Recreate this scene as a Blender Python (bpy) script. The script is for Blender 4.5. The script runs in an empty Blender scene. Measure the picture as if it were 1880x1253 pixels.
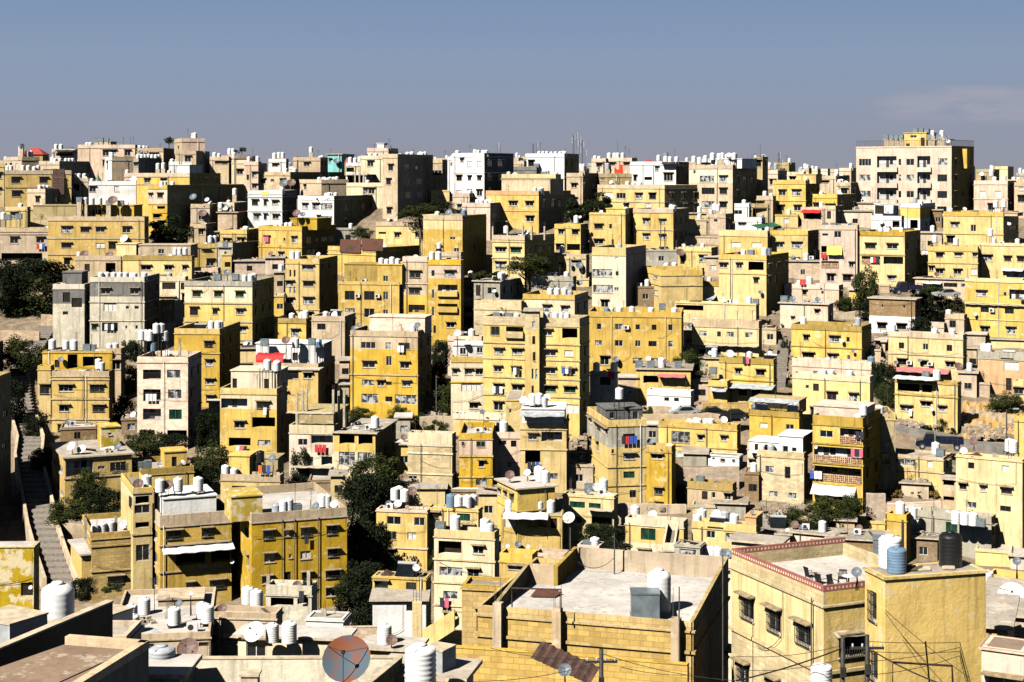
import bpy, math, random, re
from mathutils import Vector, Matrix
# ------------------------------------------------------------------ camera, sky, sun, exposure
S = bpy.context.scene
col = S.collection
F = 3000.0          # focal length in pixels of a 1880 wide picture
YH = 320.0          # row of the horizon
camd = bpy.data.cameras.new('camera'); cam = bpy.data.objects.new('camera', camd); col.objects.link(cam)
cam.location = (0, 0, 0); cam.rotation_euler = (math.radians(90), 0, 0)
camd.sensor_width = 36; camd.lens = 36 * F / 1880; camd.shift_y = -(626.5 - YH) / 1880
camd.clip_start = 1; camd.clip_end = 20000
S.camera = cam
S.view_settings.view_transform = 'Standard'; S.view_settings.look = 'None'
S.view_settings.exposure = 0.82; S.view_settings.gamma = 1
SUN_EL = 44; SUN_PHI = 48     # phi: from the left (-x) towards the camera (-y)
sdir = Vector((-math.cos(math.radians(SUN_PHI)) * math.cos(math.radians(SUN_EL)), -math.sin(math.radians(SUN_PHI)) * math.cos(math.radians(SUN_EL)), math.sin(math.radians(SUN_EL))))
sl = bpy.data.lights.new('sun', 'SUN'); sl.energy = 5.0; sl.angle = math.radians(0.5); sl.color = (1, 0.955, 0.87)
so = bpy.data.objects.new('sun', sl); col.objects.link(so); so.rotation_euler = sdir.to_track_quat('Z', 'Y').to_euler()
wd = bpy.data.worlds.new('World'); S.world = wd; wd.use_nodes = True
nt = wd.node_tree; bg = nt.nodes['Background']; bg.inputs[1].default_value = 0.05
sky = nt.nodes.new('ShaderNodeTexSky'); sky.sky_type = 'NISHITA'; sky.sun_disc = False
sky.sun_elevation = math.radians(SUN_EL); sky.sun_rotation = math.atan2(sdir.x, sdir.y); sky.altitude = 900; sky.dust_density = 1.0
tc = nt.nodes.new('ShaderNodeTexCoord'); sp = nt.nodes.new('ShaderNodeSeparateXYZ'); nt.links.new(tc.outputs['Generated'], sp.inputs[0])
rmp = nt.nodes.new('ShaderNodeValToRGB')
rm = nt.nodes.new('ShaderNodeMapRange'); rm.inputs[1].default_value = -0.02; rm.inputs[2].default_value = 0.13
nt.links.new(sp.outputs[2], rm.inputs[0]); nt.links.new(rm.outputs[0], rmp.inputs[0])
def srgb(r, g, b): return tuple(((c/255+0.055)/1.055)**2.4 if c > 10 else c/3294 for c in (r, g, b))
SKYC = [(0.0, (156, 156, 165)), (0.18, (149, 151, 164)), (0.36, (145, 154, 173)), (0.62, (138, 156, 182)), (0.95, (119, 146, 180))]
k0 = 1 / (0.05 * 2**0.82)
els = rmp.color_ramp.elements
for i, (p, c) in enumerate(SKYC):
    e = els[i] if i < 2 else els.new(p)
    e.position = p; cc = srgb(*c); e.color = (cc[0], cc[1], cc[2], 1)
# thin cloud low on the right
noi = nt.nodes.new('ShaderNodeTexNoise'); noi.inputs['Scale'].default_value = 9; noi.inputs['Detail'].default_value = 7; noi.inputs['Roughness'].default_value = .6
mpg = nt.nodes.new('ShaderNodeMapping'); mpg.inputs['Scale'].default_value = (1, 1, 4.5); nt.links.new(tc.outputs['Generated'], mpg.inputs[0]); nt.links.new(mpg.outputs[0], noi.inputs['Vector'])
def mth(op, a, b=None, c=None):
    n = nt.nodes.new('ShaderNodeMath'); n.operation = op
    for i, v in enumerate((a, b, c)):
        if v is None: continue
        if isinstance(v, (int, float)): n.inputs[i].default_value = v
        else: nt.links.new(v, n.inputs[i])
    return n.outputs[0]
zc = mth('SUBTRACT', sp.outputs[2], 0.040); zc = mth('DIVIDE', zc, 0.013); zc = mth('MULTIPLY', zc, zc)
xc_ = mth('SUBTRACT', sp.outputs[0], 0.268); xc_ = mth('DIVIDE', xc_, 0.06); xc_ = mth('MULTIPLY', xc_, xc_)
gs = mth('SUBTRACT', 1.0, mth('ADD', zc, xc_)); gs = mth('MAXIMUM', gs, 0.0)
cl = mth('MULTIPLY', gs, mth('MULTIPLY', mth('MAXIMUM', mth('SUBTRACT', noi.outputs[0], 0.38), 0.0), 2.6)); cl = mth('MINIMUM', cl, 0.6)
mx0 = nt.nodes.new('ShaderNodeMixRGB'); nt.links.new(cl, mx0.inputs[0]); nt.links.new(rmp.outputs[0], mx0.inputs[1]); mx0.inputs[2].default_value = (*srgb(196, 182, 186), 1)
mx0.inputs[2].default_value = (*srgb(200, 183, 186), 1); scl = nt.nodes.new('ShaderNodeVectorMath'); scl.operation = 'SCALE'; scl.inputs['Scale'].default_value = k0; nt.links.new(mx0.outputs[0], scl.inputs[0])
hi = nt.nodes.new('ShaderNodeMapRange'); hi.inputs[1].default_value = 0.14; hi.inputs[2].default_value = 0.3; nt.links.new(sp.outputs[2], hi.inputs[0])
mx1 = nt.nodes.new('ShaderNodeMixRGB'); nt.links.new(hi.outputs[0], mx1.inputs[0]); nt.links.new(scl.outputs[0], mx1.inputs[1]); sks = nt.nodes.new('ShaderNodeVectorMath'); sks.operation = 'SCALE'; sks.inputs['Scale'].default_value = 0.25; nt.links.new(sky.outputs[0], sks.inputs[0]); nt.links.new(sks.outputs[0], mx1.inputs[2])
nt.links.new(mx1.outputs[0], bg.inputs[0])
rnd = random.Random(7)

# ------------------------------------------------------------------ materials
MATS = {}
def nodes(name):
    m = bpy.data.materials.new(name); m.use_nodes = True; MATS[name] = m
    return m, m.node_tree, m.node_tree.nodes['Principled BSDF']
def N(t, kind, **kw):
    n = t.nodes.new(kind)
    for k, v in kw.items(): n.inputs[k].default_value = v
    return n
def mix(t, fac, a, b, mode='MIX'):
    n = t.nodes.new('ShaderNodeMixRGB'); n.blend_type = mode
    for i, v in enumerate((fac, a, b)):
        if isinstance(v, (int, float)): n.inputs[i].default_value = v
        elif isinstance(v, tuple): n.inputs[i].default_value = (*v[:3], 1)
        else: t.links.new(v, n.inputs[i])
    return n.outputs[0]
def ramp(t, src, p0, p1):
    n = t.nodes.new('ShaderNodeMapRange'); n.inputs[1].default_value = p0; n.inputs[2].default_value = p1
    t.links.new(src, n.inputs[0]); return n.outputs[0]
def wallmat(name, base, brick=None, dirt=0.5, peel=0.0, tint=0.10):
    """stucco or block wall with stains, runs of dirt and lighter patches; UV is in metres"""
    m, t, p = nodes(name)
    uv = t.nodes.new('ShaderNodeUVMap'); oi = t.nodes.new('ShaderNodeObjectInfo')
    tco = t.nodes.new('ShaderNodeTexCoord')
    off = t.nodes.new('ShaderNodeVectorMath'); off.operation = 'MULTIPLY_ADD'; off.inputs[1].default_value = (1, 1, 1)
    cmb = t.nodes.new('ShaderNodeCombineXYZ')
    mm = t.nodes.new('ShaderNodeMath'); mm.operation = 'MULTIPLY'; mm.inputs[1].default_value = 97.3; t.links.new(oi.outputs['Random'], mm.inputs[0])
    t.links.new(mm.outputs[0], cmb.inputs[0]); t.links.new(mm.outputs[0], cmb.inputs[2])
    t.links.new(tco.outputs['Object'], off.inputs[0]); t.links.new(cmb.outputs[0], off.inputs[2])
    v = off.outputs[0]
    n1 = N(t, 'ShaderNodeTexNoise', Scale=0.35, Detail=5, Roughness=.6); t.links.new(v, n1.inputs['Vector'])
    n2 = N(t, 'ShaderNodeTexNoise', Scale=2.6, Detail=6, Roughness=.68); t.links.new(v, n2.inputs['Vector'])
    mp = t.nodes.new('ShaderNodeMapping'); mp.inputs['Scale'].default_value = (2.2, 2.2, .16); t.links.new(v, mp.inputs[0])
    n3 = N(t, 'ShaderNodeTexNoise', Scale=1.0, Detail=5, Roughness=.65); t.links.new(mp.outputs[0], n3.inputs['Vector'])
    b2 = tuple(min(1, x*1.14+.02) for x in base); b3 = tuple(x*.78 for x in base)
    c = mix(t, ramp(t, n1.outputs[0], .32, .68), b3, b2)
    hs = t.nodes.new('ShaderNodeHueSaturation')
    a1 = t.nodes.new('ShaderNodeMapRange'); a1.inputs[3].default_value = 1-tint; a1.inputs[4].default_value = 1+tint; t.links.new(oi.outputs['Random'], a1.inputs[0])
    t.links.new(a1.outputs[0], hs.inputs['Value']); t.links.new(c, hs.inputs['Color'])
    a2 = t.nodes.new('ShaderNodeMapRange'); a2.inputs[3].default_value = 1.1; a2.inputs[4].default_value = .85
    fr = t.nodes.new('ShaderNodeMath'); fr.operation = 'FRACT'; mm2 = t.nodes.new('ShaderNodeMath'); mm2.operation = 'MULTIPLY'; mm2.inputs[1].default_value = 13.7
    t.links.new(oi.outputs['Random'], mm2.inputs[0]); t.links.new(mm2.outputs[0], fr.inputs[0]); t.links.new(fr.outputs[0], a2.inputs[0]); t.links.new(a2.outputs[0], hs.inputs['Saturation'])
    c = hs.outputs[0]
    hgt = n2.outputs[0]
    if brick:
        bw, bh, mo = brick
        br = N(t, 'ShaderNodeTexBrick', Scale=1.0); br.inputs['Brick Width'].default_value = bw; br.inputs['Row Height'].default_value = bh
        br.inputs['Mortar Size'].default_value = .018; br.inputs['Mortar Smooth'].default_value = .3
        br.inputs['Color1'].default_value = (1.0, 1.0, 1.0, 1); br.inputs['Color2'].default_value = (.66, .62, .60, 1); br.inputs['Mortar'].default_value = (mo, mo, mo*.95, 1)
        t.links.new(uv.outputs[0], br.inputs['Vector'])
        c = mix(t, .8, c, br.outputs[0], 'MULTIPLY')
    # grime runs and blotches
    c = mix(t, mulv(t, ramp(t, n3.outputs[0], .50, .74), dirt), c, tuple(x*.40 for x in base))
    c = mix(t, mulv(t, ramp(t, n2.outputs[0], .56, .72), dirt*.55), c, tuple(x*.55+.02 for x in base))
    lt = tuple(.35*x+.65*y for x, y in zip(base, (.72, .64, .50)))
    n4 = N(t, 'ShaderNodeTexNoise', Scale=.8, Detail=8, Roughness=.7); 
    o2 = t.nodes.new('ShaderNodeVectorMath'); o2.operation = 'ADD'; o2.inputs[1].default_value = (31, 17, 5); t.links.new(v, o2.inputs[0]); t.links.new(o2.outputs[0], n4.inputs['Vector'])
    c = mix(t, mulv(t, ramp(t, n4.outputs[0], .60-peel*.08, .64-peel*.07), .35+.6*peel), c, lt)
    t.links.new(c, p.inputs['Base Color']); p.inputs['Roughness'].default_value = .93
    p.inputs['Specular IOR Level'].default_value = .15
    bp = N(t, 'ShaderNodeBump', Strength=.6, Distance=.07); t.links.new(hgt, bp.inputs['Height']); t.links.new(bp.outputs[0], p.inputs['Normal'])
    return m
def mulv(t, s, k):
    n = t.nodes.new('ShaderNodeMath'); n.operation = 'MULTIPLY'; n.inputs[1].default_value = k; t.links.new(s, n.inputs[0]); return n.outputs[0]
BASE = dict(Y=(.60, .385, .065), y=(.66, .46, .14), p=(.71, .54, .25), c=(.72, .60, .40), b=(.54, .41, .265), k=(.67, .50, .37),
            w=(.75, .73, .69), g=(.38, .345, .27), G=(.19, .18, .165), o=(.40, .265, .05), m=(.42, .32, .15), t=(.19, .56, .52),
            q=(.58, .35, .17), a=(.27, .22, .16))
for k_, v_ in BASE.items(): wallmat('stucco_' + k_, v_, dirt=.85 if k_ not in 'w' else .4, peel=.35 if k_ in 'Yypcbkmg' else 0)
wallmat('stucco_h', (.52, .36, .035), dirt=.5, peel=1.3)
wallmat('stucco_s', (.66, .53, .30), brick=(.62, .28, .55), dirt=.5)
wallmat('stucco_B', (.60, .40, .11), brick=(.62, .3, .42), dirt=.5)
wallmat('stucco_K', (.86, .67, .52), brick=(.5, .26, .72), dirt=.25)
wallmat('stucco_R', (.62, .47, .33), brick=(.5, .25, .6), dirt=.6)
wallmat('stucco_n', (.33, .22, .115), brick=(.45, .2, .5), dirt=.5)
wallmat('stucco_D', (.15, .145, .14), brick=(.9, .5, 1.6), dirt=.3)
wallmat('stucco_X', (.62, .56, .43), dirt=1.0, peel=.8)
wallmat('roof_slab', (.34, .29, .235), dirt=.6, peel=.5, tint=.25)
wallmat('roof_pale', (.53, .48, .43), dirt=.35, peel=.5, tint=.08)
wallmat('roof_white', (.52, .475, .43), dirt=.6, peel=.5, tint=.04)
wallmat('roof_brown', (.27, .19, .135), dirt=.6, peel=.3)
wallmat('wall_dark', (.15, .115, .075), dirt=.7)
def plain(name, c, rough=.6, metal=0, var=0.0, scale=3, c2=None, spec=.5, thr=(.4, .6)):
    m, t, p = nodes(name)
    p.inputs['Roughness'].default_value = rough; p.inputs['Metallic'].default_value = metal; p.inputs['Specular IOR Level'].default_value = spec
    if c2 is None: c2 = tuple(x*(1-var) for x in c)
    tco = t.nodes.new('ShaderNodeTexCoord'); oi = t.nodes.new('ShaderNodeObjectInfo')
    cmb = t.nodes.new('ShaderNodeCombineXYZ'); mm = t.nodes.new('ShaderNodeMath'); mm.operation = 'MULTIPLY'; mm.inputs[1].default_value = 51
    t.links.new(oi.outputs['Random'], mm.inputs[0]); t.links.new(mm.outputs[0], cmb.inputs[0])
    ad = t.nodes.new('ShaderNodeVectorMath'); t.links.new(tco.outputs['Object'], ad.inputs[0]); t.links.new(cmb.outputs[0], ad.inputs[1])
    n = N(t, 'ShaderNodeTexNoise', Scale=scale, Detail=5); t.links.new(ad.outputs[0], n.inputs['Vector'])
    t.links.new(mix(t, ramp(t, n.outputs[0], *thr), c, c2), p.inputs['Base Color'])
    return m
plain('frame_light', (.62, .60, .56), .6, var=.3); plain('frame_dark', (.05, .04, .035), .6, var=.3)
plain('frame_green', (.03, .12, .06), .6, var=.3)
plain('glass', (.012, .015, .018), .12, var=.4, spec=.6, scale=.6); plain('glass_green', (.012, .06, .035), .15, var=.6, scale=1.2, spec=.5)
plain('glass_curtain', (.42, .42, .40), .5, c2=(.03, .035, .04), scale=1.6, thr=(.45, .55), spec=.4)
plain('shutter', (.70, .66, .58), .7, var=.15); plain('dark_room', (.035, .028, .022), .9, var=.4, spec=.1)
plain('loggia_white', (.62, .60, .57), .9, var=.2)
plain('tank_white', (.76, .76, .75), .5, c2=(.60, .58, .54), scale=2.2, thr=(.5, .75)); plain('tank_blue', (.16, .25, .36), .5, var=.2); plain('tank_black', (.012, .012, .013), .4, var=.2)
plain('tank_grey', (.42, .44, .47), .5, var=.2); plain('sheet_steel', (.27, .32, .35), .45, .5, var=.3, scale=2); plain('steel_dark', (.05, .045, .04), .6, .4, var=.4)
plain('pipe', (.06, .05, .04), .7, var=.4); plain('pipe_white', (.55, .54, .5), .6, var=.2)
plain('dish_white', (.68, .68, .67), .5, var=.15); plain('dish_brown', (.17, .095, .075), .6, var=.35); plain('dish_grey', (.13, .16, .19), .5, var=.3)
plain('dish_rust', (.20, .065, .03), .75, c2=(.075, .10, .125), scale=1.1, thr=(.36, .50), spec=.15); plain('dish_spot', (.68, .68, .66), .5, c2=(.55, .22, .04), scale=1.6, thr=(.58, .66))
plain('rust', (.085, .042, .03), .8, var=.5); plain('rug', (.10, .035, .022), .9, c2=(.03, .035, .018), scale=.9, thr=(.5, .7))
plain('tarp_white', (.70, .69, .66), .8, var=.2); plain('tarp_red', (.72, .015, .012), .7, var=.25); plain('tarp_green', (.02, .14, .07), .7, var=.3)
plain('tarp_pink', (.52, .17, .16), .8, var=.3); plain('tarp_yellow', (.66, .55, .12), .8, var=.2); plain('tarp_purple', (.35, .22, .42), .8, var=.2)
plain('sheet_grey', (.45, .47, .47), .7, var=.35, scale=1.4); plain('roof_red', (.42, .05, .04), .7, var=.3); plain('cloth_red', (.6, .03, .03), .8, var=.2)
plain('cloth_blue', (.04, .1, .4), .8, var=.2); plain('cloth_white', (.7, .7, .7), .8, var=.1); plain('cloth_dark', (.03, .03, .04), .9, var=.3); plain('cloth_pink', (.6, .12, .2), .8, var=.1)
plain('lattice', (.33, .13, .07), .85, c2=(.55, .42, .25), scale=5); plain('lattice_red', (.34, .11, .09), .8, var=.2)
plain('rubble', (.40, .32, .235), .95, c2=(.26, .20, .14), scale=.4); plain('hood', (.36, .27, .15), .9, var=.4); plain('stone_light', (.58, .47, .33), .9, var=.3); plain('column', (.48, .42, .30), .9, var=.3)
plain('bark', (.10, .07, .045), .9, var=.5, scale=6); plain('rubber', (.015, .015, .015), .8)
plain('paint_navy', (.009, .012, .034), .3, var=.2); plain('paint_black', (.015, .015, .018), .25, var=.1); plain('paint_silver', (.4, .4, .4), .3, .3); plain('paint_white', (.7, .7, .7), .3)
plain('sign_red', (.62, .05, .02), .6); plain('sign_yellow', (.75, .68, .05), .6); plain('sign_ink', (.02, .02, .02), .6); plain('minaret_green', (.03, .11, .07), .5)
plain('plastic_dark', (.02, .018, .02), .5); plain('plastic_blue', (.02, .12, .5), .5)
plain('orange_cloth', (.65, .14, .03), .8)
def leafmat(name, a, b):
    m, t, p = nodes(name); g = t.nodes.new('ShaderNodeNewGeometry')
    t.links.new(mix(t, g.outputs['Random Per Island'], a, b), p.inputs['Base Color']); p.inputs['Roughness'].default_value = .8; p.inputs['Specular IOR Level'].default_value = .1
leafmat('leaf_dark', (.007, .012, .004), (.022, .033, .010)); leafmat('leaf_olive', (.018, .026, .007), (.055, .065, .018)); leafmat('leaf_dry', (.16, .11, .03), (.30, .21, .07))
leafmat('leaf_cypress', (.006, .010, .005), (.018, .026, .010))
# ground
m, t, p = nodes('ground'); tco = t.nodes.new('ShaderNodeTexCoord')
n1 = N(t, 'ShaderNodeTexNoise', Scale=.08, Detail=8, Roughness=.7); n2 = N(t, 'ShaderNodeTexNoise', Scale=.9, Detail=8, Roughness=.75); vo = N(t, 'ShaderNodeTexVoronoi', Scale=1.1)
for n in (n1, n2, vo): t.links.new(tco.outputs['Object'], n.inputs['Vector'])
c = mix(t, ramp(t, n1.outputs[0], .4, .6), (.25, .18, .115), (.14, .10, .06)); c = mix(t, ramp(t, n2.outputs[0], .45, .7), c, (.34, .27, .19)); c = mix(t, ramp(t, vo.outputs['Distance'], .0, .18), (.12, .09, .06), c)
t.links.new(c, p.inputs['Base Color']); p.inputs['Roughness'].default_value = .95
bp = N(t, 'ShaderNodeBump', Strength=.8, Distance=.3); t.links.new(n2.outputs[0], bp.inputs['Height']); t.links.new(bp.outputs[0], p.inputs['Normal'])
plain('dry_grass', (.46, .25, .06), .95, c2=(.38, .30, .20), scale=.5); plain('asphalt', (.22, .20, .18), .95, var=.3, scale=1); plain('step_stone', (.27, .23, .19), .95, var=.3)

# ------------------------------------------------------------------ mesh helpers
class MB:
    def __init__(s): s.v = []; s.f = []; s.m = []; s.uv = []; s.mats = []; s.sm = []
    def mi(s, mat):
        if mat not in s.mats: s.mats.append(mat)
        return s.mats.index(mat)
    def face(s, pts, mat, uv=None, smooth=False):
        b = len(s.v); s.v += [tuple(q) for q in pts]; s.f.append(tuple(range(b, b+len(pts)))); s.m.append(s.mi(mat))
        s.uv += uv if uv else [(q[0]+q[1], q[2]) for q in pts]; s.sm.append(smooth)
    def box(s, x0, y0, z0, x1, y1, z1, mat, bottom=True):
        if x1 < x0: x0, x1 = x1, x0
        if y1 < y0: y0, y1 = y1, y0
        if z1 < z0: z0, z1 = z1, z0
        s.face([(x0,y0,z0),(x1,y0,z0),(x1,y0,z1),(x0,y0,z1)], mat); s.face([(x1,y1,z0),(x0,y1,z0),(x0,y1,z1),(x1,y1,z1)], mat)
        s.face([(x1,y0,z0),(x1,y1,z0),(x1,y1,z1),(x1,y0,z1)], mat); s.face([(x0,y1,z0),(x0,y0,z0),(x0,y0,z1),(x0,y1,z1)], mat)
        s.face([(x0,y0,z1),(x1,y0,z1),(x1,y1,z1),(x0,y1,z1)], mat, [(x0,y0),(x1,y0),(x1,y1),(x0,y1)])
        if bottom: s.face([(x0,y1,z0),(x1,y1,z0),(x1,y0,z0),(x0,y0,z0)], mat, [(x0,y1),(x1,y1),(x1,y0),(x0,y0)])
    def hull(s, pts8, mat):
        a = pts8
        for q in ((0,1,5,4),(1,2,6,5),(2,3,7,6),(3,0,4,7),(4,5,6,7),(3,2,1,0)): s.face([a[i] for i in q], mat)
    def lathe(s, prof, mat, cx=0, cy=0, n=16, cap=True, smooth=True):
        """indexed rings so the shading is smooth"""
        b = len(s.v)
        for r, z in prof:
            for i in range(n): an = 2*math.pi*i/n; s.v.append((cx+r*math.cos(an), cy+r*math.sin(an), z))
        for j in range(len(prof)-1):
            for i in range(n):
                q = (b+j*n+i, b+j*n+(i+1)%n, b+(j+1)*n+(i+1)%n, b+(j+1)*n+i); s.f.append(q); s.m.append(s.mi(mat)); s.sm.append(smooth)
                s.uv += [(0, 0)]*4
        if cap:
            s.f.append(tuple(b+(len(prof)-1)*n+i for i in range(n))); s.m.append(s.mi(mat)); s.sm.append(False); s.uv += [(0, 0)]*n
    def tube(s, pts, r, mat, n=6):
        pts = [Vector(p) for p in pts]
        if not isinstance(r, (list, tuple)): r = [r]*len(pts)
        b = len(s.v)
        for i, p in enumerate(pts):
            d = (pts[min(i+1, len(pts)-1)] - pts[max(i-1, 0)]).normalized()
            u = d.cross(Vector((0, 0, 1)));
            if u.length < .05: u = d.cross(Vector((1, 0, 0)))
            u.normalize(); w = d.cross(u)
            for k in range(n):
                an = 2*math.pi*k/n; q = p + (u*math.cos(an) + w*math.sin(an))*r[i]; s.v.append(tuple(q))
        for i in range(len(pts)-1):
            for k in range(n):
                s.f.append((b+i*n+k, b+i*n+(k+1) % n, b+(i+1)*n+(k+1) % n, b+(i+1)*n+k)); s.m.append(s.mi(mat)); s.sm.append(True); s.uv += [(0, 0)]*4
        for e_ in (0, len(pts)-1):
            s.f.append(tuple(b+e_*n+k for k in range(n))); s.m.append(s.mi(mat)); s.sm.append(False); s.uv += [(0, 0)]*n
    def mesh(s, name):
        me = bpy.data.meshes.new(name); me.from_pydata(s.v, [], s.f)
        for mt in s.mats: me.materials.append(MATS[mt])
        me.polygons.foreach_set('material_index', s.m); me.polygons.foreach_set('use_smooth', s.sm)
        ul = me.uv_layers.new(name='UVMap')
        fl = [c for q in s.uv for c in q]
        if len(fl) == 2*len(me.loops): ul.data.foreach_set('uv', fl)
        me.update(); return me
    def obj(s, name, parent=None):
        if not s.f: return None
        return link(name, s.mesh(name), parent)
def link(name, data, parent=None, loc=None, rz=0, sc=None):
    o = bpy.data.objects.new(name, data); col.objects.link(o)
    if parent: o.parent = parent
    if loc is not None: o.location = loc
    if rz: o.rotation_euler = (0, 0, rz)
    if sc: o.scale = (sc, sc, sc) if isinstance(sc, (int, float)) else sc
    return o
LABELS = {}
def tag(o, label, cat, group=None, kind=None):
    w = label.split()
    if len(w) > 16: print('LONG', label); label = ' '.join(w[:16])
    if len(w) < 4: print('SHORT', label)
    if label in LABELS: print('DUP', label)
    LABELS[label] = 1
    o['label'] = label; o['category'] = cat
    if group: o['group'] = group
    if kind: o['kind'] = kind
    return o
def lerp_tab(tab, x):
    if x <= tab[0][0]: return tab[0][1]
    for (a, b), (c, d) in zip(tab, tab[1:]):
        if x <= c: return b + (d-b)*(x-a)/(c-a)
    return tab[-1][1]
DT = [(300, 395), (310, 382), (330, 362), (350, 345), (400, 322), (450, 306), (500, 292), (560, 274), (640, 254), (760, 228), (900, 202), (1000, 186), (1150, 165)]
def D(yb): return lerp_tab(DT, yb)
ZT = sorted([(d, min(-2.4, -(y-YH)/F*d)) for y, d in DT])
ZT = [(0, -14), (30, -27), (60, -40), (110, -49)] + ZT[:-1] + [(400, -3.5), (410, -4), (900, -12), (12000, -40)]
def ground(Y): return lerp_tab(ZT, Y)
def PX(x, y, Y): return Vector(((x-940)/F*Y, Y, -(y-YH)/F*Y))
# ------------------------------------------------------------------ the terrain
tm = MB(); rr = random.Random(3)
ys = [0, 15, 30, 45, 60, 80, 100, 120, 140, 155] + [165+5*i for i in range(48)] + [420, 480, 600, 900, 2000, 12000]
xs = [-9000, -2000, -600, -300] + [-200+5*i for i in range(81)] + [300, 600, 2000, 9000]
hz = [[ground(Y) + (rr.uniform(-.35, .35) if 150 < Y < 420 and abs(X) < 200 else 0) for X in xs] for Y in ys]
for j in range(len(ys)):
    for i in range(len(xs)): tm.v.append((xs[i], ys[j], hz[j][i]))
for j in range(len(ys)-1):
    for i in range(len(xs)-1):
        n_ = len(xs); tm.f.append((j*n_+i, j*n_+i+1, (j+1)*n_+i+1, (j+1)*n_+i)); tm.m.append(tm.mi('ground')); tm.sm.append(True); tm.uv += [(0, 0)]*4
o = tm.obj('ground'); o['kind'] = 'structure'

# ------------------------------------------------------------------ houses
WIN = {}
def winmesh(w, h, typ, hood):
    key = (round(w, 1), round(h, 1), typ, hood)
    if key in WIN: return WIN[key]
    w, h = key[0], key[1]; m = MB()
    fr = 'frame_dark' if ('k' in typ or 'd' in typ) else 'frame_green' if 'g' in typ else 'frame_light'
    t = .06; y0, y1 = .07, .12
    if 'o' not in typ:
        m.box(-w/2, y0, -h/2, -w/2+t, y1, h/2, fr); m.box(w/2-t, y0, -h/2, w/2, y1, h/2, fr)
        m.box(-w/2+t, y0, h/2-t, w/2-t, y1, h/2, fr); m.box(-w/2+t, y0, -h/2, w/2-t, y1, -h/2+t, fr)
        nb = max(1, int(round(w/.75)) - 1)
        if w < .8: nb = 0
        for i in range(nb): x = -w/2 + w*(i+1)/(nb+1); m.box(x-.03, y0+.005, -h/2+t, x+.03, y1-.005, h/2-t, fr)
        if h > 1.5 and w > 2: m.box(-w/2+t, y0+.01, h*.2-.03, w/2-t, y1-.01, h*.2+.03, fr)
    if 'x' in typ:   # iron grille
        for i in range(int(w/.14)+1): x = -w/2 + .14*i; m.box(x-.012, -.14, -h/2, x+.012, -.115, h/2+.02, 'steel_dark')
        for zz in (-h/2, -h/6, h/6, h/2): m.box(-w/2, -.142, zz-.015, w/2, -.112, zz+.015, 'steel_dark')
    if hood:
        hw = w/2+.18
        m.hull([(-hw, -.42, h/2+.09), (hw, -.42, h/2+.09), (hw, 0, h/2+.09), (-hw, 0, h/2+.09), (-hw, -.42, h/2+.17), (hw, -.42, h/2+.14), (hw, 0, h/2+.19), (-hw, 0, h/2+.19)], 'hood')
    if 'd' not in typ and 'n' not in typ and 'o' not in typ: m.box(-w/2-.08, -.08, -h/2-.09, w/2+.08, .0, -h/2, 'stone_light')
    a = m.mesh('window') if m.f else None
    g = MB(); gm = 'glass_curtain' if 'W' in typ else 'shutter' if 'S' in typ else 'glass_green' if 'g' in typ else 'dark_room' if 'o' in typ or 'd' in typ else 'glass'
    g.face([(-w/2, .13, -h/2), (w/2, .13, -h/2), (w/2, .13, h/2), (-w/2, .13, h/2)], gm)
    WIN[key] = (a, g.mesh('pane')); return WIN[key]
class House: pass
def parse(s):
    out = []
    for row in s.split():
        y, xs_ = row.split(':')
        for tk in xs_.split(','):
            q = tk.split('/') + ['', '', '']
            out.append((float(y), float(q[0]), float(q[1]) if q[1] else 0, float(q[2]) if q[2] else 0, q[3]))
    return out
def wall_face(m, ax, val, u0, u1, z0, z1, ops, mat, split):
    """ax 0: face at y=val, normal -y, u=x ; ax 1: face at x=val, normal +x, u=y"""
    us = sorted({u0, u1, *[q for o_ in ops for q in o_[:2]]}); zs = sorted({z0, z1, *[q for o_ in ops for q in o_[2:4]], *([split[0]] if split and z0 < split[0] < z1 else [])})
    P = (lambda u, d, z: (u, val+d, z)) if ax == 0 else (lambda u, d, z: (val-d, u, z))
    off = 0 if ax == 0 else 100
    for a, b in zip(us, us[1:]):
        if b-a < 1e-4: continue
        for c, e in zip(zs, zs[1:]):
            if e-c < 1e-4: continue
            mu, mz = (a+b)/2, (c+e)/2
            if any(o_[0] < mu < o_[1] and o_[2] < mz < o_[3] for o_ in ops): continue
            mt = split[1] if split and mz > split[0] else mat
            m.face([P(a, 0, c), P(b, 0, c), P(b, 0, e), P(a, 0, e)], mt, [(a+off, c), (b+off, c), (b+off, e), (a+off, e)])
    for (a, b, c, e, dp) in ops:
        mt = split[1] if split and (c+e)/2 > split[0] else mat
        m.face([P(a, 0, c), P(a, 0, e), P(a, dp, e), P(a, dp, c)], mt); m.face([P(b, 0, e), P(b, 0, c), P(b, dp, c), P(b, dp, e)], mt)
        m.face([P(a, 0, e), P(b, 0, e), P(b, dp, e), P(a, dp, e)], mt); m.face([P(b, 0, c), P(a, 0, c), P(a, dp, c), P(b, dp, c)], mt)
HOUSES = []
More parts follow.
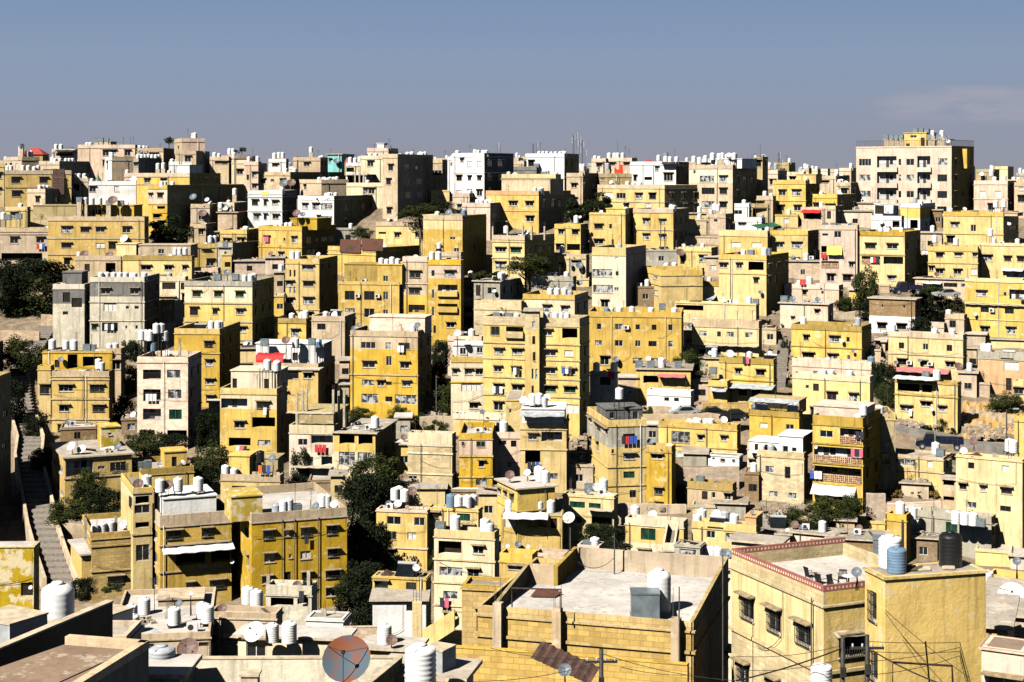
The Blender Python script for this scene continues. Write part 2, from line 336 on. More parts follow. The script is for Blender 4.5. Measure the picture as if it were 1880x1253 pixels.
def h(colr, xl, xc, xr, yt, yb, ref, W='', T='', DS='', B='', a=None, d=None, band=None, two=None, P=(), A=(), par=.8, flat=False,
      dep=9, side=True, pipe=None, name='house', cat='house', roof=None, clutter=True, auto=False, L=(), hood=True, side_col=None, gz=None, Pl=(), WR=None):
    H = House(); H.ref = ref
    Y = d if d else D(yb)
    C = Vector(((xc-940)/F*Y, Y)); th = math.degrees(math.atan2(xc-940, F))
    sL, sR = xc-xl, xr-xc
    def wl(an):
        e = (math.cos(an), -math.sin(an)); dx = (xl-940)/F; return (C.x-dx*C.y)/(e[0]-dx*e[1])
    def wr(an):
        e = (math.sin(an), math.cos(an)); dx = (xr-940)/F; den = e[0]-dx*e[1]; return (dx*C.y-C.x)/den if den > 1e-3 else 99
    wL = wR = None
    if a is not None: an = math.radians(a); wL = wl(an) if sL > 2 else dep; wR = wr(an) if sR > 2 else dep
    elif sR <= 2: an = math.radians(th+2.0); wL = wl(an); wR = dep
    elif sL <= 2: an = math.radians(th+88); wR = wr(an); wL = dep
    elif sL >= sR:
        for t_ in range(14, 50):
            an = math.radians(th+t_)
            if wr(an) <= 12: break
        wL, wR = wl(an), wr(an)
    else:
        for t_ in range(8, 50):
            an = math.radians(th+90-t_)
            if wl(an) <= 12: break
        wL, wR = wl(an), wr(an)
    if WR: wR = WR
    wR = max(wR, 2.0); wL = max(wL, 1.2)
    e = Vector((math.cos(an), -math.sin(an))); rd = Vector((math.sin(an), math.cos(an)))
    P0 = C - e*wL
    ztop = -(yt-YH)/F*Y
    zg = ground(Y) if gz is None else gz
    H.w, H.dp, H.an, H.Y = wL, wR, an, Y
    ztl = ztop - zg
    root = bpy.data.objects.new(name, None); col.objects.link(root); root.location = (P0.x, P0.y, zg); root.rotation_euler = (0, 0, -an)
    root.empty_display_size = 1
    tag(root, ref, cat, 'houses crowding the hillside' if cat == 'house' else None); H.root = root
    ox, oy, oz = -P0.dot(e), -P0.dot(rd), -zg
    def hit(x, y, ax, val):
        dv = Vector(((x-940)/F, 1)); lx, ly, lz = dv.dot(e), dv.dot(rd), -(y-YH)/F
        t_ = (val-oy)/ly if ax == 0 else (val-ox)/lx
        return (ox+t_*lx, oy+t_*ly, oz+t_*lz, t_)
    H.hit = hit
    mainL = sL >= sR
    H.mainL = mainL
    mat = 'stucco_' + colr; bmat = 'stucco_' + (band or colr)
    ph = par if not flat else 0.0
    zr = ztl - ph            # roof level
    H.zr = zr
    if zr < 1.0: print('LOW', ref, round(zr, 1))
    def zpx(y, ax): u = hit((xl+xc)/2 if ax == 0 else (xc+xr)/2, y, ax, 0 if ax == 0 else wL); return u[2]
    split = None
    if two: yy, cc = two; split = (-(yy-YH)/F*Y - zg, 'stucco_'+cc)
    # openings
    opsL, opsR, wins = [], [], []
    rows = {}
    for (y, x, w, hh, typ) in parse(W):
        ax = 0 if x <= xc else 1
        val = 0 if ax == 0 else wL
        q = hit(x, y, ax, val); u = q[0] if ax == 0 else q[1]
        rows.setdefault((y, ax), []).append((u, q[2], q[3], x, w, hh, typ))
    for (y, ax), lst in rows.items():
        zz = sum(q[1] for q in lst)/len(lst)
        for (u, _, tt, x, w, hh, typ) in lst:
            if w:
                q0 = hit(x-w/2, y, ax, 0 if ax == 0 else wL); q1 = hit(x+w/2, y, ax, 0 if ax == 0 else wL)
                wm = abs((q1[0]-q0[0]) if ax == 0 else (q1[1]-q0[1]))
            else: wm = (1.25 if 's' not in typ else .6) if 'd' not in typ else .9
            hm = hh*tt/F if hh else (1.05 if 's' not in typ else .6) if 'd' not in typ else 1.9
            lim = wL if ax == 0 else wR
            wm = min(wm, lim-.3); u = min(max(u, wm/2+.12), lim-wm/2-.12)
            wins.append([ax, u, zz, round(wm, 1) if 'b' not in typ else wm, round(hm, 1) if 'b' not in typ else hm, typ])
    if auto or (not W and name == 'house'):
        ax = 0 if mainL else 1; wid = wL if mainL else wR; rr_ = random.Random(int(xc*7+yt)); st = zr-1.7
        while st > 1.0 and st > zr-12:
            nw = max(1, int(wid/3.2))
            for i in range(nw):
                if rr_.random() < .82: wins.append([ax, wid*(i+.5)/nw+rr_.uniform(-.3, .3), st, rr_.choice((.9, 1.2, 1.3)), rr_.choice((.9, 1.0, 1.1)), ''])
            st -= 3.05
    # windows on the other visible side
    oside = 1 if mainL else 0; owid = wR if mainL else wL; ospan = sR if mainL else sL
    if side and ospan > 7 and not any(w[0] == oside for w in wins):
        zl = sorted({round(w[2], 1) for w in wins if w[0] != oside and w[2] > 0}); pz = []
        for z_ in zl:
            if not pz or z_-pz[-1] > 2: pz.append(z_)
        rr_ = random.Random(int(xc*3+yt)); nw = max(1, int(owid/3.3))
        for z_ in pz:
            for i in range(nw):
                if rr_.random() < .75: wins.append([oside, owid*(i+.5)/nw+rr_.uniform(-.4, .4), z_, .9, 1.0, 'k'])
    ok = []
    for w in wins:
        ax, u, z_, wm, hm, typ = w
        if 'b' not in typ:
            if 'd' not in typ: wm = round(wm*1.06, 1); hm = round(hm*1.18, 1)
        if z_+hm/2 > zr-.15:
            z0_ = z_-hm/2; hm = (zr-.15)-z0_; hm = hm if 'b' in typ else int(hm*10)/10; z_ = z0_+hm/2
        if z_-hm/2 < .15: z1_ = z_+hm/2; hm = z1_-.2; z_ = z1_-hm/2
        w = [ax, u, z_, wm, hm, typ]
        r = (u-wm/2, u+wm/2, z_-hm/2, z_+hm/2)
        if r[3] > zr-.12 or z_ < .2 or wm < .3 or hm < .25: continue
        if r[0] < .05 or r[1] > (wL if ax == 0 else wR)-.05: continue
        if any(q[0] == ax and not (r[1] < q[6][0]-.05 or r[0] > q[6][1]+.05 or r[3] < q[6][2]-.05 or r[2] > q[6][3]+.05) for q in ok): continue
        ok.append(w+[r])
    rv_ = random.Random(int(xl*13+yt*7))
    for w in ok:
        if w[5] in ('', 's', 'n') :
            q_ = rv_.random()
            w[5] += 'W' if q_ < .16 else 'x' if q_ < .34 and Y < 235 and w[5] != 's' else 'k' if q_ < .50 else 'S' if q_ > .95 else ''
    zb = -4.5
    for ax, u, z_, wm, hm, typ, r in ok:
        dp_ = .13 if 'b' not in typ else min(.9 if 'w' in typ else 1.6, (wR if ax == 0 else wL)*.4)
        (opsL if ax == 0 else opsR).append((*r, dp_))
    m = MB()
    wall_face(m, 0, 0, 0, wL, zb, zr, opsL, mat, split)
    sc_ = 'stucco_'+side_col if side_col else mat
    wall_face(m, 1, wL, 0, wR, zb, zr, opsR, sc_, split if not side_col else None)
    m.face([(wL, wR, zb), (0, wR, zb), (0, wR, zr), (wL, wR, zr)], mat); m.face([(0, wR, zb), (0, 0, zb), (0, 0, zr), (0, wR, zr)], mat)
    m.obj('wall', root)
    # roof slab and parapet
    rm_ = roof or rnd.choice(('roof_slab', 'roof_slab', 'roof_pale'))
    s_ = MB(); oh = .1 if not flat else .3; th_ = .16
    s_.box(-oh, -oh, zr, wL+oh, wR+oh, zr+th_ if flat else zr+.1, bmat if not flat else 'stone_light')
    rtop = zr + (th_ if flat else .1)
    s_.face([(.02-oh, .02-oh, rtop+.004), (wL+oh-.02, .02-oh, rtop+.004), (wL+oh-.02, wR+oh-.02, rtop+.004), (.02-oh, wR+oh-.02, rtop+.004)], rm_)
    s_.obj('roof', root)
    if not flat:
        p_ = MB(); q = .18; z0_, z1_ = zr+.105, ztl
        # merlon-like chips are left out; a slightly uneven top
        p_.box(0, 0, z0_, wL, q, z1_, bmat, False); p_.box(wL-q, q, z0_, wL, wR-q, z1_-.003, 'stucco_'+(side_col or band or colr), False)
        p_.box(0, q, z0_, q, wR-q, z1_-.003, bmat, False); p_.box(0, wR-q, z0_, wL, wR, z1_-.001, bmat, False)
        p_.obj('parapet', root)
    H.rtop = rtop
    # storey ledges
    for yy in (B.split() if B else []):
        zz = -(float(yy)-YH)/F*Y - zg
        if zz > zr-.3 or zz < 0: continue
        l_ = MB(); l_.box(-.12, -.12, zz-.09, wL+.12, 0, zz+.07, 'stucco_'+(band or colr)); l_.box(wL, 0, zz-.09, wL+.12, wR, zz+.07, 'stucco_'+(band or colr))
        ops = [q for q in ok if q[6][2]-.05 < zz+.1 and q[6][3]+.05 > zz-.1]
        if not ops: l_.obj('ledge', root)
    # windows
    for ax, u, z_, wm, hm, typ, r in ok:
        loc = (u, 0, z_) if ax == 0 else (wL, u, z_); rz = 0 if ax == 0 else math.pi/2
        if 'b' in typ:
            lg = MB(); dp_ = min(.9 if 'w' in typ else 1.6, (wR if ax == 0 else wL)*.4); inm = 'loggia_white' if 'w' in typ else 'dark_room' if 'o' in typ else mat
            x0, x1, z0, z1 = -wm/2, wm/2, -hm/2, hm/2
            lg.face([(x0+.004, dp_-.01, z0), (x1-.004, dp_-.01, z0), (x1-.004, dp_-.01, z1), (x0+.004, dp_-.01, z1)], inm)
            lg.face([(x0+.004, 0.004, z0), (x0+.004, dp_-.01, z0), (x0+.004, dp_-.01, z1), (x0+.004, 0.004, z1)], inm)
            lg.face([(x1-.004, dp_-.01, z0), (x1-.004, 0.004, z0), (x1-.004, .004, z1), (x1-.004, dp_-.01, z1)], inm)
            lo = lg.obj('loggia', root); lo.location = loc; lo.rotation_euler = (0, 0, rz)
            dr = MB(); nd = max(1, int(wm/2.6))
            for i in range(nd):
                xx = x0+wm*(i+.5)/nd; dr.box(xx-.5, dp_-.06, z0, xx+.1, dp_-.02, min(z0+1.9, z1-.1), 'frame_dark'); dr.box(xx+.3, dp_-.06, z0+.8, xx+.95, dp_-.02, min(z0+1.8, z1-.1), 'glass')
            if wm > 1.8 and 'o' not in typ: do = dr.obj('door', lo)
            rl = MB()
            if 'l' in typ:
                rl.box(x0, -.1, z0-.05, x1, -.02, z0+.8, 'lattice')
                for i in range(int(wm/.25)):
                    for j in range(3): rl.box(x0+.05+.25*i, -.12, z0+.06+.24*j, x0+.17+.25*i, -.1, z0+.2+.24*j, 'dark_room')
            elif 'r' in typ:
                for i in range(int(wm/.16)+1): rl.box(x0+.16*i, -.02, z0, x0+.16*i+.025, .005, z0+.85, 'steel_dark')
                rl.box(x0, -.03, z0+.85, x1, .01, z0+.9, 'steel_dark')
            elif 'P' in typ: rl.box(x0-.05, -.45, z0-.12, x1+.05, -.35, z0+.75, bmat); rl.box(x0-.05, -.35, z0-.12, x1+.05, 0, z0, bmat); rl.box(x0-.05, -.35, z0, x0+.03, 0, z0+.75, bmat); rl.box(x1-.03, -.35, z0, x1+.05, 0, z0+.75, bmat)
            if rl.f: ro = rl.obj('railing', lo)
            continue
        wmn, pan = winmesh(wm, hm, typ, hood and 'n' not in typ and 's' not in typ and 'd' not in typ and 'S' not in typ and wm < 2.4)
        if wmn: wo = link('window', wmn, root, loc, rz); link('pane', pan, wo)
        else: wo = link('window', pan, root, loc, rz)
    # pipes on the front
    rr_ = random.Random(int(xc*11+yb)); npipe = pipe if pipe is not None else rr_.choice((0, 1, 1, 2))
    for i in range(npipe):
        wid = wL if mainL else wR
        for _ in range(12):
            u = rr_.uniform(.3, wid-.3)
            if all(not (q[0] == (0 if mainL else 1) and q[6][0]-.25 < u < q[6][1]+.25) for q in ok): break
        else: continue
        pm = MB(); x_, y_ = (u, -.16) if mainL else (wL+.16, u)
        pm.tube([(x_, y_, 0), (x_, y_, zr*.5), (x_, y_, zr+.3)], .042, rr_.choice(('pipe', 'pipe', 'pipe', 'pipe_white'))); pm.obj('drain_pipe', root)
    # cables and machines on the front
    if Y < 262 and name == 'house' and max(wL, wR) > 5 and zr > 5:
        wid = wL if mainL else wR
        for i in range(rr_.choice((1, 1, 2))):
            z0 = rr_.uniform(1.5, zr-.6); z1 = z0+rr_.uniform(-1.2, 1.2); u0, u1 = sorted((rr_.uniform(.2, wid-.2), rr_.uniform(.2, wid-.2)))
            if u1-u0 < 2: u0, u1 = .2, wid-.2
            pts_ = []
            for k in range(9):
                t_ = k/8; u = u0+(u1-u0)*t_; z_ = z0+(z1-z0)*t_-.35*4*t_*(1-t_); pts_.append((u, -.14, z_) if mainL else (wL+.14, u, z_))
            pts_.append((u1, -.1, min(zr, z1+rr_.uniform(1, 3))) if mainL else (wL+.1, u1, min(zr, z1+rr_.uniform(1, 3))))
            cm_ = MB(); cm_.tube(pts_, .02, 'pipe', 3); cm_.obj('cable', root)
        nac = 0
        for ax, u, z_, wm, hm, typ, r in ok:
            if 'b' in typ or 's' in typ or nac > 2 or (ax == 0) != mainL or rr_.random() > .16: continue
            u2 = u+wm/2+.55
            if u2 > wid-.5 or any(q[0] == ax and q[6][0]-.4 < u2 < q[6][1]+.4 for q in ok): continue
            nac += 1; am = MB(); A3 = (lambda x0, y0, z0, x1, y1, z1, mt: am.box(x0, y0, z0, x1, y1, z1, mt)) if ax == 0 else (lambda x0, y0, z0, x1, y1, z1, mt: am.box(wL-y1, x0, z0, wL-y0, x1, z1, mt))
            A3(u2-.38, -.42, z_-.3, u2+.38, -.1, z_+.25, 'paint_white'); A3(u2-.28, -.43, z_-.22, u2+.12, -.42, z_+.17, 'steel_dark'); am.obj('air_conditioner', root)
    # rooms on the roof
    for q in P:
        x0, x1, yt2, sb, dp2, c2 = q[:6]; ops_ = q[6] if len(q) > 6 else ''
        ax = 0 if mainL else 1; val = sb if mainL else wL-sb
        ua = hit(x0, yt2, ax, val); ub = hit(x1, yt2, ax, val); zt = (ua[2]+ub[2])/2
        u0, u1 = (ua[0], ub[0]) if mainL else (ua[1], ub[1])
        pm = MB(); z0_ = rtop+.006
        if zt < z0_+.5: zt = z0_+.5
        wn = []
        for (y, x, w, hh, typ) in parse(ops_):
            g_ = hit(x, y, ax, val); uu = g_[0] if mainL else g_[1]; wm = (w*g_[3]/F) if w else .9; hm = (hh*g_[3]/F) if hh else 1.0
            if z0_+.02 < g_[2]-hm/2 and g_[2]+hm/2 < zt-.12 and u0+.05 < uu-wm/2 and uu+wm/2 < u1-.05: wn.append((uu, g_[2], round(wm, 1), round(hm, 1), typ))
            elif 'd' in typ: wn.append((uu, z0_+.96, .8, 1.8, typ)) if zt > z0_+2.1 and u0+.5 < uu < u1-.5 else None
        ops2 = [(uu-wm/2, uu+wm/2, zz-hm/2, zz+hm/2, .13) for uu, zz, wm, hm, _ in wn]
        cm = 'stucco_'+c2
        if mainL:
            wall_face(pm, 0, val, u0, u1, z0_, zt, ops2, cm, None); x_0, x_1, y_0, y_1 = u0, u1, val, val+dp2
            pm.face([(x_1, y_0, z0_), (x_1, y_1, z0_), (x_1, y_1, zt), (x_1, y_0, zt)], cm)
        else:
            wall_face(pm, 1, val, u0, u1, z0_, zt, ops2, cm, None); x_0, x_1, y_0, y_1 = val-dp2, val, u0, u1
            pm.face([(x_0, y_0, z0_), (x_1, y_0, z0_), (x_1, y_0, zt), (x_0, y_0, zt)], cm)
        pm.face([(x_0, y_1, z0_), (x_0, y_0, z0_), (x_0, y_0, zt), (x_0, y_1, zt)], cm)
        pm.face([(x_1, y_1, z0_), (x_0, y_1, z0_), (x_0, y_1, zt), (x_1, y_1, zt)], cm)
        if not mainL: pass
        pm.box(x_0-.12, y_0-.12, zt, x_1+.12, y_1+.12, zt+.14, cm)
        sr = pm.obj('stair_room', root)
        for uu, zz, wm, hm, typ in wn:
            wmn, pan = winmesh(wm, hm, typ, False); loc = (uu, val, zz) if mainL else (val, uu, zz)
            if wmn: wo = link('window', wmn, sr, loc, 0 if mainL else math.pi/2)
            else: wo = link('window', pan, sr, loc, 0 if mainL else math.pi/2)
            if wmn: link('pane', pan, sr, loc, 0 if mainL else math.pi/2)
        H.pent = (x_0, x_1, y_0, y_1, zt+.14)
    # awnings and canopies: x0, x1, y, depth, material, drop
    for (x0, x1, y, dpt, mt, drop) in A:
        ax = 0 if (x0+x1)/2 <= xc else 1; val = 0 if ax == 0 else wL
        ua = hit(x0, y, ax, val); ub = hit(x1, y, ax, val); u0, u1 = (ua[0], ub[0]) if ax == 0 else (ua[1], ub[1]); zz = (ua[2]+ub[2])/2
        am = MB(); n_ = max(2, int((u1-u0)/.5))
        pts = []
        for i in range(n_+1):
            u = u0+(u1-u0)*i/n_; w_ = .04*math.sin(i*1.9)
            pts.append([(u, -.002, zz+.06+w_), (u, -dpt, zz-drop+w_), (u, -dpt, zz-drop-.05+w_), (u, -.002, zz+w_)])
        if ax == 1: pts = [[(wL-y_, x_, z_) for x_, y_, z_ in r_] for r_ in pts]
        for i in range(n_):
            for j in range(4): am.face([pts[i][j], pts[i+1][j], pts[i+1][(j+1) % 4], pts[i][(j+1) % 4]], mt)
        am.face(pts[0], mt); am.face(pts[-1], mt)
        for u in (u0+.05, u1-.05):
            if dpt > 1.4: am.tube([(u, -dpt+.06, zz-drop), (u, -dpt+.06, zz-drop-2.2)] if ax == 0 else [(wL+dpt-.06, u, zz-drop), (wL+dpt-.06, u, zz-drop-2.2)], .035, 'steel_dark', 4)
        am.obj('awning', root)
    # bare columns standing on the roof (px x, px top y, setback)
    for (x, y, sb) in Pl:
        ax = 0 if mainL else 1; val = sb if mainL else wL-sb; q = hit(x, y, ax, val)
        cm_ = MB(); cx, cy = (q[0], q[1]); cm_.box(cx-.14, cy-.14, rtop, cx+.14, cy+.14, q[2], 'column')
        for dx_ in (-.09, .09):
            for dy_ in (-.09, .09): cm_.tube([(cx+dx_, cy+dy_, q[2]), (cx+dx_*1.3, cy+dy_, q[2]+.7)], .012, 'steel_dark', 3)
        cm_.obj('column', root)
    # laundry: px x, px y, colours
    for (x, y, cols) in L:
        ax = 0 if x <= xc else 1; q = hit(x, y, ax, 0 if ax == 0 else wL)
        u = q[0] if ax == 0 else q[1]; lo = bpy.data.objects.new('laundry', None); col.objects.link(lo)
        lo.location = root.matrix_basis @ Vector((q[0], q[1], q[2])); lo.rotation_euler = (0, 0, -an + (0 if ax == 0 else math.pi/2))
        n_ = len(cols); lm = MB(); lm.tube([(-n_*.25-.1, -.35, .52), (n_*.25+.1, -.35, .52)], .012, 'steel_dark', 4); lm.obj('clothes_line', lo)
        for i, c_ in enumerate(cols):
            lm = MB(); x_ = -n_*.25+.5*i
            for k in range(4): lm.face([(x_+.11*k, -.35-.03*(k % 2), -.45), (x_+.11*(k+1), -.35-.03*((k+1) % 2), -.42), (x_+.11*(k+1), -.35, .52), (x_+.11*k, -.35, .52)], {'r': 'cloth_red', 'b': 'cloth_blue', 'w': 'cloth_white', 'k': 'cloth_dark', 'p': 'cloth_pink', 'o': 'orange_cloth'}[c_])
            lm.obj('garment', lo)
        tag(lo, short('laundry hanging outside', ref, {'r': 'red', 'b': 'blue', 'w': 'white', 'k': 'dark', 'p': 'pink', 'o': 'orange'}[cols[0]]), 'laundry')
    H.used = []
    HOUSES.append(H)
    H.T = T; H.DS = DS; H.clutter = clutter; H.xc, H.xl, H.xr, H.yt = xc, xl, xr, yt
    return H
SH = {}
def short(what, ref, pre=''):
    k = (what, ref, pre); SH[k] = SH.get(k, 0)+1
    s = (pre+' ' if pre else '') + what + ' ' + ref
    if SH[k] > 1: s = ORD[SH[k]-1] + ' ' + s
    return s
ORD = ['first', 'second', 'third', 'fourth', 'fifth', 'sixth', 'seventh', 'eighth', 'ninth', 'tenth', 'eleventh', 'twelfth']
# ------------------------------------------------------------------ tanks, dishes and other things on the roofs
def tank_proto(mat, ribs, R=.53, Hh=1.5):
    m = MB(); pr = [(R*.96, 0)]
    n = 7
    for i in range(n):
        z0 = Hh*.80*i/n; z1 = Hh*.80*(i+1)/n; pr += [(R, z0+.04), (R, z1-.06), (R*.965 if ribs else R*.99, z1)]
    pr += [(R, Hh*.82), (R*.93, Hh*.88), (R*.62, Hh*.945), (R*.34, Hh*.955)]
    m.lathe(pr, mat, n=20)
    l = MB(); l.lathe([(R*.36, Hh*.95), (R*.38, Hh*.965), (R*.38, Hh*.995), (R*.2, Hh*1.01)], mat if mat != 'tank_white' else 'tank_white', n=14)
    k = MB(); k.lathe(pr, mat, n=12); k.lathe([(R*.36, Hh*.95), (R*.38, Hh*.995), (R*.2, Hh*1.01)], mat, n=8)
    if ribs:
        for an_ in (0, 2.1, 4.2):   # shoulder lugs
            c_, s_ = math.cos(an_), math.sin(an_); l.hull([(c_*R*.5-s_*.1, s_*R*.5+c_*.1, Hh*.86), (c_*R*.5+s_*.1, s_*R*.5-c_*.1, Hh*.86), (c_*R*.95+s_*.1, s_*R*.95-c_*.1, Hh*.84), (c_*R*.95-s_*.1, s_*R*.95+c_*.1, Hh*.84),
                (c_*R*.5-s_*.1, s_*R*.5+c_*.1, Hh*.96), (c_*R*.5+s_*.1, s_*R*.5-c_*.1, Hh*.96), (c_*R*.9+s_*.1, s_*R*.9-c_*.1, Hh*.92), (c_*R*.9-s_*.1, s_*R*.9+c_*.1, Hh*.92)], mat)
    return m.mesh('water_tank'), l.mesh('lid'), k.mesh('water_tank')
TP = {'w': tank_proto('tank_white', True), 'v': tank_proto('tank_white', False), 'b': tank_proto('tank_blue', True), 'k': tank_proto('tank_black', True), 'e': tank_proto('tank_grey', True)}
bx = MB(); bx.box(-.6, -.5, .0, .6, .5, 1.1, 'sheet_steel'); 
for zz in (.02, 1.06): bx.box(-.63, -.53, zz-.0, .63, .53, zz+.05, 'sheet_steel')
BOXT = bx.mesh('water_tank')
def stand_mesh(hh):
    m = MB()
    for x in (-.5, .5):
        for y in (-.4, .4): m.box(x-.03, y-.03, -hh, x+.03, y+.03, 0, 'steel_dark')
    m.box(-.56, -.46, -.06, .56, .46, -.004, 'steel_dark'); return m
TANKQ = []
def make_tank(loc, typ, sc, label, hh=0, near=True, rz=0):
    if isinstance(sc, (int, float)): TANKQ.append((sc/loc.y, loc.copy(), typ, sc, label, hh, near, rz)); return None
    return build_tank(loc, typ, sc, label, hh, near, rz)
def flush_tanks():
    TANKQ.sort(key=lambda q: -q[0]); far = MB()
    for i, (_, loc, typ, sc, label, hh, near, rz) in enumerate(TANKQ):
        if i < 285: build_tank(loc, typ, sc, label, hh, near, rz)
        else:
            me = BOXT if typ == 'g' else TP[typ][2]; b = len(far.v); M_ = Matrix.Translation(loc) @ Matrix.Rotation(rz, 4, 'Z') @ Matrix.Scale(sc, 4)
            far.v += [tuple(M_ @ v.co) for v in me.vertices]; mt = far.mi(me.materials[0].name)
            for p_ in me.polygons: far.f.append(tuple(b+k for k in p_.vertices)); far.m.append(mt); far.sm.append(p_.use_smooth); far.uv += [(0, 0)]*len(p_.vertices)
            if hh > .15: far.box(loc.x-.4, loc.y-.4, loc.z-hh, loc.x+.4, loc.y+.4, loc.z-.003, 'stone_light')
    if far.f:
        o = far.obj('water_tanks'); tag(o, 'many small far water tanks on the upper roofs', 'water tanks', None, 'stuff')
def build_tank(loc, typ, sc, label, hh=0, near=True, rz=0):
    if typ == 'g': o = link('water_tank', BOXT, None, loc, rz, sc)
    else:
        b_, l_, k_ = TP[typ]
        if near: o = link('water_tank', b_, None, loc, rz, sc); link('lid', l_, o)
        else: o = link('water_tank', k_, None, loc, rz, sc)
    if hh > .15: stand_mesh(hh/(sc if isinstance(sc, (int, float)) else sc[2])).obj('stand', o)
    tag(o, label, 'water tank', 'water tanks on the roofs')
    return o
def dish_parts(mat, spokes=False):
    # facing -y and tilted up; centre at origin; radius 1
    r_ = MB(); n, k = 20, 4; b = 0
    tilt = math.radians(38)
    def tr(x, y, z):   # dish axis along -y tilted up
        return (x, y*math.cos(tilt)+z*math.sin(tilt), -y*math.sin(tilt)+z*math.cos(tilt))
    for j in range(k+1):
        q = j/k
        for i in range(n):
            an_ = 2*math.pi*i/n; r_.v.append(tr(q*math.cos(an_), .30*(1-q*q)-.15, q*math.sin(an_)))
    for j in range(k):
        for i in range(n):
            r_.f.append((j*n+i, j*n+(i+1) % n, (j+1)*n+(i+1) % n, (j+1)*n+i)); r_.m.append(r_.mi(mat)); r_.sm.append(True); r_.uv += [(0, 0)]*4
    f_ = MB(); tip = tr(0, -.85, 0)
    f_.tube([tr(0, -.15, -.98), tip], .022, 'steel_dark', 4); f_.tube([tr(-.85, -.15, .5), tip], .018, 'steel_dark', 4); f_.tube([tr(.85, -.15, .5), tip], .018, 'steel_dark', 4)
    f_.box(tip[0]-.07, tip[1]-.09, tip[2]-.07, tip[0]+.07, tip[1]+.03, tip[2]+.07, 'steel_dark')
    m_ = MB(); m_.tube([(0, .22, 0), (0, .3, -.35), (0, .3, -1)], .05, 'steel_dark', 6)
    j_ = MB()
    for q in (r_, f_, m_):
        b = len(j_.v); j_.v += q.v; j_.uv += q.uv; j_.sm += q.sm
        for ff, mm_ in zip(q.f, q.m): j_.f.append(tuple(x+b for x in ff)); j_.m.append(j_.mi(q.mats[mm_]))
    return r_.mesh('reflector'), f_.mesh('feed_arm'), m_.mesh('mast'), j_.mesh('satellite_dish')
DP = {c_: dish_parts(mt) for c_, mt in dict(w='dish_white', r='dish_brown', k='dish_grey', s='dish_spot', R='dish_rust').items()}
DN = dict(w='white', r='brown', k='dark grey', s='white rust spotted', R='large rusty orange and blue')
TN = dict(w='white', v='white', b='blue', k='black', e='grey', g='boxy steel')
def make_dish(loc, c_, r, label, near=True, rz=0, down=0):
    ref_, fe, ma, jo = DP[c_]
    if near:
        o = bpy.data.objects.new('satellite_dish', None); col.objects.link(o); o.location = loc; o.rotation_euler = (0, 0, rz); o.scale = (r, r, r)
        link('reflector', ref_, o); link('feed_arm', fe, o); link('mast', ma, o)
    else: o = link('satellite_dish', jo, None, loc, rz, r)
    if down > r*1.05:
        m = MB(); m.tube([(0, .3, -.95), (0, .3, -down/r)], .035/r, 'steel_dark', 5)
        for s_ in (-.35, .35): m.tube([(0, .3, -min(.95, down/r*.6)), (s_, .3+abs(s_)*.5, -down/r)], .02/r, 'steel_dark', 4)
        m.obj('pole', o)
    tag(o, label, 'satellite dish', 'satellite dishes on the roofs')
    return o
def to_world(H, p): return H.root.matrix_basis @ Vector(p)
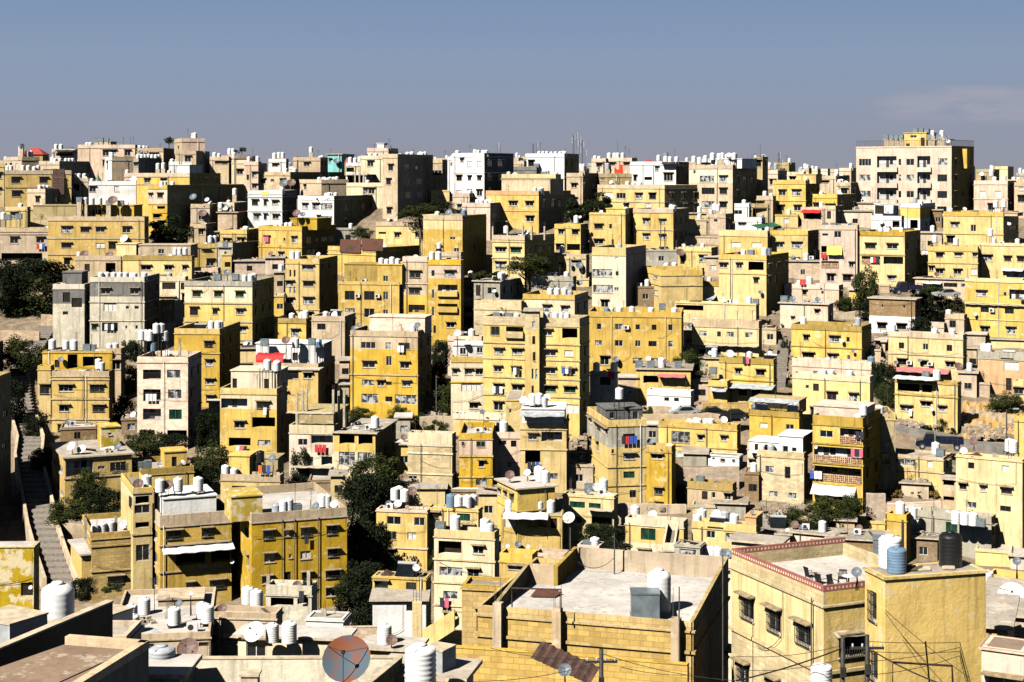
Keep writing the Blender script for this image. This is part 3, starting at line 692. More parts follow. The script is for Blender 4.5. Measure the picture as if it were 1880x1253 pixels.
def furnish(H):
    """tanks T: x/ytop/type/scale/setback ; dishes DS: x/y/colour/rpx/setback"""
    zr = H.rtop+.01; ax = 0 if H.mainL else 1; near = H.Y < 262
    ref = H.ref
    def lim(q):
        if H.mainL: return (min(max(q[0], .3), H.w-.3), q[1], q[2])
        return (q[0], min(max(q[1], .3), H.dp-.3), q[2])
    tl = [tk.split('/')+['']*5 for tk in H.T.split()]
    tl = [(float(q[0]), float(q[1]) if q[1] else None, q[2] or 'w', min(.97, .66+.16*float(q[3] or 1.1))*rnd.uniform(.92, 1.06), q[4]) for q in tl]
    cnt = {}
    for q in tl: cnt[TN[q[2]]] = cnt.get(TN[q[2]], 0)+1
    idx = {}
    for x, yt, ty, sc, sb in sorted(tl, key=lambda q: q[0]):
        dmax = (H.dp if H.mainL else H.w)
        s_ = float(sb) if sb else min(rnd.uniform(1.0, 1.9), dmax*.5)
        q = H.hit(x, yt if yt else H.yt, ax, s_ if H.mainL else H.w-s_)
        hgt = (1.45 if ty != 'g' else 1.15)*sc
        zt = q[2] if yt else zr+hgt
        zb_ = max(zr, zt-hgt); up = zb_-zr
        if up > 4.5: up = 4.5; zb_ = zr+up
        p = lim((q[0], q[1], zb_))
        n = TN[ty]; idx[n] = idx.get(n, 0)+1
        if cnt[n] == 1: lb = f'{n} water tank standing on {ref}'
        elif idx[n] == 1: lb = f'leftmost {n} water tank on {ref}'
        elif idx[n] == cnt[n]: lb = f'rightmost {n} water tank on {ref}'
        else: lb = f'{ORD[idx[n]-1]} {n} tank from left on {ref}'
        make_tank(to_world(H, p), ty, sc, lb, up, near, rnd.uniform(0, 3) if ty != 'g' else -H.an)
        H.used.append((p[0], p[1]))
    dl = [tk.split('/')+['']*5 for tk in H.DS.split()]
    cnt2 = {}
    for q in dl: c_ = DN[q[2] or 'w']; cnt2[c_] = cnt2.get(c_, 0)+1
    id2 = {}
    for q in sorted(dl, key=lambda q: float(q[0])):
        x, y, c_ = float(q[0]), float(q[1]), q[2] or 'w'
        r = float(q[3])*H.Y/F if q[3] else rnd.uniform(.4, .55)
        on_wall = y > H.yt+6 and not q[4]
        if on_wall:
            ax2 = 0 if x <= H.xc else 1; w = H.hit(x, y, ax2, -.6 if ax2 == 0 else H.w+.6); down = .2
            p = (w[0], w[1], w[2])
        else:
            s_ = float(q[4]) if q[4] else rnd.uniform(.5, 1.0)
            w = H.hit(x, y, ax, s_ if H.mainL else H.w-s_); p = lim((w[0], w[1], max(w[2], zr+r))); down = p[2]-zr
        c2 = DN[c_]; id2[c2] = id2.get(c2, 0)+1
        if cnt2[c2] == 1: lb = f'{c2} satellite dish on {ref}'
        else: lb = f'{c2} satellite dish, {ORD[id2[c2]-1]} from left on {ref}'
        o = make_dish(to_world(H, p), c_, r, lb, H.Y < 235, rnd.uniform(-.5, .15), down)
        if on_wall: MBt = MB(); MBt.tube([(0, .3, -.5), (0, (.6/r), -.6)], .05, 'steel_dark', 4); MBt.obj('bracket', o)
    if H.clutter:
        rr_ = random.Random(int(H.xc*5+H.yt)); ax = 0 if H.mainL else 1
        def spot():
            for _ in range(20):
                x, y = rr_.uniform(.6, max(.7, H.w-.6)), rr_.uniform(.6, max(.7, min(H.dp, 9)-.6))
                if not H.mainL: x = max(.6, H.w - rr_.uniform(.6, 4))
                if all(abs(x-a_)+abs(y-b_) > 1.3 for a_, b_ in H.used): H.used.append((x, y)); return x, y
            return None
        ks = rr_.sample(['ant', 'box', 'plank', 'dish', 'block', 'pipe', 'sheet', 'ant' if rr_.random() < .8 else 'solar'], 4 if H.Y > 300 else 5)
        for k in ks:
            s_ = spot()
            if not s_: continue
            x, y = s_; wl = to_world(H, (x, y, zr))
            if k == 'ant':
                m = MB(); hh = rr_.uniform(1.6, 3.4); m.tube([(0, 0, 0), (0, 0, hh)], .03, 'steel_dark', 4)
                for i in range(5): m.box(-.5+.06*i, -.012, hh-.1-.14*i, .5-.06*i, .012, hh-.085-.14*i, 'steel_dark')
                m.box(-.01, -.5, hh-.05, .01, .5, hh-.03, 'steel_dark'); o = m.obj('antenna'); o.location = wl; o.rotation_euler = (0, 0, rr_.uniform(0, 3)); tag(o, 'thin dark television antenna on ' + ref, 'antenna', 'television antennas')
            elif k == 'box':
                m = MB(); m.box(-.4, -.18, .08, .4, .18, .68, 'paint_white'); m.box(-.3, -.16, 0, -.22, .16, .08, 'steel_dark'); m.box(.22, -.16, 0, .3, .16, .08, 'steel_dark')
                m.lathe([(.0, .0), (.2, .0)], 'steel_dark', n=12, cap=False)
                b2 = MB(); n_ = 14; c_ = [(-.1+.22*math.cos(2*math.pi*i/n_), -.184, .38+.22*math.sin(2*math.pi*i/n_)) for i in range(n_)]; b2.face(c_, 'steel_dark')
                o = m.obj('air_conditioner'); b2.obj('fan_grille', o); o.location = wl; o.rotation_euler = (0, 0, -H.an+rr_.uniform(-.3, .3)); tag(o, 'white air conditioner unit on ' + ref, 'air conditioner', 'air conditioners on roofs')
            elif k == 'plank':
                m = MB()
                for i in range(5): z_ = .06*i; x_ = rr_.uniform(-.2, .2); m.box(-1.0+x_, -.25+.05*i, z_, 1.0+x_, -.1+.07*i, z_+.05, 'bark')
                o = m.obj('plank_pile'); o.location = wl; o.rotation_euler = (0, 0, rr_.uniform(0, 3)); tag(o, 'pile of old planks on ' + ref, 'plank pile')
            elif k == 'dish':
                c_ = rr_.choice('wwrk'); r = rr_.uniform(.35, .5); wl.z += r*1.2
                lb = {'w': 'small pale', 'r': 'small rusty', 'k': 'small grey'}[c_] + ' dish standing on ' + ref
                make_dish(wl, c_, r, lb, False, rr_.uniform(-.5, .2), r*1.2)
            elif k == 'block':
                m = MB()
                for i in range(rr_.randint(4, 9)): a_, b_ = rr_.uniform(-.6, .6), rr_.uniform(-.5, .5); m.box(a_-.2, b_-.1, .2*(i % 2), a_+.2, b_+.1, .2*(i % 2)+.19, 'stone_light')
                o = m.obj('block_pile'); o.location = wl; o.rotation_euler = (0, 0, rr_.uniform(0, 3)); tag(o, 'loose heap of concrete blocks on ' + ref, 'block pile')
            elif k == 'solar' and H.Y < 260:
                m = MB(); m.hull([(-.9, -.7, .1), (.9, -.7, .1), (.9, .5, .85), (-.9, .5, .85), (-.9, -.7, .16), (.9, -.7, .16), (.9, .5, .91), (-.9, .5, .91)], 'glass'); m.box(-.8, .45, 0, -.74, .5, .85, 'steel_dark'); m.box(.74, .45, 0, .8, .5, .85, 'steel_dark')
                m2 = MB(); m2.tube([(-.9, .6, 1.05), (.9, .6, 1.05)], .2, 'tank_white', 10)
                o = m.obj('solar_heater'); m2.obj('boiler', o); o.location = wl; o.rotation_euler = (0, 0, -H.an); tag(o, 'solar water heater on ' + ref, 'solar heater')
            elif k == 'pipe':
                m = MB(); hh = rr_.uniform(.9, 1.8)
                for i in range(4): m.tube([(-.1+.07*i, 0, 0), (-.1+.07*i+rr_.uniform(-.1, .1), 0, hh+rr_.uniform(-.2, .2))], .014, 'rust', 3)
                m.box(-.18, -.14, 0, .18, .14, .5, 'column'); o = m.obj('column_stub'); o.location = wl; tag(o, 'concrete stub with rusty rods on ' + ref, 'column stub')
            elif k == 'sheet':
                m = MB(); m.hull([(-.8, -.4, .02), (.8, -.4, .02), (.8, .4, .3), (-.8, .4, .12), (-.8, -.4, .05), (.8, -.4, .05), (.8, .4, .34), (-.8, .4, .16)], rr_.choice(('sheet_grey', 'rust', 'tarp_white')))
                m.box(-.3, .1, 0, .1, .35, .12, 'stone_light'); o = m.obj('scrap_sheet'); o.location = wl; o.rotation_euler = (0, 0, rr_.uniform(0, 3)); tag(o, 'scrap sheet lying on ' + ref, 'scrap sheet')
# ------------------------------------------------------------------ the houses, skyline first
# far left skyline
h('b',8,40,73,288,348,'beige house at far left end of skyline',T='6/268/w 15/264/g 33/277 50/277 57/277',W='306:20,30',side_col='m')
h('b',71,109,170,296,362,'long beige house right of red roof',a=20,T='80/288 95/291 102/291 110/291 121/291 127/291 133/291 156/291',W='318:85/10,98/10')
h('k',95,138,141,274,340,'pale skyline house with dark awning, far left',T='103/265/w/1.2 112/265/w/1.2 122/270/g 130/270/g',A=[(103,137,276,1.5,'steel_dark',.3)],W='283:118/30/7/bo')
h('k',143,248,252,266,345,'wide pinkish skyline house with rooftop shed at left',W='281:194,208,234 300:194,208',P=[(173,203,261,3,5,'b')],T='178/253/g 186/253/g 196/253/g 160/263 166/263')
h('w',180,205,248,288,352,'white fronted house beside grass green minaret',W='304:186//12/a,197//12/a',T='186/308/w/1.2 152/280/w',side_col='b')
h('g',246,254,297,290,362,'dark sided house under row of small tanks',a=20,T='253/284 260/284 266/284 272/284 279/284 286/284 293/284',W='300:250')
h('b',250,300,326,272,345,'low skyline house crowded with grey tanks',T='249/271 256/272 264/270 270/279/e',W='282:282/14/8/W,290',DS='258/279/k 262/281/k')
h('b',320,334,376,254,350,'square skyline tower room on beige block',W='275:328 292:376/8',T='354/245 358/244/w/1.2',side_col='k')
h('b',322,360,385,277,360,'beige block below the square tower room',W='292:345,376')
h('w',310,352,358,297,360,'white house with big white tanks, upper left',T='325/292/w/1.6 334/292/w/1.6 344/292/w/1.6 300/300/w',W='305:330')
h('b',385,420,436,288,350,'skyline house with small trees on roof',T='394/280 402/282 422/273/w/1.2',W='296:400 296:412')
# second row left
h('Y',10,131,131,313,388,'ochre house with rusty sheet over window',W='331:29/15/9,80/14/9,110/16/6 356:30/15/9',B='344',band='b',T='14/304/w/1.2 20/304/w/1.2 42/304 52/304 63/306 70/304/w/1.2',A=[(97,118,311,1.0,'rust',5.0)],dep=10)
h('p',-20,10,12,300,380,'pale yellow sliver house at left edge')
h('b',50,83,149,347,400,'beige house with three tanks, far left',a=20,W='366:106/7/8,131/11/9',T='73/340 80/340 87/341 116/340 127/340 137/340',B='357')
h('b',131,162,170,327,380,'beige house with four tanks beside minaret',T='137/319/w/1.2 145/319/w/1.2 155/319/w/1.3',W='345:140')
h('w',163,250,255,333,385,'whitewashed house wall behind green topped minaret',W='347:170 347:214/8/8',T='160/345/w/1.1 203/346/g 236/337/g 260/338/g',DS='244/338/w/8',dep=7,pipe=0)
h('k',228,310,330,318,380,'cream house behind the minaret courtyard',W='328:250',T='230/312 350/313')
h('Y',251,348,405,318,408,'bright ochre house with cream rear top',W='330:270 330:300',B='339',T='290/300 300/299/w/1.2',P=[(325,348,304,2,5,'w')],side_col='o',band='b')
h('Y',272,307,448,340,440,'house pink above and yellow below, upper left',a=20,W='359:276/7/7,294/9/8 385:277/8/8,295/11/9 410:277/8/8,295/10/7',two=(374,'k'),T='290/333 303/333 317/333',B='375',side_col='m')
h('Y',280,306,309,384,440,'yellow lower storeys below the pink house',W='394:287 412:296')
h('b',349,378,400,411,452,'small pale house right of bushy tree',W='426:369/9/9',band='b')
h('b',350,385,400,375,430,'rooftop room by big pink dish',DS='350/362/k/7 372/392/r/8 380/367/w',T='386/388 392/388/w/1.3')
h('y',345,352,400,448,498,'yellow house with two tanks near left trees',W='455:377 482:386',T='386/433/w/1.2 396/433/w/1.2',dep=6)
h('Y',88,265,273,398,512,'wide ochre house with dark pergola roof',W='422:122/18/10,156/15/8,184/15/8,232/13/9 451:122/18/8,184/15/8,206 480:123/10/10',B='409 438 468',band='b',
  P=[(61,140,378,2.5,6,'m','388:75/70//bo'),(141,246,378,2.5,6,'Y','391:148/9/9 390:185/40/9/bo')],T='146/362/g 157/363/w/1.4 169/363/w/1.4 183/363/w/1.4 200/368/g 222/368/g',DS='207/368/r/9 235/366/w/7 228/439/w/8',side_col='b')
h('b',0,89,92,418,505,'beige house with open porch at left edge',W='441:26/14/10,74/14/9 472:40/75/14/bo',band='b',B='430',T='5/390/w/1.3 15/394/g 35/392/g',two=(460,'b'),L=[(76,453,'rwb')])
h('p',10,50,56,380,430,'cream crenellated house at left edge',T='38/374/w/1.4',W='395:25')
h('b',138,222,228,470,545,'sand coloured house with arched window',W='492:203/18/18/bo,160/10/14/d',DS='155/467/r/8 201/469/r/8',P=[(214,250,449,.2,4,'p','474:228/4/14/n')],T='145/463/w/.8')
h('p',225,352,355,470,555,'long sand house right of arched window',W='492:268/17/8,309/13/8,339/9/8 524:310/24/12/n,336/7/12/n',B='479 513',band='o',P=[(254,350,451,3,5,'b','462:296/11/9')],T='322/455 330/455 340/455')
h('k',355,400,405,492,540,'pink parapet house above grey roofs, left',W='507:380 510:368/8/4/a')
# skyline centre left
h('b',400,430,470,285,350,'small skyline houses with dark trees behind',W='296:410',T='422/273 405/280')
h('c',425,455,460,294,350,'low cream skyline house left of white block',T='431/293 438/293 446/293/w/.8')
h('k',448,474,480,297,368,'narrow pinkish white house on the skyline',W='321:467/8/8/W 326:455/4/8/n 342:467/8/7',T='457/288/w/1.2 473/287/w/1.2 466/287/k')
h('w',493,525,530,292,340,'white rooftop block with three tall tanks',T='504/281/w/1.5 512/280/w/1.5 519/280/w/1.5',W='300:505')
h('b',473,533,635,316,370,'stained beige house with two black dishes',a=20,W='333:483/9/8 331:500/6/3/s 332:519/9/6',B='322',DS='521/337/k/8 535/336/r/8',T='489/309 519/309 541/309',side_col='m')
h('b',538,588,602,289,345,'beige skyline house with tank on tall stand',W='300:563',T='571/270/w/1.3 548/290/g',DS='539/290/r')
h('t',601,627,650,284,325,'turquoise painted rooftop house',W='296:606/5/7',DS='618/296/k/6',flat=True,side_col='t',clutter=False)
h('w',635,671,682,299,350,'white parapet house beside red skyline roof',T='643/289/w/1.3 652/290/w/1.3 660/288/w/1.3 668/290/w/1.3 675/290',W='312:640/14/8/b',two=(316,'p'))
h('w',636,672,690,322,375,'open columned terrace house below white parapet',W='330:652/28/14/bo 345:650/20',flat=True)
h('k',674,713,731,272,345,'pale skyline house with white roof cube',W='280:687/9/4,704/7/4',P=[(692,705,264,2,3,'w')],T='712/267/g 722/267/g')
h('c',662,702,712,286,360,'cream house left of tall beige block',T='690/292 680/300',W='300:680')
h('b',702,730,795,283,405,'tall beige house with long shadowed side',a=20,W='308:748/9/9,766/5/6 333:750/10/9,770/10/9,793/16/9 358:750/10/9,771/10/9,795/16/9 385:750,770',T='748/280 756/280 775/280',pipe=2)
h('b',760,812,831,293,360,'skyline house with three tall tanks, centre',T='766/286/w/1.5 773/286/w/1.5 781/286/w/1.4 772/279 780/279 780/309 787/309',W='318:810/20/8,796')
h('b',790,826,845,291,330,'beige skyline hut left of grey block tower',W='298:815')
# centre left second row
h('b',545,590,640,330,385,'rooftop house with white dish and tall tanks',T='606/334/w/1.3 618/333/w/1.5 586/350 594/350 604/350 612/350',DS='594/335/w/6',W='342:560')
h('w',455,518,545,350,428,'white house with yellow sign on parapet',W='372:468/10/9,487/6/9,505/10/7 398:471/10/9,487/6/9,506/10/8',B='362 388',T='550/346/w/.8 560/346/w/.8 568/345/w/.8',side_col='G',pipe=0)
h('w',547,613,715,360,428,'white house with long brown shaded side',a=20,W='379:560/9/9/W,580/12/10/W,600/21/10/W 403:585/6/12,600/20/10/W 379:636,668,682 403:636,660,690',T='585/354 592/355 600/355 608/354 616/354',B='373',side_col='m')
h('c',636,713,720,336,385,'cream terrace with slender columns, upper centre',Pl=[(652,318,1),(660,320,1),(668,321,1),(710,345,1)],W='350:671/8/12/W,682',T='675/333 706/332')
h('R',400,435,462,391,440,'brown gabled brick house, upper left centre',roof='roof_red',DS='412/391/k/8 402/388/w',T='385/372',flat=True,side_col='n')
h('c',400,430,455,372,430,'pale house with two tanks behind brown gable',T='432/346/w/1.3 445/346/w/1.4 420/368',W='385:415')
h('y',404,453,475,422,470,'small yellow house below brown gable',W='441:412/5/6,420/6/5,438/6/8,446/6/8',T='455/416 450/417')
h('Y',475,554,617,416,492,'yellow house with pink cloth at window',W='440:490/10/10,522/4/5/s,540/9/10 469:516/9/10 440:568/9/10,583/6/6,596/11/7,609/11/8 465:568',P=[(533,582,402,2,5,'o')],B='427 455',T='516/409/w/.9 526/409 534/408',DS='545/392/r/8 556/394/k',L=[(491,440,'pp')],side_col='o')
h('g',400,427,492,446,498,'low house with dark glass balustrade',a=20,W='453:410/40/12/bo',T='404/466/g 416/468/g',side_col='m')
h('Y',602,690,770,455,522,'ochre house with brown rug hung over parapet',W='483:613/12/14/b,632/24/12/W',A=[(625,663,441,.25,'rug',2.2),(665,704,439,.25,'rug',2.0)],T='672/471/w/1.5 700/475/w 712/475/w 718/464/g 720/472 735/472',B='469',dep=11)
h('p',690,778,784,408,468,'pale yellow house with wide blank parapet',W='432:729/9/8,766/8/8 428:702/12/3/n',B='415',T='717/437/k',DS='713/404/w/3 725/404/w/3',band='b')
h('Y',777,849,893,396,530,'huge blank yellow wall house, upper centre',W='438:831/9/4/n 459:838/9/6/n,806/10/12',two=(422,'p'),T='872/386/b/1.3 879/386/b/1.3 884/386/b/1.2 803/447/w/1.3',DS='824/391/k/7',side_col='Y',P=[(777,800,396,.5,5,'p')],band='b',dep=9)
h('b',800,846,850,463,560,'pink beige house before huge yellow wall',W='471:824/9/10/n 497:824/18/10/n',T='800/446 803/455/k')
h('y',524,586,620,476,605,'tall yellow house with paired slit windows',W='490:565/20/10/W 502:533/3/10/n,541/3/10/n 521:510/13/9/W,566/18/8 533:533/3/10/n,541/3/10/n 552:511/13/9,566/18/10/W 564:533/3/12/n,541/3/12/n 580:511,566',B='507 538 569',T='537/461/w/1.4 547/461/w/1.3',DS='589/467/w/4',side_col='o')
# centre
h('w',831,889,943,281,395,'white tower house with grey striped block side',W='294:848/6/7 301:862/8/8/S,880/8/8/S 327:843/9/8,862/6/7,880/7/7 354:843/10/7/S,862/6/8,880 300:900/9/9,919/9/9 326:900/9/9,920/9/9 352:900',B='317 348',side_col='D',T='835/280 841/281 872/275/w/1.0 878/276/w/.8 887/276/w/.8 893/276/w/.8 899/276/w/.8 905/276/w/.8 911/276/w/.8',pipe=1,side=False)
h('w',825,832,835,288,370,'narrow white strip wall beside white tower',W='302:829/4/6/n')
h('k',831,862,875,355,400,'pale lower annex below white tower house',W='380:843/7/7',T='875/367 882/367 890/367')
h('w',967,1036,1063,282,350,'white skyline house with row of tanks',W='300:975',T='990/278/w/.9 997/278/w/.9 1004/278/w/.9 1012/279/w/.9 1020/279/w/.9 1028/279/w/.9 1034/279/w/.9 1041/278/w/.9',Pl=[],side_col='m')
h('G',943,985,1000,306,350,'low grey wall right of grey block tower',T='998/300/g 1010/300/g',side=False)
h('b',940,962,970,296,340,'small flat roofed skyline house, centre',T='960/295/g')
h('k',1112,1160,1170,290,340,'pink skyline house with three tanks',W='298:1124,1150',T='1118/281/w/1.4 1128/281/w/1.4 1134/281/w/1.4 1143/281/w/1.4',DS='1139/294/w/4')
h('k',1086,1112,1120,291,340,'little pink skyline house, centre right',W='300:1100',T='1100/300 1076/297')
h('p',921,1020,1030,320,400,'beige upper house with solar collector, centre',W='340:935/8/8/W 335:985 350:970',T='999/315/g 1005/313/e 934/320 1036/318',DS='945/322/w',dep=6)
h('b',1040,1070,1098,318,385,'beige house with side windows, centre right',W='341:1054/10/7 367:1054/10/7 342:1073/4/8,1090/5/8',T='1075/303/w/1.3 1085/306/g',side_col='b')
h('m',1098,1115,1160,319,385,'dark low house below orange bench',W='328:1106/8/7',T='1099/300/w/1.3 1110/300/e',DS='1122/335/w 1133/336/r')
h('Y',892,989,1048,351,430,'bright yellow house with orange parapet band',W='374:942/14/8,972/14/8 402:973/14/9 374:1000,1016,1028',B='361 388',band='q',T='982/344/w/.9 997/344/w/.9 1005/346/e',P=[(921,1010,330,4,5,'b')],side_col='m')
h('k',848,900,927,373,440,'pale pink house before bright yellow house',W='396:909/8/8,922/4/8',T='877/366 884/367 893/367',DS='914/368/w/4',band='k')
h('y',817,872,893,400,440,'small cream edged upper house, centre',W='413:846/4/6/n,855/9/6',T='866/385/b/1.5 872/385/b/1.5 880/385/b/1.5',DS='823/391/w/8')
h('y',1097,1220,1289,340,420,'long yellow house behind dark tree crowns',W='360:1117/16/9,1140/16/8,1173/12/8,1198/12/9,1203/9/8 380:1150,1190',B='372',band='b',side_col='m',T='1152/333 1163/335 1175/334',dep=9)
h('w',1157,1241,1265,297,350,'white skyline house with dark sunshade',W='309:1206/7/9/W 327:1166/6/9 325:1227/16/12 328:1190/14/6/b',T='1222/287/w/1.5 1230/288/w/1.4 1209/285/w/1.2 1221/280/g 1243/288',A=[(1216,1240,298,1.2,'steel_dark',.4)],side_col='n')
h('p',904,963,1018,433,540,'cream yellow house with unfinished roof columns',W='459:919/18/7,947/18/9/g 488:919/18/12/W,945/10 458:972/6/8,983/4/9,994/7/8,1011/6/8 512:925',B='445 475',band='b',Pl=[(905,416,.3),(932,416,.3),(960,415,.3),(976,416,.3),(1000,416,.3)],T='929/415/w/1.3 997/426 987/428',DS='984/427/w',side_col='y')
h('y',1018,1066,1080,412,475,'small yellow house with one big tank',W='426:1030/9/8,1056/11/8 454:1027/12/9,1053/24/12/b 441:1053/24/4/nS',T='1058/396/w/1.8',DS='1075/399/w/3',side_col='G')
h('y',1082,1148,1163,391,470,'yellow house with stepped roof, right centre',W='416:1099/14/8,1121/6/8/n 444:1099/16/8,1125/4/8/n 480:1100',T='1159/386/w/1.2 1166/386/w/1.2',P=[(1113,1148,384,.3,6,'y')],par=.4)
h('Y',1163,1236,1265,384,470,'ochre house with three curtained windows',W='407:1186/11/9/W,1216/11/8/W 435:1186/11/9/W,1216/11/8/W 460:1218/13/9',B='393 423',T='1232/376/w/.9 1238/377/w/.9 1243/377/w/.9',band='b',side_col='m')
h('s',1040,1076,1082,468,520,'small stone hut among rooftop rubble',W='478:1057/14/9',DS='1064/488/k/7 1048/487/k/4')
h('c',1087,1149,1186,455,570,'pinkish house with long enclosed glass windows',W='473:1105/34/12/W,1132/5/6/n 502:1106/35/12/W,1133/5/7/n 531:1107/35/12/W,1132/8/6/n 558:1110',band='y',side_col='k',par=1.4,side=False,T='1138/447/e')
# right of centre
h('b',1265,1345,1390,303,410,'large cream house under many tall tanks',W='315:1275/4/7/n 329:1298/25/10/W,1328/14/10/W 351:1300/22/10/n,1328/13/9 376:1300/22/10/W,1328/12/8 330:1354/5/9/k,1368/6/9/k,1382/5/8/k 356:1354,1368',two=(336,'c'),
  P=[(1284,1362,293,1.5,7,'w','302:1328/9/5/n 301:1295/22/5')],T='1266/287/w/1.5 1276/289/w/1.3 1284/289/w/1.3 1295/286/w/1.6 1308/281/w/1.7 1320/282/w/1.6 1326/281/w/1.5 1354/281/w/1.5 1364/283/w/1.5 1374/281/w/1.5',DS='1338/285/w/5',side_col='m',pipe=1)
h('m',1385,1400,1410,288,380,'dark brown block right of cream house',par=.3,W='300:1390')
h('k',1410,1428,1445,313,350,'skyline block carrying an antenna mast',T='1424/301/e 1418/303/g')
h('c',1445,1475,1480,316,350,'pale distant block left of yellow turret',T='1471/307/e/1.2 1483/312',W='325:1455')
h('b',1505,1535,1560,323,370,'distant house with dark roof trellis',T='1556/312/w/1.5 1565/318 1540/326 1562/326',W='330:1515')
h('b',1535,1562,1580,335,385,'cluttered pale house left of tower block',T='1545/345 1541/330',W='352:1550',DS='1540/352/w')
h('y',1419,1479,1505,331,410,'bright yellow house right of dark shed',W='354:1436/12/8,1462/15/9/W 382:1433/12/8,1464/12/8',B='341 369',T='1486/351/w/1.1',P=[(1462,1498,321,2,5,'y')],side_col='o')
h('Y',1480,1537,1572,357,412,'low yellow extension left of tower block',W='378:1524/16/6,1500/12/8',B='366',T='1508/370/w/1.2 1487/351/w/1.2',side_col='m')
h('b',1389,1419,1424,360,412,'beige wall house with one tank, right',W='370:1385',T='1404/351/w/1.3 1416/355')
h('w',1335,1375,1380,374,412,'white shed with grey shutter, right',W='390:1352/20/7/n',T='1366/367/w/.9 1377/380/g 1377/388/g')
h('m',1376,1410,1412,374,412,'black open shed beside white shed',W='390:1395/26/18/bo')
h('R',1297,1332,1345,393,435,'small rubble stone hut, upper right centre',W='403:1314/7/8/n',T='1305/384/w/1.4 1312/374/w/1.3 1318/376')
h('w',1350,1398,1405,400,440,'white walled terrace above green awning',W='408:1362',A=[(1378,1424,411,1.6,'tarp_green',.6)],T='1402/396/e 1415/396/e',dep=5)
h('b',1472,1508,1520,381,425,'house with long dark red awning',A=[(1473,1508,386,1.2,'tarp_red',.5)],W='397:1492/26/10/bo',T='1508/371/w/1.3')
h('b',1508,1534,1550,378,430,'brown walled yard left of white sheds',W='395:1522/8/14/d')
h('y',1320,1409,1414,424,500,'yellow house with two white shutters',W='450:1351/17/8/nS,1389/17/8/nS',band='p',T='1463/418/w/1.2 1470/419/w/1.2 1480/419/w/1.2',par=1.1)
h('y',1411,1483,1503,424,500,'yellow house right of white shutters',W='450:1431/13/8,1463/17/9/W 480:1460',T='1434/456/g',side_col='m',B='472')
h('y',1320,1407,1448,469,585,'yellow house with large dark opening',W='488:1328/14/8,1357/9/9,1388/28/16/bo 515:1388/9/9 487:1412/5/8,1428/5/9,1441/4/9 513:1412,1425',B='504 475',T='1365/458/w/1.5 1403/455/w/1.6 1379/459/g 1413/459/g 1438/456/g',DS='1396/537/k/4',side_col='o')
h('y',1245,1306,1318,455,500,'low yellow rooms with rusty dish',W='475:1290/12/10/W,1299/9/10 478:1253/8/14/d',DS='1249/464/r/8 1255/451/w/4',T='1290/447/w')
h('k',1505,1574,1576,414,530,'salmon pink house with yellow blind',W='431:1515/10/3/n 429:1538/12/13/n 458:1513/10/12/bo 458:1531/28/12/bw 486:1524/32/12/bl,1563/9/8 510:1525,1555/14/9',T='1515/409/g 1530/409/g 1539/412/g',DS='1562/415/k/6',A=[(1518,1546,453,.7,'tarp_yellow',1.4)],band='k',L=[(1513,470,'rr')],pipe=2)
h('p',1574,1661,1690,426,540,'yellow house with laundry and brick lattice',W='452:1598/18/9,1638/18/9 478:1599/34/14/bl,1640/36/14/Wb 511:1637/13/8/W',B='435 469',band='o',L=[(1607,478,'wrk')],side_col='m',T='1617/418 1630/419 1655/418/w/.8')
h('w',1600,1655,1660,397,450,'white walled yard with laundry lines',W='412:1645/13/12/bo,1676',P=[(1605,1640,375,2,4,'w','385:1615/16/16/bo')],A=[(1610,1655,374,1.5,'sheet_grey',.3)],DS='1617/408/w',L=[(1630,421,'wpk')])
h('w',1653,1689,1717,374,440,'square yellow block before tower block',W='412:1678/14/16/bo 415:1700/4/9,1710/5/9',T='1680/362/e/1.3 1702/380 1710/381',two=(402,'y'),DS='1690/375/w',clutter=False)
h('k',1788,1850,1866,332,395,'cream house with shuttered windows, far right',W='357:1804/11/10/nS,1832/11/10/nS 380:1820',T='1820/311/w/1.8 1808/322/e 1826/325 1844/322',DS='1802/320/w',B='366')
h('b',1862,1890,1892,335,400,'beige house cut by right edge of skyline',W='345:1875/8/8 365:1875')
h('p',1850,1885,1890,330,350,'far skyline terrace at right edge',T='1861/326 1870/326',clutter=False)
h('y',1732,1842,1870,390,490,'yellow house with red stains, far right',W='413:1753/13/8/W 419:1787/9/10/n,1860/15/8/g 440:1745,1752 ',B='400 431',T='1745/382/w/.8 1828/368/w/1.8 1843/367/w/1.8 1790/387/g 1828/407 1836/407/w/1.2',DS='1771/384/w/4 1852/411/w/4',band='Y',P=[(1797,1868,412,.5,4,'b')])
h('y',1704,1795,1797,454,530,'pale yellow house with four hooded windows',W='467:1725/12/9,1759/12/8,1790/8/8/W 499:1725/13/8,1758/13/8,1790/11/10 493:1693/9/8',T='1716/432/w/1.8 1755/437/w/1.9',DS='1737/448/r/4',B='484',Pl=[(1693,456,.3)])
h('p',1795,1885,1888,448,530,'cream house under lattice mast, far right',W='475:1813/16/9/W,1850/12/8,1874/12/8 502:1866/36/16/bw',T='1818/420/w/1.5 1824/441/w/1.4 1868/440/w/1.4',par=.5,A=[(1840,1880,494,.9,'tarp_white',.3)])
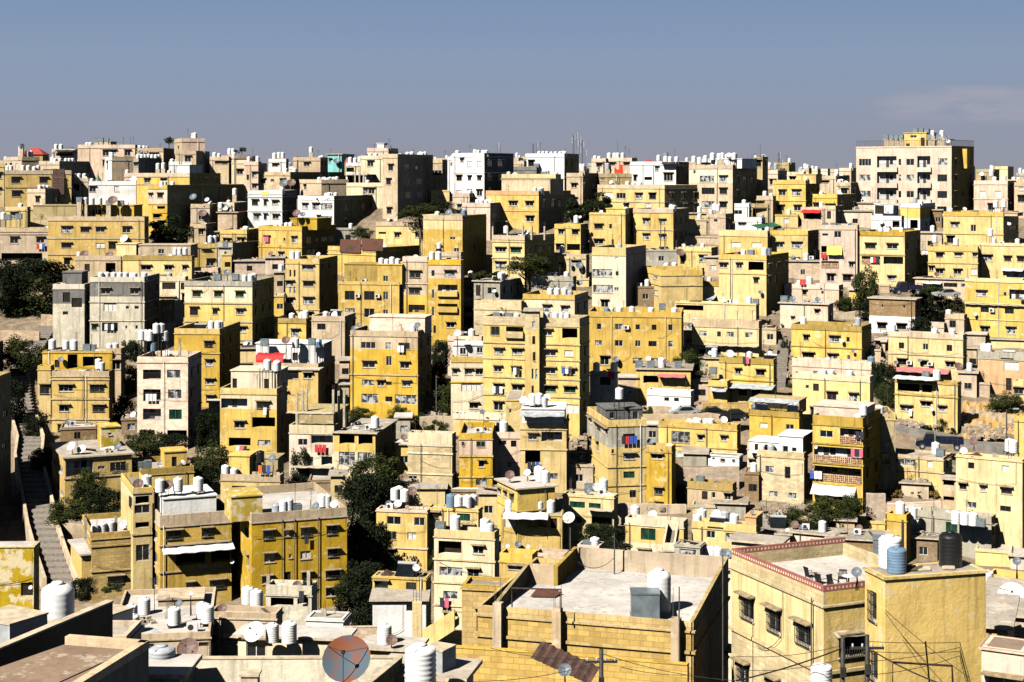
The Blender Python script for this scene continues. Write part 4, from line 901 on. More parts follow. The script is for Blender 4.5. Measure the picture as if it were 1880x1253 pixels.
# ------------------------------------------------------------------ the middle of the slope
h('X',97,155,167,522,655,'old grey wing with slanting dark windows',W='546:122/12/15/no 556:141/18/14/no 575:120/10/5/no',two=(558,'G'),pipe=0,T='',P=[(115,150,501,3,4,'G')],side_col='X')
h('X',165,265,293,509,655,'old grey topped house with cream base',W='535:194/16/10,247/14/10 565:202/22/12/nS,234/6/5/ns,251/8/5/ns 601:173/10/9/g,202/28/14/n,232/4/5/ns,251/5/6/ns',two=(545,'G'),B='555 589',T='185/500/w/1.3 197/500/w/1.3 209/500/w/1.3 220/500/w/1.3 231/500/w/1.3 241/501/w/1.2 247/501/w/1.2 276/500/w/1.2',L=[(202,601,'wkw')],side_col='G',pipe=2)
h('c',293,340,345,508,600,'cream wall house left of green windows',W='524:310/24/12/no,336/7/14/no 547:337/5/12',T='300/532/g 311/533/e')
h('m',294,320,330,545,600,'low brown hut behind terraced tanks',W='565:310',flat=True)
h('y',339,463,503,517,655,'cream house with green glass windows',W='540:361/14/9/g,400/13/9/g,440/14/9/g 572:356,395/9/10,441/14/10 605:395,445/13/10 637:395,445/16/10',B='526 558 592 625',T='449/505/w/1.3 460/504/w/1.4 472/508 486/502/w/1.5 433/503/g 400/503/g',DS='417/500/k',two=(556,'c'),band='g',side_col='y',Pl=[])
h('y',337,372,377,584,640,'small yellow stair hut with two tanks',W='595:345/9/14/d',T='347/567/w/1.7 361/567/w/1.7')
h('Y',320,403,441,604,750,'ochre house behind pink stone building',W='632:383/14/9 666:384/13/11/W 701:385/15/9/W 732:386/14/10/W',B='617 649',T='388/589/w/1.6 400/589/w/1.5 413/589/w/1.5',side_col='o')
h('y',504,562,575,585,640,'small yellow house right of green windows',W='611:542/14/11/W',T='536/575/w/1.4 553/574/w/1.5 560/574/w/1.4 570/570/w/1.6 578/570/w/1.5',band='o')
h('b',572,633,653,581,672,'blank beige house with faded columns',W='600:590/14/10/n',DS='614/577/w/6',band='b',T='598/577')
h('Y',621,733,742,518,630,'yellow house with six dark open windows',W='543:642/17/14/n,678/18/14/n,708/9/13/n 575:643/17/14/n,678/18/14/n,708/9/10/n',P=[(632,693,486,2.2,5,'o','512:662/50/20/bo'),(693,738,487,.1,8,'Y','512:708/9/10/n')],T='700/474/w/1.3 710/476/w/1.3 720/472/w/1.2 730/475/w/1.1',side_col='m',par=.5)
h('Y',739,785,788,472,630,'pinkish house with window grilles, centre',W='504:762/19/11/x 534:761/19/9/x 567:765/30/14/br 597:765',B='521',two=(543,'b'),band='k')
h('Y',786,846,850,478,640,'peach topped yellow house with white loggias',W='502:795/6/9/n,826/18/9 533:822/36/20/bwP 540:795/5/14/n 565:822/36/14/bP 572:795/5/14/n 597:827/14/8 605:798/5/12/n',two=(512,'k'),T='793/462/w/1.3 805/462/w/1.2 783/466')
h('n',848,868,872,552,625,'brown concrete balcony ruin, centre',W='563:858/20/20/bo 590:860/20/18/bo')
h('g',870,918,960,518,570,'unfinished grey rooftop house, centre',W='534:878/8/16/no,903/16/10/n',T='920/512/w/1.7 948/501/w/2.2',flat=True,side_col='X',DS='907/535/w/4')
h('s',870,957,962,553,640,'plain stained block wall house, centre',W='567:931/12/9/W',pipe=1,par=1.5)
h('g',975,1052,1058,508,560,'grey parapet house with four tanks',W='522:995/30/7/W',T='987/500/w/1.2 1008/500/w/1.1 1019/500/w/1.1 1040/499/w/1.4',DS='1049/524/k/5 1064/520/k/6',two=(520,'g'))
h('c',960,1055,1080,542,640,'cream house with yellow band, centre',W='567:1004/14/10/W,1037/13/10/W',band='Y',B='553',T='1010/529/w/1.6 1023/529/w/1.5 1036/529/w/1.5 1047/534/e',side_col='c')
h('y',887,1064,1082,585,812,'largest yellow apartment house with stair tower',W='610:909/15/14/n,945/32/20/bP,1005/16/9,1020/26/16/bo,1046/28/20/bo 647:916/16/9/W,950/18/9/W,1010/20/10,1044/15/9 680:914/13/9,947/14/9/g,1010/18/10,1045/22/10 713:915/16/9/L,950/18/9,1010/20/10/g,1046/20/10/g 748:915/16/14,950,1046/32/14/nS',
  B='634 663 698 731',band='s',par=1.2,T='913/574/g 921/573/w/1.2 949/575/w/1.2 935/575/g 1003/574/w/1.4 1020/573/w/1.4 1030/574/w/1.3 1041/574/w/1.4',pipe=3,L=[(950,682,'wk'),(915,716,'wkw'),(1042,680,'bwk')],clutter=False)
h('y',964,990,992,572,816,'projecting stair tower of largest yellow house',W='596:980/6/9/n 625:980/6/13/n 655:981/6/14/n 687:978/4/17/n,985/4/17/n 718:978/4/17/n',B='649 679 710',d=218.6,dep=4,two=(607,'s'),flat=True,clutter=False,name='stair_tower',cat='stair tower',gz=ground(219))
h('c',828,895,897,655,785,'small cream house with yellow parapet band',W='683:835/9/10,860/12/10,880/12/10 712:865/34/12/n 745:870/15/9',P=[(832,893,635,2.5,5,'w','643:881/10/10 645:850/10/12')],band='Y',B='667 702',DS='840/612/w/7')
h('k',822,884,888,618,700,'peach rooftop with dishes and curly pipe',W='630:850',T='866/604/w/2.0',DS='847/612/r 852/620/k',A=[])
h('Y',1080,1251,1253,574,700,'plain ochre house with square windows',W='601:1100/9/10/n,1136/14/10/n,1171/9/9/n,1201/9/9/n,1231/9/10/n 631:1099/12/9/n,1136/13/10/n,1171/10/10/n,1198/14/9/n,1231/9/10/n 663:1110,1171/18/10/nW,1204/20/10/nW',T='1114/566/b 1122/566/w 1137/565/w/1.3 1160/563/w/1.4 1195/565/w/1.3 1238/565/w/1.2 1216/557/g',DS='1131/660/k/6',pipe=2)
h('X',1083,1128,1134,688,770,'rubble terrace with red cloth, right centre',W='700:1111/18/12/no',T='1095/713/w/1.6 1132/712/w/1.9',L=[(1124,690,'rr')],flat=True)
h('y',1181,1214,1290,496,580,'narrow yellow house with two small windows',W='508:1203/8/8/W 537:1202/12/8',B='525',par=1)
h('b',1216,1288,1292,493,530,'pinkish parapet house with paired tanks',T='1224/483/w/1.6 1238/482/w/1.5 1212/488/w',W='505:1240',DS='1230/486/r')
h('p',1228,1345,1352,518,570,'long ochre parapet above shaded pergola',W='535:1250/8/6/n',A=[(1236,1316,543,2.2,'sheet_grey',.4)],T='1288/507/w/1.4 1302/509/w/1.3 1325/507/w/1.4',DS='1329/501/k/5 1340/501/k/5 1348/503/k/4 1328/543/w/7',band='o')
h('p',1240,1388,1394,558,610,'blank cream yellow wall below pergola',W='566:1260/50/10/bo 566:1300/30/10/bo',DS='1350/556/s/5',T='1375/579/w 1392/576/g',roof='roof_slab',pipe=1,par=.3)
h('p',1270,1393,1398,590,680,'long balcony house with lilac recess',W='614:1291/13/9/n,1320/7/10/d,1341/13/9/nW,1375/13/9/nW 648:1291/14/9/n,1320/7/12/d,1341/13/9/nW,1375/12/9/n',two=(604,'k'),A=[(1270,1393,634,1.0,'stone_light',-.02)],band='b',T='1262/590',par=1.2,pipe=1)
h('y',1320,1420,1424,660,760,'yellow house with corrugated porch roof',W='683:1355/10/9,1396/14/9 720:1317/7/5/n,1364/14/10/no,1388/16/12/no',A=[(1333,1424,706,2.0,'sheet_grey',.35)],band='o',DS='1340/650/w/8 1413/648/w/4',T='1376/646/w',B='669 701',L=[(1371,662,'kp')])
h('y',1453,1582,1600,600,680,'yellow house above red ledge line',W='622:1480/10/9,1532/17/10/W,1557/6/7/n 655:1484/20/10,1529/17/10,1558/6/7/nW',B='606 641',band='o',T='1475/582/w/1.7 1575/583/e',DS='1546/626/w/4 1566/645/k/3',)
h('k',1454,1600,1604,665,720,'pink block parapet with water tank',W='684:1497/9/4/no',T='1520/682/w/1.3 1512/685/e 1607/655/b/1.8',DS='1556/668/k',flat=False,par=1.2)
h('p',1455,1597,1600,692,812,'cream yellow house crossed by wires',W='711:1482/6/6/n,1498/10/14/d 729:1527/16/14,1567/14/14/W 757:1497 770:1535/8/8',T='1512/737 1526/738 1560/738/w/1.3',DS='1589/740/w/4',pipe=2,band='c')
h('k',1440,1540,1548,524,575,'salmon wall house left of tall tree',W='537:1477/8/9,1510/5/4/ns',T='1486/508/w/2.2 1467/515',L=[(1475,519,'rr')])
h('k',1432,1520,1530,560,615,'tumbledown pink sheds, right of alley',W='572:1500/8/6 584:1455/5/3',T='1440/562/g 1418/592/g',DS='1455/560/k',flat=True)
h('y',1168,1268,1270,680,745,'low house under white slab roof',W='697:1195/28/14/bo',A=[(1208,1258,688,1.2,'tarp_pink',.25)],T='1215/664/w/1.7 1195/667/g 1170/667/g 1245/664/g',DS='1222/664/r/5',flat=True,two=(694,'y'))
h('w',1188,1268,1272,719,775,'shabby white house with two windows',W='733:1224/9/7/n,1242/9/7/n')
h('y',1300,1335,1340,700,760,'cramped yellow rooms beside porch roof',W='715:1318',A=[(1305,1336,713,1.2,'sheet_grey',.3)],T='1309/674/g')
h('w',1596,1680,1690,551,625,'brown brick house with white ground floor',W='563:1620/5/5/ns,1660/6/5/ns 599:1619/15/9,1655/16/9',two=(583,'n'),par=.2,flat=True,clutter=False)
h('p',1631,1768,1775,615,715,'cream house of three framed bays',W='637:1655/10/10/n,1699/10/10/n,1743/10/10/n 667:1656/15/10,1696/11/8,1744/14/9',B='624 656',band='b',T='1635/595/w/1.8 1716/672/w/2 1748/669/w/2.1',DS='1645/666/k/4 1689/662/k/4 1760/673/r/8',A=[(1637,1745,676,1.4,'tarp_pink',.5)],clutter=False)
h('y',1643,1758,1764,703,800,'house with white tarp over pergola',W='711:1668/40/18/bo 711:1702/18/18/bo 708:1730/26/7/no 742:1700/18/8 750:1664/20/9/W 751:1730/12/9/W',B='731',band='o',A=[(1645,1719,692,1.6,'tarp_white',.2)],T='1700/682/g 1720/679/w/2',DS='1710/752/w/4',pipe=2,par=.4,L=[(1673,758,'w')])
h('y',1772,1886,1890,515,640,'balconied yellow house at right edge',W='540:1802/18/9/W,1845/6/6/n 540:1868/30/18/bw 570:1808/14/8/n,1853/15/9/n 606:1808/14/9,1856/15/10',B='512 560 590',band='p',DS='1790/577/w/4 1875/549/k/4',A=[(1772,1886,560,.5,'stone_light',.0)],par=.5)
h('b',1735,1770,1775,578,630,'beige rooftop hut with dark window',W='595:1749/11/10/n',T='1727/578/w/1.9')
h('b',1690,1733,1738,594,630,'low rubble wall house, right',W='603:1723/5/3')
h('q',1795,1888,1892,650,735,'unfinished orange and grey house, right edge',W='672:1857/26/14/n 706:1852/10/19/no',T='1806/631/w/1.9 1815/631/w/1.9',par=1.1,pipe=0,two=(662,'g'),band='g')
h('b',1680,1790,1795,515,560,'low stone row house above parked cars',W='524:1745/24/6/n,1773/17/5/nW',flat=True,A=[(1693,1730,518,1.2,'tarp_white',.2)])
# left middle
h('K',252,345,370,656,830,'pink stone apartment house with iron balconies',W='688:279/33/18/br 687:319/23/13/n 726:279/32/22/br 724:321/23/14/n 761:279/33/20/bwr 761:322/22/16/ng 800:270/28/20/bo 800:325/36/20/bo',B='',T='260/606/w/2 268/606/w/2 275/606/w/1.8 287/594/w/1.6 296/594/w/1.6 302/607/w/1.8 282/628/b/1.2',DS='',Pl=[(330,632,3)],L=[(279,730,'www')],side_col='K',clutter=True,pipe=1)
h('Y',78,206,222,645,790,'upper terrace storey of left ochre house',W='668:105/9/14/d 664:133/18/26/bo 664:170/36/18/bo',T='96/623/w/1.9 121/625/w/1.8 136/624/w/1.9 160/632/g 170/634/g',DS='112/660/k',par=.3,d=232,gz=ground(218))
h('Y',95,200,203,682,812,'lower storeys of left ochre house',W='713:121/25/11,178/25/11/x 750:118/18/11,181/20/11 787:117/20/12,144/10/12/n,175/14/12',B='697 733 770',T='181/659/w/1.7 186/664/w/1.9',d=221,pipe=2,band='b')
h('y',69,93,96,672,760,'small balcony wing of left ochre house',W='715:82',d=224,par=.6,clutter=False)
h('b',194,222,230,640,740,'brown shaded house left of pink stone',T='200/636/w/1.7 212/634/w/2',W='670:215')
h('c',465,584,615,668,772,'house with red canopy and white terrace',W='690:540/22/18/bwr 690:567/15/9/n 722:540',two=(668,'w'),P=[(470,594,632,3,5,'w','655:542/10/15/d')],T='486/622/g 543/620/w/1.9 573/621/g 587/623/b',DS='525/625/r/8 592/626/w/3',A=[],par=.7,band='b',side_col='m')
h('Y',465,584,588,680,774,'yellow storey below the red canopy',W='690:565/15/9 690:538/20/16/bwr 728:520',d=224,par=.1,clutter=False,flat=True)
h('Y',643,767,792,609,775,'tall yellow house with beige top storey',W='635:676/26/11/n,713/10/11/n,742/20/11/n 663:714/10/14/n 670:677/22/11,743/15/10 704:676/22/9/nW,699/12/9,714/10/5/n,746/14/9/W 733:679/29/15/nW,714/12/8/n,745/37/14/nW',two=(643,'b'),B='622 655 690',band='b',P=[(678,780,583,3,4,'K')],T='758/595/w/1.8',DS='648/603/k/5 659/597/k/5 770/599/k/6 777/598/k',pipe=2,L=[(737,641,'ww')],side_col='m')
h('y',404,508,527,714,858,'cream topped yellow house with white loggia',W='741:430/48/18/bw 744:483/22/11 780:440/18/11 776:484/42/19/bo 812:440/40/16/bo 814:485/22/10/n',two=(752,'c'),B='',P=[(424,512,682,3.5,5,'c','705:431/8/20/d 705:489/8/18/d')],T='491/660/w/2.1 514/662/w/2 523/664/w/1.6',DS='477/672/w/4 512/685/k/4',L=[(445,826,'wpk'),(488,755,'w')],pipe=0,side_col='b')
h('c',531,613,640,782,905,'pink house with red laundry balcony',W='806:597/40/18/bw 812:556/15/10/n 846:567/15/11/nW,600/20/16/bw 888:562/14/9,598/14/9',A=[(530,613,757,1.2,'stone_light',-.02),(541,612,856,1.4,'stone_light',-.03)],L=[(590,824,'rrr')],P=[(548,612,760,1.5,8,'m','770:580/60/18/bo')],two=(832,'k'),Pl=[(545,722,2),(556,718,2),(563,716,3),(612,716,2),(622,718,3),(632,716,2)],d=205,pipe=0,par=1.1,clutter=True,side_col='m')
h('c',613,689,727,797,905,'unfinished house with open concrete bays',W='806:637/28/20/bo,671/26/20/bo 843:637/28/21/nW,670/26/21/nW 888:627/11/9/n',two=(831,'y'),T='705/765/w/1.8',flat=True,d=204,side_col='m',pipe=0)
h('y',405,514,518,873,975,'yellow house with corrugated rooftop shed',W='900:439/25/13/no,488/24/12/no',T='414/854/w/2.3 478/828/k/1.2 430/866/w',P=[(420,458,838,1.5,3,'y'),(460,510,842,3.5,3,'m')],band='b',B='884',L=[(487,862,'okb')],DS='500/842/k')
h('s',749,830,833,797,915,'pale stone block house with bare columns',W='877:755/14/5/n 812:771/10/14/no',T='814/808/w/1.8 822/808/w/1.3',B='834 872',band='c',Pl=[(751,795,.3),(793,799,.3),(826,799,.3)],par=1.6,pipe=1)
h('y',832,955,960,764,815,'low yellow roofline with green window',W='782:859/15/7/ng 778:893/9/7/n 783:905/10/5',DS='886/757/k/5',par=.7,band='c')
h('Y',843,904,906,796,912,'peach above yellow house, centre',W='813:850/5/10/n 815:883/15/11/n 852:884/10/11 886:884/20/11/nW',two=(836,'k'),B='838 876',pipe=1,roof='roof_pale')
h('k',904,960,962,794,890,'peach house with big roof tank',W='812:922/15/10/n,943/10/14/n 854:941/20/9/n',T='925/773/w/2.6',roof='roof_pale',pipe=0)
h('y',955,1040,1042,778,905,'yellow house with white curtained top terrace',W='802:978/15/11,1013/38/18/bw 840:978/28/24/bo 875:1017/14/10/n,975/24/10/no',two=(791,'c'),P=[(958,1036,752,.5,6,'w','768:980/32/12/nS'),],A=[(955,1037,757,1.4,'sheet_grey',.3)],T='978/723/w/2 990/722/w/2 998/728/w/1.8',DS='958/735/w/8/2 1003/731/w/8/2',L=[(980,855,'kkb')],B='826',band='y')
h('y',928,958,960,735,880,'slanting yellow wall beside curtained terrace',W='755:937/4/6/ns',par=.1,pipe=0,clutter=False)
h('y',1078,1116,1187,772,940,'grey house with long row of side windows',W='748:1083/5/9,1092/5/9,1099/5/9,1106/5/9 783:1084/5/9,1094/5/9,1101/5/9,1108/5/9,1114/4/9 815:1084,1097 805:1155/21/14/n 829:1125/5/6/s 838:1155/20/9/W 872:1155/20/10/ng 907:1162/12/12/n',two=(822,'g'),P=[(1112,1180,752,2,5,'D','763:1124/9/12/n,1167/10/15/n')],L=[(1155,808,'krbb')],B='858 892',band='y',pipe=2,T='1137/712/w/1.8')
h('Y',1187,1233,1236,820,942,'ochre block with barred window, right centre',W='837:1206/19/10 867:1208/42/16/nx 902:1209/14/11/x 925:1210/16/6/no',pipe=1,DS='1185/811/k',T='')
h('y',1209,1353,1356,781,848,'long yellow house with brick parapet',W='803:1250/33/18/nWx 804:1286/9/9 805:1329/11/9/W',B='791 825',band='B',T='1278/771 1283/772 1296/772 1305/772',DS='1329/771/w/7',A=[(1235,1356,832,2.5,'sheet_grey',.3)],dep=7)
h('w',1300,1357,1360,838,870,'small white house beneath sheet roof',W='843:1310/6/5/n,1327/8/8/n,1347/5/6/n',pipe=0,clutter=False,par=.2)
h('b',1262,1345,1350,889,945,'low sand house with ochre parapet',W='908:1294/10/20/do,1310/8/11/n 912:1336/12/11',band='o',DS='1316/894/k',T='1286/874/g',par=.9,pipe=0)
h('Y',1376,1467,1472,757,840,'bright yellow house with tanks on porch',W='783:1402/14/9/n,1450/14/9/n',P=[(1380,1467,735,2.5,4,'m','746:1425/80/14/bo')],A=[(1378,1468,733,1.2,'sheet_grey',.3)],T='1393/743/w/1.5/1 1403/745/w/1.6/1 1452/743/w/1.5/1 1460/744/w/1.5/1',DS='1373/746/k/5',band='o',B='767')
h('s',1390,1476,1480,832,930,'cream house with small square windows',W='862:1413/14/10/n 868:1446/10/18/n 909:1420/15/9/nW,1455/14/9/nW',P=[(1376,1430,812,1.5,4,'w','822:1400/30/12/bo'),(1430,1474,802,.4,5,'w','826:1442/10/14/n,1458/9/8/n')],B='846',band='s',T='1416/817/e 1395/818/w',pipe=1)
h('c',1372,1392,1395,815,900,'peeling narrow wall beside small square windows',W='848:1380/8/7/W',pipe=0,clutter=False)
h('y',1492,1584,1617,768,950,'yellow house with three brick lattice balconies',W='797:1517/22/10/n 800:1564/40/28/bwl 836:1538/88/28/bwl 871:1538/88/26/bl 912:1530/60/18/bo',B='820 856',band='o',A=[(1492,1572,893,1.2,'tarp_white',.9)],P=[(1494,1588,748,2,5,'K')],T='1610/744/w/1.8 1576/890/w/1.7',DS='1493/858/r/3 1498/822/w/3',L=[(1580,800,'kk'),(1575,832,'pkp'),(1500,872,'bww')],side_col='o',par=1.2)
h('y',1600,1614,1640,760,900,'shaded narrow house in dark alley',T='1607/745/w/1.8',side_col='m')
h('y',1625,1732,1748,841,915,'yellow house with curtained veranda strip',W='851:1655/50/11/nW,1707/10/10/n 888:1637/8/9/n,1669/10/18/d,1699/9/9/n',B='869',flat=False,T='1718/813/w/2.2/4 1727/824/g/1//4',par=.4,A=[],DS='',band='b',roof='roof_slab',clutter=False)
h('p',1755,1877,1880,845,1030,'tall pale yellow house at right edge',W='858:1783/12/10/n,1846/13/10/n 897:1768/13/10,1805/10/10,1848/18/10 931:1784/16/9/n,1846/18/9/n',T='1853/806/w/2.4/4 1860/808/w/2.2/4',DS='1788/812/r/8/4',par=.3,roof='roof_pale',two=(950,'p'),pipe=0)
h('b',1730,1755,1760,882,985,'open porch with red hipped roof',W='887:1742/22/10/bo 916:1742/20/8/bo',flat=True,clutter=False)
h('Y',1862,1890,1893,765,860,'yellow house corner at right edge',W='776:1874/8/9')
h('y',1860,1880,1884,700,745,'small yellow shed on dry slope',W='715:1870')
# ------------------------------------------------------------------ the foot of the slope
h('Y',96,119,242,842,960,'terraced ochre house with two white dishes',W='856:103/7/9,112/6/10 900:106/5/9,114/5/10 860:145/50/28/bwr 858:217/28/14/nx 858:186/12/4/n 890:150',T='',DS='131/820/w/9/1.2 150/825/w/9/1.2',B='879',a=67,P=[(186,220,785,5,3,'h','797:202/6/5/s')],band='b',flat=True,pipe=1,roof='roof_slab')
h('y',240,258,356,862,945,'low ochre wall with yellow shed',P=[(302,343,830,1.5,3,'Y','848:320/9/18/d')],DS='346/848/r/4',T='272/845/g 253/848/g',band='o',par=.8)
h('y',222,244,276,897,1110,'yellow stair wing with brick lattices',W='922:241/4/16/n 918:261/25/14/bo 935:261/26/14/nL 964:261/25/10/bo 976:261/25/14/nL 1015:262/24/24/nL',two=(930,'p'),DS='254/889/r/10',a=69,B='940 982',par=.6,T='281/880/w/2.2',pipe=0)
h('Y',276,294,425,947,1125,'big yellow house with white roof room',W='938:287/8/12 980:285/8/13 1022:285/8/16 1063:285/9/20 980:319/26/14/x,380/18/14/x 1022:350/54/26/bo,405/34/26/bo 1075:349/15/14,399/26/14/x',B='961 1003 1052',P=[(300,397,914,1.2,6,'w','928:305/9/22/n')],T='281/880/w/2.5/2 327/877/w/2.5/2 364/876/w/2.5/2',DS='308/891/r/10/2 426/1032/w/4',A=[(297,427,1003,1.3,'tarp_white',.3)],a=69,band='b',pipe=1,par=1.3)
h('B',151,168,276,980,1110,'stone yellow wall below stair wing',W='1022:153/38/14/g 1065:212/26/12/x 1058:150/6/6',B='1004 1050',T='175/965/w/1.7 188/964/w/2 203/963/w/2.1',Pl=[(157,953,.3),(213,948,2)],a=70,par=.7)
h('Y',130,150,176,1020,1110,'glazed corner room beside public steps',W='1022:164/36/14/ng',flat=True,a=66,clutter=False)
h('h',-60,62,66,1003,1110,'peeling bright yellow house at left edge',W='1082:50/20/20/no',DS='56/1079/w/4',par=.1,clutter=False,d=150)
h('Y',415,462,637,944,1140,'large ochre house with long window shadows',W='977:453/8/14 1030:455 978:493/18/14/x,528/9/9,562/18/14/x,609/17/14/x 1020:495/18/14,533/6/6/s,561/18/13,611/18/13/x 1060:490/16/13,528/12/24/d,563/16/14,611/24/13 1087:608/18/14',
  B='953 997 1040',band='b',T='507/925/e/1 520/918/w/2 530/915/w/2 592/907/w/2.2/3 600/908/w/2.2/3 545/925/g',DS='580/930/k/8 613/926/w/8',P=[(425,482,912,1,4,'h')],a=70,pipe=3,par=1.0,L=[(562,990,'k')])
h('y',691,784,788,938,1050,'yellow house with three white roof tanks',W='957:723/24/13/n,770/18/13/n 984:719/16/13/n,756/14/12/n 1016:720/10/14',T='725/896/w/2.2/4 733/893/w/2.1/5 743/898/w/2.2/4',DS='757/902/r/9/4 713/925/k/6',B='1008',dep=10,band='k',roof='roof_pale',par=.3)
h('y',784,878,882,936,1050,'yellow house with row of four tanks',W='950:851/22/12/ng 946:797/16/12/x 975:860',T='828/910/b/2.2/1.5 842/911/w/2.2/1.5 858/912/w/2.2/1.5 869/911/w/2.2/2.5',B='',roof='roof_pale',par=.3,pipe=2)
h('c',797,908,912,978,1140,'cream house with four storeys of windows',W='1006:826/42/24/bo 1010:878/18/12 1051:828/40/15/nW,869/20/12 1093:827/24/13/n 1130:825/18/8',B='1032 1075 1117',T='809/958/g 836/946/w/2.6 891/952/w/2.2 898/962/w/1.8',DS='903/962/k/4',band='p',L=[(818,1106,'kp')],pipe=1,d=163,gz=ground(163))
h('y',913,950,1019,899,1035,'corner house with wide glass window',W='907:916/6/12,928/6/12,940/6/12 916:972/45/20/nW',a=68,T='991/862/w/2/2.5 1000/862/w/2/3.5 1006/873/w/2/2 1003/861/w/2/4',DS='929/873/r/9/3 968/868/w/7/3',B='939',flat=True,roof='roof_pale',clutter=False,P=[])
h('y',920,1032,1034,945,1045,'yellow house with white panelled pergola',W='958:945/36/20/nS,985/38/20/bo 958:1017/12/20/no',A=[(925,1007,942,1.8,'tarp_white',.3)],T='935/973/w/2.4 962/977/w/1.9 1011/975/w/2.2 990/990/w/1.8',DS='932/1003/w/4 951/1000/k/6 969/1004/w/4 925/1013/k/4 962/1014/k/4 936/1014/r/3',L=[(1002,955,'p')],par=.2,d=181)
h('p',1033,1127,1130,912,1005,'yellow house with green tinted windows',W='928:1060/26/9/ng,1092/21/8/ng 955:1057/22/12/n 958:1105/38/16/bo',A=[(1081,1127,935,1.0,'stone_light',.0)],DS='1096/895/w/9/2.5',T='1108/883/w/2/4 1082/898/g/1.2/3',roof='roof_pale',par=.3,pipe=1)
h('c',1148,1255,1260,958,1045,'yellow house with green glass, right centre',W='982:1190/26/20/ng,1232/22/11/n 1017:1183/20/11/g,1212/8/8/n',T='1164/936/w/1.9/3',DS='1198/948/w/9/3 1222/1020/k/4',roof='roof_slab',two=(1003,'y'),L=[(1155,1020,'kp')])
h('y',1270,1388,1392,966,1055,'yellow house with corner glass window',W='985:1305/14/12/n 985:1349/32/18/nW,1375/18/18/no 955:1375/12/10/n',T='1278/937/w/2/3 1332/938/e/2.1/2 1348/944/w/2/2 1280/965/w/2.4/.5',DS='1315/944/w/9/2 1381/941/k/4',P=[(1368,1388,950,.3,3,'q')],roof='roof_pale')
h('g',1238,1285,1288,1003,1090,'small bare grey concrete house',W='1015:1263/30/9/nW 1045:1262/24/6/nW',pipe=0,roof='roof_slab',par=.2,d=150,gz=ground(150)-3)
h('c',1227,1240,1242,998,1080,'narrow pale wall beside bare concrete',W='1020:1233/5/6/s',pipe=0,clutter=False,d=155)
h('c',1285,1345,1348,1028,1095,'pale low house with three tanks',W='1046:1310/12/8/nW,1336/10/14/no',T='1293/1001/w/2 1306/1004/w/1.9 1318/1004/w/1.9',DS='1333/1018/k/9 1289/1024/w/4 1311/1021/w/3',pipe=0,d=150,gz=ground(150)-2)
h('s',1343,1430,1433,1001,1085,'stone shed with wide dark doorway',W='1022:1377/28/26/bo',flat=True,roof='roof_slab',pipe=0,d=120,gz=-38,clutter=False)
h('g',1665,1820,1828,950,1035,'long grey house with row of tanks',W='958:1678/24/10/nS 968:1747/20/14/ng 960:1740/60/4/nS',T='1755/975/w/2.2/-2 1771/976/w/2.2/-2 1787/975/w/2.2/-2 1801/978/g/1/-2 1660/977/w/2/-2 1676/978/w/2/-2',DS='1810/971/k/4',side_col='m')
h('Y',1628,1664,1668,946,1040,'small yellow hut with tall tank',W='958:1648/28/10/bo',T='1653/921/w/2.6',clutter=False)
h('k',1450,1530,1535,985,1040,'salmon rooftop room left of red parapet',W='998:1500/14/9',DS='1437/995/r/8/1 1469/998/k/5/1 1478/978/k/5/1',T='1510/982/w',flat=True)
h('c',1390,1450,1452,983,1030,'low rubble walled yard, lower right',W='995:1410',DS='1470/975/w/4',flat=True)
h('y',1812,1884,1888,1063,1180,'yellow house behind big white dish',W='1090:1870/10/10/n',d=118,gz=-38,T='1813/1074/w/1.3/-1',roof='roof_slab',pipe=1,clutter=False)
# lower left low roofs
h('b',200,386,388,1160,1230,'low beige house with small open windows',W='1180:275/16/12/n,380/18/14/n',T='241/1118/w/1.4/5 265/1116/w/1.2/7 244/1132/w/1.5/2 320/1115/w/1.9/3 371/1106/w/1.4/5 385/1110/w/1.5/3',DS='329/1108/k/7/4 350/1090/w/4/6',d=118,gz=-44,dep=13,roof='roof_pale',par=.5,pipe=1,P=[(290,372,1108,9,3,'b')])
h('b',384,507,512,1127,1225,'beige house with scalloped blind opening',W='1156:480/44/22/bo 1173:428/30/13/n 1172:388/10/10',T='455/1093/w/1.6/4 471/1098/w/1.6/3',d=122,gz=-45,dep=11,roof='roof_pale',par=.5,A=[(412,446,1165,.5,'stone_light',.1)],pipe=2)
h('X',488,572,576,1077,1160,'raw concrete frame with two openings',W='1103:518/42/22/bo 1100:556/20/20/bo',T='565/1113/k/1.2',flat=False,par=.9,pipe=0,d=140,gz=-46,Pl=[(493,1056,.3),(567,1048,.3)],L=[(556,1095,'k')],P=[])
h('w',562,630,634,1137,1225,'little white hut with dark doorway',W='1160:599/12/15/n',d=118,gz=-45,roof='roof_slab',par=.2,pipe=0,clutter=True)
h('c',437,632,636,1176,1240,'long low white roof in foreground',W='1190:470',d=104,gz=-46,flat=True,roof='roof_pale',pipe=0,T='500/1183/w/1.2/-1.5 531/1172/w/1.6/-1.5',DS='467/1200/w/20/-2',clutter=False,dep=11)
h('y',684,782,786,1062,1175,'yellow house with white base and dish',W='1075:700/22/16/g,755/18/12/n 1115:753/12/10/n',two=(1105,'y'),DS='764/1043/w/7/.5',roof='roof_slab',dep=9,d=152,gz=-46,par=.2)
h('w',684,782,784,1103,1180,'whitewashed base storey under yellow house',W='1117:752/12/10/n',d=149,gz=-46.5,flat=True,clutter=False,pipe=0)
h('Y',917,977,980,1019,1085,'small ochre room behind foreground parapet',W='1037:947/25/14/W',d=140,gz=-42,roof='roof_slab',pipe=0,clutter=False)
h('R',980,1036,1040,1019,1075,'rough stone wall under crowded tanks',W='1030:1000/4/3/s',d=142,gz=-42,pipe=0,clutter=False)
